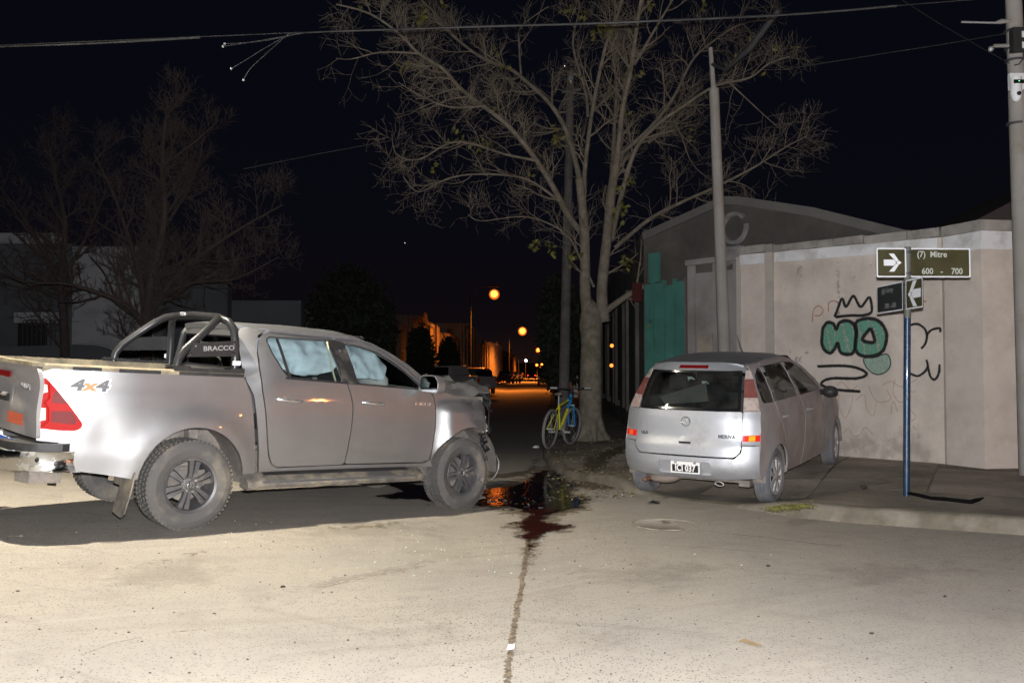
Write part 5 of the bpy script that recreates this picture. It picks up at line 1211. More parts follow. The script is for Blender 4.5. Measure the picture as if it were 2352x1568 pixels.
for k in range(4):
    s0 = -2.33 + k * sw; gbox(s0 + .012, s0 + sw - .035, .98, (3.05, 3.05, 3.0, 3.05)[k], .004, (.030, .045, .035, .05)[k], 'shutter', M['teal'])
    gbox(s0 + sw - .033, s0 + sw + .008, .98, 3.10, .004, .085, 'mullion', M['teal'] if k < 3 else M['trim'])
gbox(-2.2, -1.95, 3.08, 3.62, .004, .05, 'shutter', M['teal']); gbox(-2.34, -1.30, .0, .972, .004, .04, 'dado', mat('dark_red_dado', (.055, .03, .028), .9), gb)
gbox(-2.62, -2.40, 2.75, 3.1, .0, .04, 'red_sign_board', mat('red_board', (.06, .010, .008), .7))
# street front, receding
c0_ = gpt(-2.36, 0, 0) + g0
fa = lambda y: c0_.x + .044 * (y - c0_.y)
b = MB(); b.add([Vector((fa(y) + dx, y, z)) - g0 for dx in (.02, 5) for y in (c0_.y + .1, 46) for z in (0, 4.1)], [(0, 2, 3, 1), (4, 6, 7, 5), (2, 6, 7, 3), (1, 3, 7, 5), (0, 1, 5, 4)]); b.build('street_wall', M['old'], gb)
for k in range(8):
    y = 19.0 + k * 3.4
    b = MB(); b.box(Vector((fa(y) + .0, y, 1.9)) - g0, (.06, 1.3, 2.3)); w_ = b.build('window', M['gap'], gb)
    for dy in (-.75, .75):
        b = MB(); b.box(Vector((fa(y) - .03, y + dy, 1.9)) - g0, (.12, .18, 2.6)); b.build('window_frame', M['old'], w_)
for dz, yy in ((2.15, 24.6), (1.62, 24.8)):  # small glowing balls added for orange glints on the window panes
    b = MB(); q = Vector((fa(yy) - .10, yy, dz)) - g0; b.ball(q, .05, 8, 6); b.build('pane_glint', mat('amber_pane_glint', (.8, .4, .1), .4, emit=(1, .22, .03), estr=3), gb, 60)
# dark house whose eave shows over the pier
hs = empty('house', (10.4, 20.2, 0), label='dim house with an overhanging eave seen over the right end of the wall', cat='house')
b = MB(); b.box((1.9, 1.5, 2.35), (3.6, 3.0, 4.7)); b.build('wall', M['wall2'], hs)
b = MB(); b.prism([(-.35, 4.72), (1.9, 5.9), (4.2, 4.72), (4.2, 4.60), (-.35, 4.60)], lambda u, v, d: (u, d, v), -.5, 3.4); b.build('roof', mat('dark_roof', (.10, .095, .09), .9), hs)

# ------------------------------------------------------------------ poles, signs, wires
M['concrete'] = mat('pole_concrete', (.29, .275, .255), .92, var=.12, vscale=4, dirt=(.20, .18, .14), damt=.4, dscale=2, bump=.25, bscale=40)
def local_tube(P, r, n, name, m, root):
    o0 = root.location; b = MB(); b.tube([Vector(p) - o0 for p in P], r, n); return b.build(name, m, root, 60)
base = gnd(1665, 1030, .17); base = at(1664, 0, 14.6); base = Vector((base.x, 14.6, .17))
lp = empty('lamp_post', base, label='pale concrete lamp post leaning slightly behind the silver minivan', cat='lamp post')
tp = at(1640, 205, 14.65); local_tube([base, base.lerp(tp, .5), tp], [.105, .092, .078], 14, 'shaft', M['concrete'], lp)
t2_ = at(1632, 110, 14.65); local_tube([tp - Vector((0, 0, .1)), t2_], [.045, .035], 8, 'upper_tube', M['concrete'], lp)
M['darkmetal'] = mat('dark_metal', (.045, .045, .048), .6)
local_tube([t2_.lerp(tp, .4), at(1668, 160, 14.2), at(1722, 112, 13.7), at(1790, 22, 13.1)], [.03, .035, .05, .045], 8, 'lamp_arm', M['darkmetal'], lp)
bs_ = Vector((at(1291, 0, 18.6).x, 18.6, .17))
dp = empty('utility_pole', bs_, label='dim weathered pole just left of the big tree behind the bicycle', cat='utility pole')
tp = at(1311, 165, 18.6); local_tube([bs_, tp], [.115, .075], 12, 'shaft', mat('weathered_wood', (.075, .07, .066), .95, var=.3, vscale=5), dp)
local_tube([at(1290, 212, 18.5), at(1334, 205, 18.5)], .03, 6, 'crossarm', M['darkmetal'], dp)
b = MB(); b.ball(at(1311, 182, 18.48) - bs_, (.06, .06, .12), 10, 6); b.build('insulator', mat('glazed_insulator', (.22, .21, .22), .3), dp)
# right hand pole with its equipment
b0 = Vector((at(2350, 0, 11.0).x, 11.0, .19)); up = empty('utility_pole', b0, label='thick concrete utility pole with a security camera at the right edge', cat='utility pole')
tp = at(2325, -80, 11.0); local_tube([b0, b0.lerp(tp, .3), b0.lerp(tp, .6), tp], [.145, .125, .108, .088], 18, 'shaft', M['concrete'], up)
def upt(mb, name, m, sm=40):
    mb.v = [tuple(Vector(p) - b0) for p in mb.v]; return mb.build(name, m, up, sm)
cx = lambda v: 2325 + (v + 80) * (25 / 1170)
for v in (72, 112, 140, 285):
    b = MB(); p = at(cx(v), v, 11.0); b.tube([p + Vector((0, 0, -.012)), p + Vector((0, 0, .012))], .108, 18); upt(b, 'steel_band', M['darkmetal'])
c0 = at(2334, 200, 10.86); b = MB(); b.box(c0 + Vector((.0, .0, .06)), (.17, .05, .20)); upt(b, 'camera_bracket', M['white'])
b = MB(); b.tube([c0 + Vector((-.03, -.05, .10)), c0 + Vector((-.03, -.05, -.10)), c0 + Vector((-.03, -.06, -.17)), c0 + Vector((-.03, -.06, -.20))], [.062, .064, .05, .018], 16); cm_ = upt(b, 'security_camera', M['white'], 60)
b = MB(); b.box(c0 + Vector((-.03, -.115, .03)), (.12, .012, .045)); b.ball(c0 + Vector((-.03, -.112, -.11)), .026, 10, 8); b.v = [tuple(Vector(p) - b0) for p in b.v]; b.build('camera_lens', M['blackgloss'], cm_)
b = MB(); b.box(c0 + Vector((-.03, -.123, .035)), (.010, .004, .010)); b.v = [tuple(Vector(p) - b0) for p in b.v]; b.build('status_light', mat('green_led', (.1, .6, .2), .5, emit=(.1, 1, .3), estr=2.5), cm_)
q = at(2342, 93, 10.88); b = MB(); b.box(q, (.20, .10, .29)); bx = upt(b, 'junction_box', M['blackplastic'])
for dz in (.055, -.075):
    b = MB(); b.box(q + Vector((.055, -.053, dz)), (.11, .006, .075)); b.v = [tuple(Vector(p) - b0) for p in b.v]; b.build('box_label', M['white'], bx)
b = MB(); b.tube([at(2282, 106, 10.95), at(2325, 105, 10.95)], .022, 6); upt(b, 'side_arm', M['concrete'])
b = MB(); b.ball(at(2276, 113, 10.95), .035, 8, 6); upt(b, 'arm_insulator', M['rimlight'])
b = MB(); b.tube([at(2208, 51, 10.9), at(2285, 53, 10.9), at(2300, 50, 10.9), at(2326, 49, 10.95)], [.012, .012, .03, .012], 6); upt(b, 'tension_clamp', M['rimlight'])
b = MB(); b.tube([at(2352, 118, 10.85), at(2350, 135, 10.85), at(2340, 148, 10.85), at(2330, 150, 10.88)], .008, 6); upt(b, 'loop_wire', M['blackplastic'])
local_tube([b0 + Vector((-.09, -.13, 0)), b0 + Vector((-.09, -.125, 2.4))], .028, 8, 'conduit', M['concrete'], up)
# street name sign
M['signolive'] = mat('olive_sign_face', (.056, .052, .024), .4, spec=.4, var=.3, vscale=2.5); M['signdark'] = mat('dark_sign_face', (.030, .033, .033), .4, spec=.4)
M['signwhite'] = mat('reflective_white', (.78, .80, .83), .5); M['signtext'] = mat('faded_white_letters', (.50, .52, .47), .6); M['signdim'] = mat('worn_letters', (.17, .18, .175), .6)
M['bluepole'] = mat('dark_blue_pole', (.014, .042, .085), .34, .25, coat=.4, dirt=(.15, .15, .15), damt=.2, dscale=12)
sb = gnd(2082, 1141, .145); sg = empty('street_sign', sb, label='blue street sign post with crossed name plates by the graffiti wall', cat='street sign')
S0 = sb.copy(); stop = at(2085, 572, S0.y)
local_tube([S0 - Vector((0, 0, .05)), S0.lerp(stop, .45), stop + Vector((0, 0, .02))], .034, 14, 'post', M['bluepole'], sg)
local_tube([S0.lerp(stop, .72), stop + Vector((0, 0, .015))], .0365, 14, 'sleeve', mat('olive_sleeve', (.10, .105, .09), .6), sg)
def plate_(name, A, xd, w, h, m, zc, sgn=1):
    """thin plate: A left end, xd unit direction, faces the road"""
    nrm = Vector((xd.y, -xd.x, 0)).normalized(); nrm = nrm if nrm.y < 0 else -nrm
    f = lambda u, v, d: A + xd * u + Vector((0, 0, zc + v)) + nrm * d - S0
    ol = rounded([(0, -h / 2), (w, -h / 2), (w, h / 2), (0, h / 2)], .018, 4); b = MB(); b.prism(ol, f, -.006, .0); p = b.build(name, m, sg, 30)
    inn = rounded([(.014, -h / 2 + .014), (w - .014, -h / 2 + .014), (w - .014, h / 2 - .014), (.014, h / 2 - .014)], .012, 4)
    panel('white_border', ol, lambda u, v: f(u, v, .0015), M['signwhite'], p, holes=[inn], h=.1, thick=0, out=tuple(nrm))
    return p, f, nrm
xd = Vector((1, .03, 0)).normalized(); zc = .5 * (at(2050, 570, S0.y).z + at(2050, 638, S0.y).z)
hh = at(2050, 570, S0.y).z - at(2050, 637, S0.y).z
A1 = at(2010, 600, S0.y); A1 = Vector((A1.x, S0.y - .035, 0)); w1 = at(2079, 600, S0.y).x - A1.x
p1_, f1, n1 = plate_('arrow_plate', A1, xd, w1, hh, M['signolive'], zc)
def arrow(p, f, x0, x1, flip=False, k=1.0):
    W_ = x1 - x0; X = lambda t: x0 + (t if not flip else 1 - t) * W_
    for poly in ([(0, -.17), (.55, -.17), (.67, -.06), (.67, .06), (.55, .17), (0, .17)], [(.29, .5), (.58, .5), (.84, .125), (.71, .055), (.59, .165)], [(.29, -.5), (.58, -.5), (.84, -.125), (.71, -.055), (.59, -.165)], [(.725, .035), (.86, .11), (1.0, .0), (.86, -.11), (.725, -.035)]):
        poly = [(X(u), v * min(W_, .26)) for u, v in poly]
        b = MB(); b.prism(poly, f, .002, .004); b.build('arrow_piece', M['signwhite'], p, 0)
arrow(p1_, f1, .075, w1 - .05)
A2 = A1 + xd * (w1 + .035); w2 = at(2226, 600, S0.y + .02).x - A2.x
p2_, f2, n2 = plate_('name_plate', A2, xd, w2, hh, M['signolive'], zc)
def sign_text(p, f, s_, size, u, v, m, xd, bold=.0015, xs=.92):
    o = f(u, v, .003); return text_on('sign_lettering', s_, size, m, p, o, xd, (0, 0, 1), .0006, bold, xscale=xs)
sign_text(p2_, f2, '(7)  Mitre', .088, .235, .085, M['signtext'], xd); sign_text(p2_, f2, '600', .088, .185, -.09, M['signtext'], xd); sign_text(p2_, f2, '-', .088, .335, -.09, M['signtext'], xd); sign_text(p2_, f2, '700', .088, .495, -.09, M['signtext'], xd)
z3 = zc - hh - .035; xe = Vector((.035, -1, 0)).normalized()
L3 = .62; A3 = S0 - xe * (L3 + .03) ; A3.z = 0; A3 += Vector((-.005, -.03, 0))
p3_, f3, n3 = plate_('name_plate', A3, xe, L3, hh, M['signdark'], z3)
sign_text(p3_, f3, '(6) Garay', .078, .26, .085, M['signdim'], xe); sign_text(p3_, f3, '700 - 600', .078, .33, -.085, M['signdim'], xe)
A4 = S0 + xe * .035; A4.z = 0; A4 += Vector((-.005, -.03, 0)); p4_, f4, n4 = plate_('arrow_plate', A4, xe, .36, hh, M['signolive'], z3); arrow(p4_, f4, .05, .32, True)
for z in (zc + .11, zc - .11, z3 + .11, z3 - .11):
    b = MB(); b.tube([Vector((0, 0, z - .014)) + (S0 - S0) , Vector((0, 0, z + .014))], .040, 12); o = b.build('clamp', M['darkmetal'], sg, 40); o.location = (S0.lerp(stop, z / stop.z) - S0); o.location.z = 0 - S0.z
# flat black strip lying on the pavement from the foot of the post
SV = [(2086, 1139), (2110, 1143), (2140, 1149), (2170, 1151), (2200, 1154), (2230, 1157), (2246, 1153), (2258, 1150)]
P = [gnd(u, v, .155) for u, v in SV]; P = [Vector((p.x, p.y, pave_z(p.x, p.y) + .030)) for p in P]
b = MB(); b.tube(P, [.03, .032, .032, .034, .034, .036, .030, .012], 8, flat=.55); finish(b.build('rubber_strip', mat('black_rubber', (.004, .004, .004), .95, spec=.1), smooth=40), 'bent black rubber strip lying on the pavement by the sign post', 'rubber strip')
# overhead wires
M['wire'] = mat('aged_cable', (.012, .012, .012), .7, var=.4, vscale=6); M['wirepale'] = mat('pale_cable_sheath', (.03, .03, .03), .7, var=.5, vscale=5)
def wire(V, r, name, label, m, cat='cable', parent=None, group=None):
    b = MB(); b.tube([at(u, v, Y) for u, v, Y in V], r, 6); o = b.build(name, m, parent, 60)
    return finish(o, label, cat, group) if not parent else o
ca = empty('overhead_cable', at(1176, 58, 9.6), label='thick sagging overhead cable bundle with frayed ends across the top', cat='cable'); o0c = ca.location.copy()
def cpart(V, r, name, m):
    b = MB(); P = [at(u, v, Y) for u, v, Y in V]; P = [p - o0c for p in smooth_path(P, 5)]; rr = r if not isinstance(r, list) else [r[min(len(r) - 1, int(i * len(r) / len(P)))] for i in range(len(P))]; b.tube(P, rr, 6); b.build(name, m, ca, 60)
cpart([(-60, 110, 9.4), (200, 101, 9.4), (330, 94, 9.4), (460, 86, 9.4)], [.007, .009, .011, .013], 'sheathed_cable', M['wirepale'])
cpart([(-60, 107, 9.5), (460, 85, 9.5), (760, 72, 9.5), (1100, 60, 9.5), (1400, 51, 9.5), (1800, 33, 9.5), (2080, 12, 9.5), (2420, -16, 9.5)], .006, 'carrier_wire', M['wire'])
cpart([(660, 78, 9.45), (760, 73, 9.45), (1100, 62, 9.45), (1400, 53, 9.45), (1800, 35, 9.45), (2060, 14, 9.45)], [.007, .010, .011, .010, .012], 'cable_bundle', M['wirepale'])
for V in ([(700, 76, 9.4), (630, 88, 9.4), (570, 98, 9.3), (512, 107, 9.3)], [(690, 77, 9.4), (600, 95, 9.4), (516, 101, 9.35)], [(665, 79, 9.4), (610, 110, 9.35), (565, 138, 9.3), (531, 158, 9.3)], [(660, 80, 9.4), (610, 125, 9.35), (575, 158, 9.3), (559, 184, 9.3)]):
    cpart(V, .004, 'frayed_strand', M['wirepale'])
    b = MB(); b.ball(at(*V[-1]) - o0c, .014, 6, 4); b.build('strand_end', M['rimlight'], ca)
wire([(560, 388, 14), (740, 352, 14), (905, 322, 14), (1300, 215, 18.6)], .006, 'overhead_wire', 'faint thin wire running from the left bare tree up behind the big tree', M['wire'])
wire([(1800, 160, 13), (2000, 128, 12.4), (2180, 100, 11.8), (2330, 74, 11)], .006, 'overhead_wire', 'thin wire rising to the black box on the right pole', M['wire'])
wire([(2040, -20, 10), (2150, 50, 10.4), (2250, 108, 10.8), (2330, 152, 11)], .004, 'overhead_wire', 'thin wire slanting down from the top edge to the right pole', M['wire'])
# ------------------------------------------------------------------ trees
def rvec(rg): return Vector((rg.gauss(0, 1), rg.gauss(0, 1), rg.gauss(0, 1))).normalized()
def wander(rg, p, d, L, r0, r1, n, jit, up=0.0):
    pts = [p.copy()]; rad = [r0]; d = d.normalized()
    for i in range(n):
        d = (d + rvec(rg) * jit + Vector((0, 0, up))).normalized(); p = p + d * (L / n); pts.append(p.copy()); rad.append(r0 + (r1 - r0) * (i + 1) / n)
    return pts, rad
def twig_tree(rg, mb, tips, limb, r0, L, depth, jit, up, spread, n_child, minr=.0035, t0=.15):
    """side shoots along a limb, recursively"""
    pts, rad = limb; N = len(pts) - 1
    for c in range(n_child):
        t = t0 + (1 - t0) * (c + rg.random()) / n_child; f = t * N; i = min(N - 1, int(f)); p = pts[i].lerp(pts[i + 1], f - i)
        d = (pts[i + 1] - pts[i]).normalized(); s_ = rvec(rg); s_ = (s_ - d * s_.dot(d)).normalized()
        nd = d * (1 - spread) + s_ * spread * 1.5 + Vector((0, 0, up * 2)); l_ = L * rg.uniform(.6, 1.25) * (1.2 - .75 * t); r_ = max(minr, min(rad[i] * .6, r0) * rg.uniform(.7, 1))
        q = wander(rg, p, nd, l_, r_, max(minr * .6, r_ * .35), 5 if depth > 1 else 4, jit, up)
        mb.tube(q[0], q[1], 5 if r_ > .02 else 4 if r_ > .009 else 3, cap=False)
        tips.append((q[0][-1], q[0][-2]))
        if depth > 1: twig_tree(rg, mb, tips, q, r_ * .6, L * .58, depth - 1, jit * 1.1, up, spread, max(2, int(n_child * .55)), minr)
M['bark'] = mat('grey_brown_bark', (.165, .142, .110), .95, var=.30, vscale=7, dirt=(.085, .088, .05), damt=.35, dscale=3, bump=.8, bscale=28)
M['twig'] = mat('grey_twig_bark', (.165, .138, .102), .95, var=.15, vscale=4)
M['leaf'] = mat('yellow_green_leaf', (.11, .105, .022), .7, var=.45, vscale=6)
T0 = Vector((1.53, 17.6, .16))
st = empty('street_tree', T0, label='big leafless street tree with spreading limbs and a few yellowing leaves', cat='tree')
rg = random.Random(11)
def Z3(zx, zy): return (746.4 + zx * .5127, zy * .5127)
def limb_pts(P, y0, y1):
    out = []; n_ = len(P)
    for i, (zx, zy) in enumerate(P):
        u, v = Z3(zx, zy); t = i / (n_ - 1); out.append(at(u, v, 17.6 + y0 + (y1 - y0) * t) - T0)
    return smooth_path(out, 4)
def at0(u, v, Y=17.6): return at(u, v, Y) - T0
b = MB()
tr = [Vector((0, 0, -.1)), Vector((0, 0, .12)), at0(1356, 985), at0(1356, 940), at0(1357, 860), at0(1358, 790), at0(1357, 745), at0(1357, 722), at0(1357, 700), at0(1357, 688)]
b.tube(tr, [.36, .29, .235, .222, .212, .20, .228, .205, .13, .04], 18)
for a_ in range(7):
    an = a_ * .9 + .3; b.tube([Vector((math.cos(an) * .14, math.sin(an) * .14, .42)), Vector((math.cos(an) * .22, math.sin(an) * .22, .12)), Vector((math.cos(an) * .38, math.sin(an) * .38, -.04))], [.08, .085, .04], 7)
b.build('trunk', M['bark'], st, 60)
LIMBS = [
 ([(1178, 1440), (1165, 1300), (1165, 1150), (1160, 1000), (1140, 800)], 0, -.2, .125, .085),
 ([(1250, 1440), (1240, 1300), (1262, 1080), (1285, 850), (1310, 700)], 0, -.3, .125, .08),
 ([(1150, 1040), (1100, 980), (1000, 800), (900, 655), (800, 545), (700, 470), (600, 390), (530, 310), (420, 240), (330, 150), (200, 62), (50, 20)], 0, -2.2, .085, .016),
 ([(1140, 800), (1090, 610), (1020, 480), (930, 390), (830, 310), (720, 270), (620, 200), (540, 130), (510, 80), (410, -20)], -.2, .8, .07, .016),
 ([(1155, 900), (1165, 750), (1185, 580), (1215, 400), (1260, 200), (1300, 100), (1345, -40)], -.1, -.8, .065, .025),
 ([(1310, 700), (1335, 480), (1372, 300), (1400, 100), (1425, -40)], -.3, -1.4, .07, .035),
 ([(1262, 1000), (1285, 760), (1300, 520), (1305, 380), (1290, 240), (1270, 120)], 0, 1.0, .06, .02),
 ([(1280, 1080), (1345, 810), (1400, 655), (1500, 550), (1600, 480), (1750, 385), (1900, 350), (1990, 285), (2080, 255)], 0, -1.2, .07, .012),
 ([(1325, 690), (1450, 580), (1560, 440), (1640, 280), (1720, 200), (1860, 110), (2000, 90)], -.3, .6, .055, .014),
 ([(1225, 1420), (1345, 1330), (1450, 1272), (1560, 1222), (1650, 1195)], 0, -.8, .085, .05),
 ([(1300, 1110), (1450, 985), (1600, 905), (1720, 852), (1900, 762), (2000, 700), (2080, 650), (2160, 610)], .1, -1.8, .055, .010),
 ([(1205, 1285), (1140, 1150), (1090, 1060), (1000, 1000), (880, 970), (700, 990), (640, 960)], 0, -1.0, .035, .008),
 ([(1050, 900), (900, 802), (700, 780), (550, 800), (420, 860), (350, 790)], -.6, -1.5, .035, .007),
 ([(950, 720), (800, 690), (680, 650), (560, 640), (420, 715), (320, 690), (300, 600)], -.9, -1.6, .035, .007),
 ([(720, 475), (560, 480), (430, 430), (330, 370)], -1.2, -1.8, .03, .007),
 ([(1385, 290), (1480, 130), (1575, -30)], -1.0, -1.0, .04, .02),
 ([(1178, 520), (1165, 400), (1110, 200), (1140, 40), (1120, -60)], 0, .9, .04, .016),
 ([(420, 240), (250, 235), (120, 265), (50, 262)], -1.9, -2.3, .025, .006),
 ([(1450, 640), (1560, 560), (1600, 620), (1650, 740), (1760, 830)], -.4, 1.0, .03, .006),
 ([(880, 360), (870, 200), (880, 120), (1000, 30)], .3, .8, .03, .010),
 ([(1500, 960), (1620, 1000), (1780, 1040), (1920, 940)], -.4, -.9, .022, .006),
 ([(1800, 360), (1950, 500), (2040, 580)], -.9, -1.2, .022, .006),
]
limbs = []
for P, y0, y1, r0, r1 in LIMBS:
    q = limb_pts(P, y0, y1); n_ = len(q); rad = [(r0 + (r1 - r0) * (i / (n_ - 1)) ** .8) * (.97 if r0 > .1 else .80) for i in range(n_)]; limbs.append((q, rad))
    lb = MB(); lb.tube(q, rad, 10); lb.build('limb', M['bark'], st, 60)
tw = MB(); tips = []
for k, (q, rad) in enumerate(limbs):
    L_ = sum((q[i + 1] - q[i]).length for i in range(len(q) - 1))
    if k == 9: n_c = 7
    else: n_c = int(L_ * (1.9 if k < 2 else 3.3)) + 2
    twig_tree(rg, tw, tips, (q, rad), .024, .95 if k > 1 else .9, 3, .26, .045, .48, n_c, .0026, .3 if k < 2 else .12)
tw.build('branches', M['twig'], st, 0, fix=False)['kind'] = 'stuff'
lf = MB(); rg2 = random.Random(3)
def leafspray(mb, p, d, n, size):
    d = d.normalized()
    for i in range(n):
        q = p + d * (i // 2) * size * .55; s_ = rvec(rg2); s_ = (s_ - d * s_.dot(d)).normalized(); a = d * .5 + s_ + Vector((0, 0, -.35)); a.normalize(); w = a.cross(rvec(rg2)).normalized() * size * .28
        mb.add([q, q + a * size * .5 + w, q + a * size, q + a * size * .5 - w], [(0, 1, 2), (0, 2, 3)])
for p, pp in tips:
    if rg2.random() < .004: leafspray(lf, p, p - pp, rg2.randint(4, 10), .13)
for u, v in ((1545, 675), (1560, 690), (1525, 660), (1600, 640), (1620, 600), (1500, 740), (1490, 745), (1560, 600), (1440, 590), (1580, 630), (1260, 560), (1230, 555), (1425, 455), (1430, 420), (1420, 480), (1380, 65), (1360, 70), (1100, 320), (1110, 330), (1275, 310), (1310, 580)):
    for _ in range(2): leafspray(lf, at0(u + rg2.uniform(-8, 8), v + rg2.uniform(-8, 8), 16.9), rvec(rg2) + Vector((.3, 0, -.5)), 8, .12)
lf.build('leaves', M['leaf'], st, 0, fix=False)['kind'] = 'stuff'

# bare trees in front of the house on the left
M['redbark'] = mat('reddish_brown_bark', (.055, .041, .036), .95, var=.25, vscale=5)
def fan_tree(root, stems, seed, m, L=1.2, dens=2.2, low=True):
    rg = random.Random(seed); o0 = root.location; lims = []; tk = MB()
    for P, r0, r1 in stems:
        q = smooth_path([at(u, v, Y) - o0 for u, v, Y in P], 4); n_ = len(q); rad = [r0 + (r1 - r0) * i / (n_ - 1) for i in range(n_)]; tk.tube(q, rad, 8); lims.append((q, rad))
    tk.build('trunk', m, root, 60)
    tw = MB(); tips = []
    for q, rad in lims:
        L_ = sum((q[i + 1] - q[i]).length for i in range(len(q) - 1))
        twig_tree(rg, tw, tips, (q, rad), .035, L, 4, .20, .09, .5, int(L_ * dens) + 3, .0055, .1)
    tw.build('branches', m, root, 0, fix=False)['kind'] = 'stuff'
t1 = empty('bare_tree', (at(335, 0, 20).x, 20, road_z(-8)), label='tall bare reddish tree with a dense crown right behind the pickup bed', cat='tree', group='bare trees before the dim house')
fan_tree(t1, [([(338, 900, 20), (336, 760, 20), (345, 660, 20), (378, 500, 20), (372, 380, 20), (385, 230, 20)], .15, .02), ([(336, 740, 20), (325, 650, 20.1), (300, 560, 20.3), (262, 450, 20.5), (215, 350, 20.8)], .09, .015),
 ([(336, 735, 20), (400, 640, 19.8), (470, 580, 19.5), (560, 520, 19.3), (650, 470, 19.2)], .07, .012), ([(330, 745, 20), (290, 700, 19.8), (220, 670, 19.6), (140, 650, 19.4), (60, 655, 19.3)], .07, .012), ([(336, 700, 20), (360, 560, 20.4), (440, 420, 20.8), (470, 310, 21)], .06, .012),
 ([(345, 660, 20), (420, 600, 20.6), (520, 600, 20.9), (610, 580, 21)], .05, .01), ([(372, 380, 20), (430, 340, 20), (490, 290, 20)], .03, .01), ([(340, 690, 20), (440, 650, 19.6), (540, 640, 19.2), (640, 590, 19)], .05, .01)], 21, M['redbark'], 1.15, 2.6)
t2r = empty('bare_tree', (at(148, 0, 23).x, 23, road_z(-11)), label='shorter bare tree farther left with thin pale stems', cat='tree', group='bare trees before the dim house')
fan_tree(t2r, [([(150, 900, 23), (148, 760, 23), (140, 640, 23), (150, 520, 23), (130, 420, 23), (110, 320, 23)], .13, .015), ([(145, 660, 23), (90, 560, 23.2), (40, 480, 23.4), (-10, 420, 23.6)], .07, .012), ([(142, 640, 23), (190, 560, 23.1), (230, 470, 23.3), (260, 400, 23.4)], .06, .012), ([(145, 690, 23), (60, 650, 23.1), (-30, 620, 23.2), (-100, 590, 23.2)], .06, .012)], 33, M['redbark'], 1.2, 2.2)
# dense dark evergreens
def leaf_crown(root, blobs, n, size, m, seed):
    rg = random.Random(seed); mb = MB(); o0 = root.location
    for k in range(n):
        c, r = blobs[rg.randrange(len(blobs))]; d = rvec(rg); p = Vector(c) - o0 + Vector((d.x * r[0], d.y * r[1], d.z * r[2])) * (rg.random() ** .33) * rg.uniform(.75, 1.08)
        a = rvec(rg) * size * rg.uniform(.5, 1.2); w = a.cross(rvec(rg)).normalized() * size * .4
        mb.add([p - a * .5, p + w, p + a * .5, p - w], [(0, 1, 2), (0, 2, 3)])
    mb.build('crown', m, root, 0, fix=False)['kind'] = 'stuff'
M['ever'] = mat('dark_evergreen_leaf', (.028, .036, .020), .8, var=.4, vscale=2)
def evergreen(u0, u1, v0, Y, seed, label, n=9000, name='evergreen_tree'):
    a = at(u0, v0, Y); c_ = at(u1, v0, Y); cxx = (a.x + c_.x) / 2; rr = (c_.x - a.x) / 2; zt = a.z; zb = .4
    r = empty(name, (cxx, Y, road_z(cxx)), label=label, cat='tree')
    bl = [((cxx, Y, zb + (zt - zb) * .45), (rr * .95, rr * .9, (zt - zb) * .45)), ((cxx - rr * .3, Y, zb + (zt - zb) * .55), (rr * .6, rr * .6, (zt - zb) * .42)), ((cxx + rr * .35, Y - .4, zb + (zt - zb) * .5), (rr * .6, rr * .6, (zt - zb) * .4)), ((cxx, Y, zb + (zt - zb) * .72), (rr * .55, rr * .5, (zt - zb) * .27))]
    leaf_crown(r, bl, n, .22, M['ever'], seed)
    b = MB(); b.tube([(0, 0, -.2), (0, 0, (zt - zb) * .5)], [.22, .12], 8); b.build('trunk', M['redbark'], r)
    return r
evergreen(690, 925, 600, 38, 5, 'dark rounded evergreen tree behind the pickup cab')
evergreen(1226, 1345, 620, 34, 6, 'dim leafy tree over the pavement to the left of the big bare tree', 7000, 'leafy_tree')

# ------------------------------------------------------------------ bicycle leaning on the dim pole
BW = Vector((.60, 15.05, 0)); BF = Vector((1.01, 16.02, 0))
bw0 = (at(1258, 0, 15.05)); BW.x = bw0.x; BF.x = at(1307, 0, 16.0).x
zg = .165; bd = (BF - BW); wbase = bd.length; bdn = bd.normalized()
bike = empty('bicycle', (BW.x, BW.y, zg), (0, 0, 0), label='yellow and blue mountain bike leaning beside the tree trunk', cat='bicycle')
ax = bdn; side = Vector((-ax.y, ax.x, 0)); lean = R(6)
def bk(f, h, s_=0.0):  # along, up, sideways in the leaning frame
    upv = Vector((0, 0, math.cos(lean))) - side * -math.sin(lean) * -1; upv = Vector((0, 0, 1)) * math.cos(lean) + (-side) * -math.sin(lean) * -1
    return ax * f + upv * h + side * s_
M['byellow'] = mat('yellow_frame_paint', (.50, .48, .03), .4, coat=.4); M['bblue'] = mat('blue_frame_paint', (.016, .17, .38), .4, coat=.4); M['bgrey'] = mat('dusty_bike_tyre', (.16, .155, .15), .9); M['balu'] = mat('worn_aluminium', (.42, .41, .39), .5, .4)
WR = .335
def bwheel(f, steer=0.0):
    w = empty('wheel', tuple(bk(f, WR)), parent=bike); xa = (ax * math.cos(steer) + side * math.sin(steer)); upv = (bk(0, 1)).normalized()
    b = MB(); b.tube([(xa * math.cos(t) + upv * math.sin(t)) * (WR - .026) for t in [2 * math.pi * i / 40 for i in range(41)]], .027, 8, cap=False); b.build('tyre', M['bgrey'], w, 60)
    b = MB(); b.tube([(xa * math.cos(t) + upv * math.sin(t)) * (WR - .062) for t in [2 * math.pi * i / 40 for i in range(41)]], .010, 6, cap=False); b.build('rim', M['blackplastic'], w, 60)
    b = MB(); n_ = xa.cross(upv)
    for i in range(18):
        t = 2 * math.pi * i / 18; d = xa * math.cos(t) + upv * math.sin(t); b.tube([n_ * (.02 if i % 2 else -.02), d * (WR - .06)], .0014, 3, cap=False)
    b.build('spokes', M['balu'], w, 0)['kind'] = 'stuff'
    b = MB(); b.tube([n_ * .05, n_ * -.05], .018, 8); b.build('hub', M['balu'], w, 60)
bwheel(0); bwheel(wbase, -.12)
def bt(name, P, r, m, n=8):
    b = MB(); b.tube([bk(*q) for q in P], r, n); return b.build(name, m, bike, 60)
k = wbase / 1.06
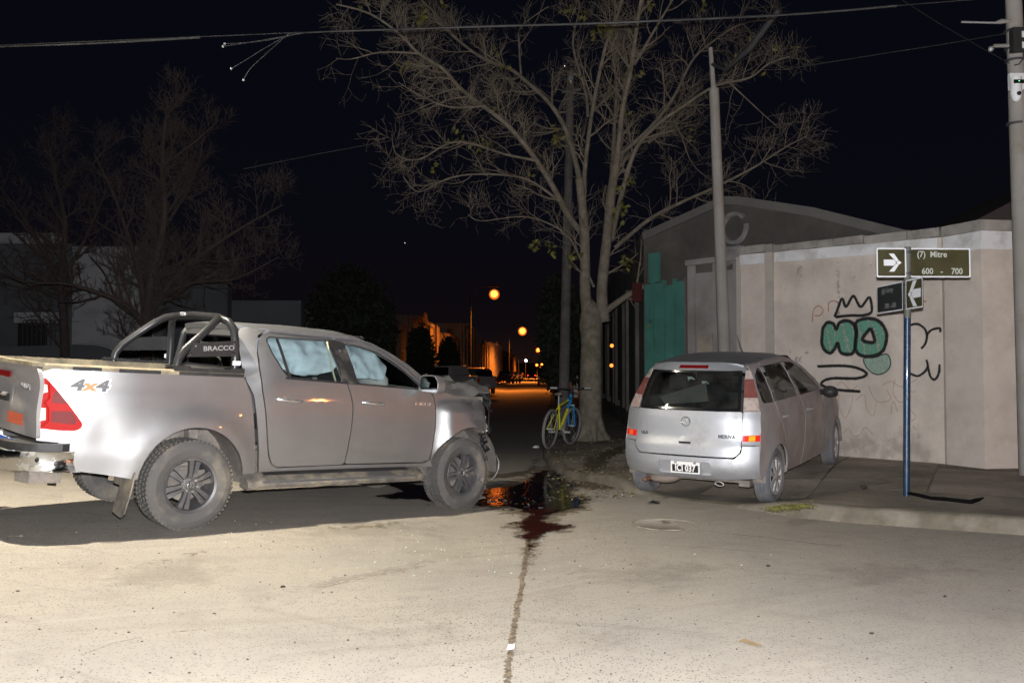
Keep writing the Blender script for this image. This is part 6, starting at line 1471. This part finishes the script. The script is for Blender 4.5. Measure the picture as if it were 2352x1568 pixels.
bt('down_tube', [(.47 * k, .30), (.86 * k, .76)], .024, M['byellow']); bt('top_tube', [(.30 * k, .70), (.86 * k, .82)], .020, M['byellow']); bt('seat_tube', [(.46 * k, .30), (.29 * k, .74)], .018, M['byellow'])
for s_ in (-.05, .05): bt('chain_stay', [(.0, .335, s_ * 1.3), (.46 * k, .30, s_ * .4)], .010, M['byellow']); bt('seat_stay', [(.0, .335, s_ * 1.3), (.31 * k, .68, s_ * .4)], .009, M['byellow'])
bt('head_tube', [(.84 * k, .90), (.89 * k, .74)], .027, M['bblue']); bt('frame_sleeve', [(.72 * k, .795), (.87 * k, .83)], .026, M['bblue']); bt('frame_sleeve', [(.75 * k, .64), (.87 * k, .78)], .028, M['bblue'])
for s_ in (-.055, .055): bt('fork_leg', [(.90 * k, .70, s_), (.95 * k, .55, s_), (wbase, .335, s_)], .019, M['bblue'])
bt('fork_crown', [(.90 * k, .70, -.07), (.90 * k, .70, .07)], .016, M['balu'])
bt('seat_post', [(.29 * k, .72), (.25 * k, .89)], .014, M['balu']); b = MB(); b.ball(bk(.23 * k, .91), (.08, .12, .03), 12, 8); b.build('saddle', M['dustplastic'], bike, 60)
bt('stem', [(.84 * k, .90), (.86 * k, .985)], .016, M['blackplastic']); bt('handlebar', [(.82 * k, 1.0, .34), (.86 * k, .99, .10), (.86 * k, .99, -.10), (.82 * k, 1.0, -.34)], .013, M['blackplastic'])
for s_ in (-1, 1): bt('grip', [(.825 * k, 1.0, s_ * .25), (.815 * k, 1.0, s_ * .37)], .020, M['balu']); bt('pedal', [(.46 * k, .26, s_ * .09), (.46 * k, .26, s_ * .19)], .022, M['balu'])
b = MB(); b.lathe([(.075, -.004), (.09, 0), (.075, .004)], 20, Matrix.Translation(bk(.46 * k, .30, -.05)) @ Matrix.Rotation(math.atan2(ax.y, ax.x), 4, 'Z')); b.build('chainring', M['balu'], bike)
bt('crank', [(.46 * k, .26, -.09), (.46 * k, .30, -.06), (.46 * k, .34, .06), (.46 * k, .26, .09)], .010, M['balu'])
# ------------------------------------------------------------------ dim house on the left
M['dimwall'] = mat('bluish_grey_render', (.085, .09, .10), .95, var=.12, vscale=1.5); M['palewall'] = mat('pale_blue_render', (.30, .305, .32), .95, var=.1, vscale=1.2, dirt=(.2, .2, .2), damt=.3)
hl = empty('house', (at(100, 0, 25).x, 25, .3), label='dim low house with a barred window behind the bare trees', cat='house'); ho = hl.location.copy()
def hbox(u0, u1, v0, v1, Y, dep, name, m, parent=hl):
    a = at(u0, v0, Y) - ho; c_ = at(u1, v1, Y) - ho; b = MB(); b.box(((a.x + c_.x) / 2, a.y + dep / 2, (a.z + c_.z) / 2), (c_.x - a.x, dep, a.z - c_.z)); return b.build(name, m, parent)
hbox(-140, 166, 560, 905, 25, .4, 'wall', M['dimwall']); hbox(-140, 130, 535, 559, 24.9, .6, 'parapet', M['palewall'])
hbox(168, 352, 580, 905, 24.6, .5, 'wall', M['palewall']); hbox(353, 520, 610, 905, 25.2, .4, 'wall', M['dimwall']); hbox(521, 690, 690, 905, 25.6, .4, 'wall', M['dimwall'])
hbox(166, 354, 566, 579, 24.5, .6, 'cornice', M['palewall'])
hbox(32, 140, 717, 741, 24.93, .06, 'lintel', M['palewall'])
wn_ = hbox(41, 106, 741, 850, 24.98, .03, 'window', M['gap'])
# wrought iron grille: uprights each ending in a scroll
for i in range(9):
    u = 52 + i * 10.6; P = []
    P += [at(u + (6 if i > 5 else 0) * (i - 5) * .35, 850, 24.55) - ho, at(u, 752, 24.6) - ho]
    b = MB(); b.tube(P, .013, 5)
    sp = [(u + 5.4 - 5.4 * math.cos(t) * (1 - t / 9), 742 - 9 * math.sin(t) * (1 - t / 9)) for t in [k * .45 for k in range(13)]]
    b.tube([at(u, 752, 24.6) - ho] + [at(x, y, 24.6) - ho for x, y in sp], .013, 5); b.build('grille_bar', M['darkmetal'], wn_, 60)
# front garden wall that steps down in a curve
gw = empty('garden_wall', (at(235, 0, 23.9).x, 23.9, .3), label='low dark garden wall with a curved top before the pale house front', cat='wall'); go = gw.location.copy()
cv = [(-140, 800), (170, 791), (208, 793), (232, 797), (256, 806), (276, 818), (292, 829), (306, 835), (380, 838), (380, 910), (-140, 910)]
b = MB(); b.prism([((at(u, v, 23.9) - go).x, (at(u, v, 23.9) - go).z) for u, v in cv], lambda u, v, d: (u, d, v), 0, .22); b.build('wall', M['dimwall'], gw)
cp = [at(u, v - 1, 23.9) - go for u, v in cv[1:8]]; b = MB(); b.tube([p + Vector((0, .1, .02)) for p in smooth_path(cp, 4)], .05, 6, flat=.6); b.build('coping', M['palewall'], gw)

# ------------------------------------------------------------------ far street: lamps, houses, parked vehicles
LAMPS = [(1135, 675, 74, 1300), (1200, 760, 140, 2400), (1237, 804, 225, 3600), (1242.5, 815, 290, 0), (1233, 838, 330, 0), (1246, 839, 400, 6000), (1252, 843, 450, 0)]
M['halo'] = mat('amber_halo_glow', (.6, .2, .05), .4, emit=(1.0, .20, .018), estr=.75)
M['polesilh'] = mat('silhouette_pole', (.010, .009, .008), .9)  # night shade put into the colour keeps poles dark beside their lamps
M['bulb'] = mat('sodium_bulb', (1, .6, .25), .4, emit=(1.0, .17, .018), estr=11)
proto = None
for i, (u, v, Y, pw) in enumerate(LAMPS):
    p = at(u, v, Y); r_ = .26 * Y / 74 if i < 2 else .22 * Y / 90
    r_ = [.66, 1.05, 1.1, 1.0, .9, 2.2, 1.5][i]
    xb = -6.6 + .044 * Y
    lab = ['nearest orange street lamp, glowing highest over the far street', 'second orange street lamp, lower and farther along the street', 'third orange street lamp, small, just above the street end', 'small orange lamp right below the third one', 'faint small orange lamp above the far traffic', 'bright orange lamp low at the end of the street', 'tiny orange lamp rightmost at the end of the street'][i]
    ro = empty('street_lamp', (xb, Y, .2), label=lab, cat='street lamp', group='orange street lamps down the street'); o0 = ro.location.copy()
    b = MB(); b.ball(p - o0, r_ * .42, 12, 8); b.build('bulb', M['bulb'], ro, 60)
    b = MB(); b.ball(p - o0 + Vector((0, r_ * .6, .0)), r_ * .64, 14, 10); b.build('halo_ball', M['halo'], ro, 60)  # glowing ball added behind the bulb as its orange halo
    b = MB(); q = p + Vector((0, 0, r_ * .86 + .06)); b.box(q - o0, (.5 + r_ * .5, .3, .10)); b.build('lamp_head', M['polesilh'], ro)
    b = MB(); b.tube([(0, 0, 0), (0, 0, q.z - .8), Vector((.5, 0, q.z - .3)), q - o0], [.09, .06, .04, .04], 6); b.build('pole', M['polesilh'], ro, 60)
    if pw:
        lo = lamp('sodium_light', p - Vector((0, 0, r_ * .5 + 1.0)), pw * 3.8, (1.0, .27, .035), 1.0, 168.5, .30)
w_ = at(1208, 828, 150); ro = empty('street_lamp', (w_.x - 1.2, 150, .2), label='small bluish white lamp low over the street', cat='street lamp'); b = MB(); b.ball(w_ - ro.location, .19, 10, 8); b.build('bulb', mat('cold_bulb', (.7, .9, 1), .4, emit=(.55, .85, 1.0), estr=30), ro, 60); b = MB(); b.tube([(0, 0, 0), (0, 0, w_.z - .1), w_ - ro.location], [.08, .05, .04], 6); b.build('pole', M['darkmetal'], ro)
# a lamp on a side pole down the crossing street, out of the frame, seen mirrored in the pickup's doors
ol = empty('street_lamp', (30.5, 1.2, 0), label='orange street lamp down the crossing street to the right', cat='street lamp'); b = MB(); b.ball((-.9, 0, 4.75), .22, 12, 8); b.build('bulb', mat('sodium_bulb_bright', (1, .6, .25), .4, emit=(1.0, .30, .05), estr=110), ol, 60); b = MB(); b.tube([(0, 0, 0), (0, 0, 4.5), (-.5, 0, 5.05), (-.95, 0, 5.05)], [.09, .06, .05, .04], 8); b.build('pole', M['darkmetal'], ol)
lamp('sodium_light', (29.6, 1.2, 4.3), 1500, (1.0, .30, .06), .3)
# the lamp that lights the crossing, hung on a span wire above the frame
hg_ = empty('hanging_lamp', (LAMP[0], LAMP[1], LAMP[2]), label='pale yellow lamp hung above the crossing', cat='street lamp'); b = MB(); b.lathe([(.0, .22), (.08, .20), (.22, .02), (.24, .0)], 20, Matrix.Rotation(R(90), 4, 'X')); b.build('shade', M['darkmetal'], hg_, 60); b = MB(); b.ball((0, 0, -.05), .085, 10, 8); b.build('bulb', mat('warm_bulb', (1, .9, .7), .4, emit=(1, .86, .6), estr=40), hg_, 60)
# houses along the left side of the far street
M['far1'] = mat('ochre_house_render', (.36, .27, .19), .95, var=.15, vscale=.8); M['far2'] = mat('cream_house_render', (.42, .36, .28), .95, var=.12, vscale=.7); M['far3'] = mat('brown_house_render', (.20, .15, .12), .95, var=.2, vscale=.8)
fx = lambda Y: -9.6 + .044 * Y
HS = [(44, 60, 4.2, 'far3', 'brown low house behind the dark evergreen on the far street'), (61, 78, 5.0, 'far3', 'brown house behind the parked pale pickup'), (80, 95, 4.6, 'far3', 'dark brown house between two orange lit houses'), (97, 118, 6.4, 'far2', 'tall cream house with pillars lit bright orange'), (121, 140, 5.2, 'far1', 'narrow ochre house under the second street lamp'), (145, 175, 6.0, 'far2', 'cream house far down the street on the left'), (180, 240, 5.5, 'far3', 'last brown house far down the street on the left')]
def street_house(Y0, Y1, H, mk, label, xf, sd):
    r = empty('house', (xf(Y0), Y0, .3), label=label, cat='house', group='houses along the far street'); o0 = r.location.copy()
    b = MB(); P = [(xf(Y0), Y0), (xf(Y1), Y1), (xf(Y1) + 7 * sd, Y1), (xf(Y0) + 7 * sd, Y0)]
    b.prism([(x - o0.x, y - o0.y) for x, y in P], lambda u, v, d: (u, v, d), -.4, H); b.build('wall', M[mk], r)
    n_ = max(2, int((Y1 - Y0) / 4))
    for i in range(n_):
        y = Y0 + (i + .5) * (Y1 - Y0) / n_; x = xf(y) - o0.x - sd * .03
        dr = i % 3 == 1
        b = MB(); b.box((x, y - o0.y, 1.2 if dr else 1.7), (.08, 1.0 if dr else 1.3, 2.4 if dr else 1.5)); q = b.build('door' if dr else 'window', M['gap'], r)
        b = MB(); b.box((x - sd * .05, y - o0.y, 2.5), (.14, 1.7, .14)); b.box((x - sd * .05, y - o0.y, .85 if not dr else .08), (.14, 1.6, .10)); b.build('frame', M['far2'], q)
        b = MB(); b.box((x - sd * .08, Y0 + i * (Y1 - Y0) / n_ + .25 - o0.y, H / 2), (.22, .35, H)); b.build('pilaster', M[mk], r)
    b = MB(); b.box((xf((Y0 + Y1) / 2) - o0.x - sd * .12, (Y1 - Y0) / 2, H - .15), (.3, Y1 - Y0 - .1, .25)); b.build('cornice', M[mk], r)
    b = MB(); ym = (Y0 + Y1) / 2 - o0.y; b.prism([(ym - 1.5, H + .001), (ym + 1.5, H + .001), (ym + .8, H + .7), (ym - .8, H + .7)], lambda u, v, d: (xf(Y0) - o0.x + .044 * u + sd * (.05 + d), u, v), 0, .3); b.build('parapet', M[mk], r)
for h in HS: street_house(*h, fx, -1)
for h in ((57, 80, 4.6, 'far3', 'dark house beyond the green shuttered building'), (84, 120, 5.2, 'far1', 'ochre house far along the right pavement'), (125, 220, 5.0, 'far3', 'long dark row house at the far right end of the street')): street_house(*h, lambda Y: 1.7 + .044 * Y, 1)
eb = empty('house', (16, 480, 0), label='dark building closing the end of the street', cat='house'); b = MB(); b.box((0, 0, 3), (60, 8, 6)); b.build('wall', M['far3'], eb); b = MB(); b.box((0, 0, 6.2), (60.4, 8.4, .4)); b.build('roof', M['gap'], eb)
evergreen(930, 1005, 742, 52, 15, 'small leafy tree tinted orange right of the dark rounded evergreen', 3500, 'leafy_tree')
evergreen(1000, 1062, 770, 60, 16, 'dark leafy tree behind the parked pale pickup', 3000, 'leafy_tree')
# gate posts with lanterns
def post(u, v0, v1, Y, m, label):
    p = at(u, v1, Y); z0 = .25; r = empty('gate_post', (p.x, Y, z0), label=label, cat='post'); zt = at(u, v0, Y).z - z0
    b = MB(); b.box((0, 0, zt / 2), (.22, .22, zt)); b.build('shaft', m, r); b = MB(); b.box((0, 0, zt + .04), (.32, .32, .08)); b.build('cap', m, r)
    b = MB(); b.ball((0, 0, zt + .22), .12, 8, 6); b.build('globe', M['platewhite'], r, 60)
post(997, 828, 850, 62, mat('white_post', (.80, .78, .72), .8), 'small white gate post left of the parked pale pickup')
post(1312, 838, 862, 44, M['decalorange'], 'orange post between the two dim poles behind the bicycle')  # shaft and cap in one flat orange
post(1321, 812, 835, 44, M['platewhite'], 'white topped post just left of the tree trunk')

def simple_car(name, label, loc, yaw, L_, Wd, prof, win, m, cat='car', lit=False, wheels=(.8, -.85), group='vehicles along the far street'):
    """prof: side outline (x,z); win: glass outline on the side"""
    r = empty(name, loc, (0, 0, yaw), label=label, cat=cat, group=group)
    b = MB(); n_ = len(prof); zmax = max(z for x, z in prof); lean = lambda z: Wd / 2 * (1 - .22 * max(0, (z - .95) / (zmax - .95)))
    b.add([(x, lean(z), z) for x, z in prof] + [(x, -lean(z), z) for x, z in prof], [tuple(range(n_)), tuple(range(2 * n_ - 1, n_ - 1, -1))] + [(i, (i + 1) % n_, n_ + (i + 1) % n_, n_ + i) for i in range(n_)])
    body = b.build('body', m, r, 20); mod = body.modifiers.new('b', 'BEVEL'); mod.width = .06; mod.segments = 2
    for s_ in (-1, 1):
        b = MB(); b.add([(x, s_ * (lean(z) + .012), z) for x, z in win], [tuple(range(len(win)))]); b.build('side_window', M['blackgloss'], r, 0)
    xr_ = min(x for x, z in prof); zt = zmax
    b = MB(); b.box((xr_ + .02 + .18, 0, 1.25), (.05, Wd * .72, .38), Matrix.Rotation(R(18), 3, 'Y')); b.build('rear_window', M['blackgloss'], r)
    b = MB(); b.box((xr_ - .02, 0, .62), (.03, .4, .13)); b.build('number_plate', M['platewhite'], r)
    tl_m = mat('lit_tail_lamp', (.8, .02, .02), .3, emit=(1, .03, .01), estr=6) if lit else M['redrefl']
    for s_ in (-1, 1):
        b = MB(); b.box((xr_ - .01, s_ * Wd * .42, .90), (.05, .14, .22)); b.build('tail_light', tl_m, r)
        b = MB(); b.box((max(x for x, z in prof) - .03, s_ * Wd * .38, .70), (.06, .26, .16)); b.build('headlight', M['clear'], r)
    for x in wheels:
        for s_ in (-1, 1):
            w = empty('wheel', (x * L_ / 2 * .72 if abs(x) < 1.01 else x, s_ * (Wd / 2 - .11), .34), parent=r)
            b = MB(); b.lathe([(.20, -.1), (.33, -.1), (.34, -.06), (.34, .06), (.33, .1), (.20, .1)], 20); b.build('tyre', M['tread'], w)
            b = MB(); b.lathe([(0, -.085 * -s_), (.20, -.08 * -s_), (.21, 0)], 16); b.build('rim', M['rimlight'], w)
    return r
SUVP = [(-2.2, .35), (2.2, .35), (2.25, .75), (2.1, .98), (1.2, 1.08), (.5, 1.62), (-1.5, 1.70), (-2.1, 1.62), (-2.28, 1.0)]
SUVW = [(.95, 1.10), (.45, 1.54), (-1.5, 1.58), (-1.95, 1.5), (-2.0, 1.12)]
PUP = [(-2.6, .45), (2.5, .45), (2.55, .85), (2.4, 1.05), (1.35, 1.12), (.75, 1.70), (-.45, 1.72), (-.62, 1.15), (-2.62, 1.12)]
PUW = [(1.1, 1.16), (.66, 1.60), (-.35, 1.62), (-.42, 1.18)]
SED = [(-2.1, .3), (2.1, .3), (2.15, .68), (1.3, .88), (.6, 1.36), (-.9, 1.40), (-1.6, .98), (-2.15, .92)]
SEW = [(1.05, .92), (.5, 1.28), (-.85, 1.30), (-1.35, .98)]
M['carwhite'] = mat('dusty_white_paint', (.55, .52, .48), .5, .1, coat=.3); M['cargrey'] = mat('dark_grey_paint', (.10, .10, .105), .4, .4, coat=.4); M['carpale'] = mat('pale_grey_paint', (.38, .36, .34), .45, .3, coat=.3)
q = at(1040, 880, 52); simple_car('parked_pickup', 'pale parked pickup seen side on beyond the bonnet of the crashed one', (q.x, 52, road_z(q.x)), R(140), 5.1, 1.75, PUP, PUW, M['carwhite'], 'pickup truck')
q = at(1098, 880, 58); simple_car('parked_car', 'dark grey tall car with a lit red tail lamp beside the pale pickup', (q.x, 58, road_z(q.x) ), R(84), 4.4, 1.8, SUVP, SUVW, M['cargrey'], lit=True)
q = at(1253, 862, 105); simple_car('parked_car', 'dark low car parked on the right far down the street', (q.x, 105, 0), R(87), 4.2, 1.75, SED, SEW, M['cargrey'])
q = at(1160, 862, 120); simple_car('parked_car', 'dark low car parked on the left far down the street', (q.x, 120, .2), R(88), 4.2, 1.75, SED, SEW, M['cargrey'])
q = at(1190, 862, 160); simple_car('parked_car', 'pale small car farther off on the left of the street', (q.x, 160, .2), R(88), 4.2, 1.75, SED, SEW, M['carpale'])
q = at(1221, 858, 190); simple_car('moving_car', 'tiny far car with both red tail lamps lit', (q.x, 190, 0), R(88), 4.2, 1.75, SED, SEW, M['cargrey'], lit=True)
# parked motorbikes, small, a row of them
for i in range(5):
    q = at(1150 + i * 11, 862, 100 + i * 3); r = empty('motorbike', (q.x, 100 + i * 3, .2), (0, 0, R(40 + 11 * i)), label=['leftmost', 'second from the left', 'middle', 'fourth from the left', 'rightmost'][i] + ' of the tiny motorbikes parked far down the street', cat='motorbike', group='motorbikes parked far down the street')
    b = MB(); b.tube([(-.5, 0, .7), (0, 0, .78), (.45, 0, .85), (.5, 0, 1.05)], [.12, .14, .10, .05], 6); b.build('body', M['cargrey'], r)
    for x in (-.6, .62):
        b = MB(); b.lathe([(.2, -.05), (.30, -.05), (.30, .05), (.2, .05)], 14, Matrix.Translation((x, 0, .3)), close=True); b.build('wheel', M['tread'], r)
    b = MB(); b.tube([(.5, -.3, 1.08), (.5, .3, 1.08)], .03, 5); b.build('handlebar', M['rimlight'], r)

# ------------------------------------------------------------------ small things on the ground
rg = random.Random(17)
M['moss'] = mat('yellow_moss', (.155, .145, .04), .95, var=.4, vscale=8)
mb = MB()
for k in range(1300):
    t = rg.random(); u = 1770 + t * 95 + rg.gauss(0, 9); v = 1178 - t * 12 + rg.gauss(0, 4); p = gnd(u, v, .10); z = pave_z(p.x, p.y) if kerb_d(p.x, p.y)[0] > .02 else road_z(p.x, p.y) + .1
    h = rg.uniform(.004, .014); a = rg.uniform(0, 6.28); d = Vector((math.cos(a), math.sin(a), 0)) * .010
    mb.add([(p.x - d.x, p.y - d.y, z), (p.x + d.x, p.y + d.y, z), (p.x + rg.gauss(0, .012), p.y + rg.gauss(0, .012), z + h)], [(0, 1, 2)])
finish(mb.build('moss_patch', M['moss'], None, 0, fix=False), 'yellow green moss growing over the kerb edge', 'moss', None, 'stuff')
mb = MB()   # weeds and leaf litter at the foot of the tree and in the gutter
for k in range(700):
    u = rg.uniform(1255, 1460); v = rg.uniform(1012, 1120); p = gnd(u, v, .12); d_, q_ = kerb_d(p.x, p.y); z = pave_z(p.x, p.y) + .014 if p.x > q_[0] else road_z(p.x, p.y) + .006
    a = rg.uniform(0, 6.28); s_ = rg.uniform(.012, .035); d = Vector((math.cos(a), math.sin(a), 0)) * s_; e_ = Vector((-d.y, d.x, 0)) * .5
    mb.add([(p.x - d.x, p.y - d.y, z), (p.x + e_.x, p.y + e_.y, z + rg.uniform(.004, .02)), (p.x + d.x, p.y + d.y, z + rg.uniform(0, .012)), (p.x - e_.x, p.y - e_.y, z)], [(0, 1, 2), (0, 2, 3)])
finish(mb.build('leaf_litter', mat('dry_litter', (.17, .14, .07), .95, var=.5, vscale=9), None, 0, fix=False), 'dry leaves and crumbs scattered on the corner pavement', 'leaf litter', None, 'stuff')
mb = MB()
for k in range(300):
    if k < 200: u = rg.gauss(930, 260); v = rg.gauss(1255, 42)
    else: u = rg.gauss(1400, 90); v = rg.gauss(1125, 16)
    if v < 1195 - (u - 900) * .02 and k < 200: continue
    p = gnd(u, v, .0); z = road_z(p.x, p.y); s_ = rg.uniform(.002, .0055); mb.box((p.x, p.y, z + s_ * .5), (s_ * 2, s_ * 1.4, s_), Matrix.Rotation(rg.uniform(0, 3), 3, (rg.random(), rg.random(), 1)))
finish(mb.build('glass_crumbs', mat('greenish_glass_crumb', (.42, .52, .49), .15, spec=.8), None, 0, fix=False), 'tiny crumbs of broken safety glass scattered on the road', 'broken glass', None, 'stuff')
mb = MB()
for k in range(600):
    u = rg.uniform(-100, 2450); v = 1190 + 480 * rg.random() ** 1.5; p = gnd(u, v, 0)
    if p.x > 2.0 and kerb_d(p.x, p.y)[0] < .3: continue
    z = road_z(p.x, p.y); s_ = rg.uniform(.002, .007); mb.box((p.x, p.y, z + s_ * .3), (s_ * rg.uniform(1, 2.5), s_ * 1.4, s_), Matrix.Rotation(rg.uniform(0, 3), 3, (rg.random() * .3, rg.random() * .3, 1)))
finish(mb.build('grit', mat('dark_grit', (.12, .10, .08), .95, var=.5, vscale=30), None, 0, fix=False), 'dark grit and small stones strewn over the concrete', 'grit', None, 'stuff')
def stone(u, v, s_, m, name, label, cat, z=None):
    p = gnd(u, v, .0 if z is None else z); b = MB(); b.ball((0, 0, 0), (s_, s_ * .75, s_ * .4), 9, 6, jit=.22); o = b.build(name, m, None, 60); o.location = (p.x, p.y, (road_z(p.x, p.y) if z is None else pave_z(p.x, p.y) + .01) + s_ * .3); o.rotation_euler.z = rg.uniform(0, 3)
    finish(o, label, cat)
M['clod'] = mat('brown_clod', (.20, .15, .09), .95, var=.3, vscale=20); M['dkclod'] = mat('dark_clod', (.03, .025, .02), .9); M['scrap'] = mat('white_scrap', (.75, .74, .72), .7)
b = MB(); p = gnd(1724, 1478, 0); b.add([(-.07, -.02, .004), (-.02, -.035, .012), (.05, -.02, .006), (.07, .01, .012), (.0, .03, .008), (-.05, .02, .016)], [(0, 1, 5), (1, 2, 4), (1, 4, 5), (2, 3, 4)]); o = b.build('dry_leaf', mat('dry_brown_leaf', (.30, .22, .12), .8), None, 0, fix=False); o.location = (p.x, p.y, road_z(p.x, p.y) + .004); o.rotation_euler.z = -.9; finish(o, 'curled dry brown leaf alone on the right foreground concrete', 'leaf')
stone(1984, 1125, .05, M['dkclod'], 'dark_clod', 'small dark clod on the pavement between car and sign post', 'clod', .16)
stone(2002, 1455, .014, M['dkclod'], 'dark_clod', 'dark flat clod in the right foreground of the road', 'clod')
stone(1764, 1300, .018, M['dkclod'], 'dark_clod', 'tiny dark clod on the road below the minivan', 'clod')
stone(2170, 1430 - 60, .014, M['dkclod'], 'dark_clod', 'dark crumb on the road at the far right', 'clod')
stone(650, 1354, .018, M['dkclod'], 'dark_clod', 'dark crumb on the bright road left of the joint', 'clod')
stone(1232, 1024, .07, M['scrap'], 'crumpled_bag', 'crumpled pale bag in the gutter by the bicycle wheel', 'litter')
b = MB(); p = gnd(1172, 1492, -.05); b.add([(-.02, -.05, .01), (.02, -.045, .014), (.025, .03, .02), (-.012, .05, .012)], [(0, 1, 2), (0, 2, 3)]); o = b.build('paper_scrap', M['scrap'], None, 0, fix=False); o.location = (p.x, p.y, road_z(p.x, p.y) + .005); finish(o, 'small white paper scrap stuck in the joint of the road', 'litter')
mb = MB()
for k in range(60):
    u = rg.gauss(1150, 75); v = rg.gauss(1148, 16); p = gnd(u, v, -.03); s_ = rg.uniform(.006, .028); mb.box((p.x, p.y, road_z(p.x, p.y) + .012), (s_ * 2.2, s_ * 1.2, s_ * .35), Matrix.Rotation(rg.uniform(0, 3), 3, (rg.random() * .4, rg.random() * .4, 1)))
finish(mb.build('plastic_debris', M['crumple'], None, 0, fix=False), 'black plastic splinters strewn round the crushed front wheel', 'debris', None, 'stuff')
# manhole with a mossy ring
p = gnd(1528, 1204, 0); mh = empty('manhole_cover', (p.x, p.y, road_z(p.x, p.y) + .004), label='round mossy manhole cover flush in the road before the minivan', cat='manhole cover')
b = MB(); b.lathe([(0, .003), (.285, .003), (.29, 0)], 36, Matrix.Rotation(R(-90), 4, 'X')); b.build('lid', mat('cement_lid', (.375, .345, .30), .95, var=.1, vscale=6, dirt=(.2, .18, .12), damt=.25, dscale=7), mh)
b = MB(); b.lathe([(.292, .0), (.295, .005), (.315, .005), (.318, 0)], 36, Matrix.Rotation(R(-90), 4, 'X')); b.build('ring', mat('mossy_ring', (.29, .26, .20), .95, var=.6, vscale=7), mh)

for u, v, r_, lab in ((1297, 152, .9, 'bright star seen through the crown of the big tree'), (930, 558, .6, 'faint star low in the dark sky left of the big tree')):
    q = at(u, v, 1500); b = MB(); b.ball((0, 0, 0), r_, 8, 6); o = b.build('star', mat('starlight', (1, 1, 1), .5, emit=(1, 1, .9), estr=1.5), None, 60); o.location = q; finish(o, lab, 'star')
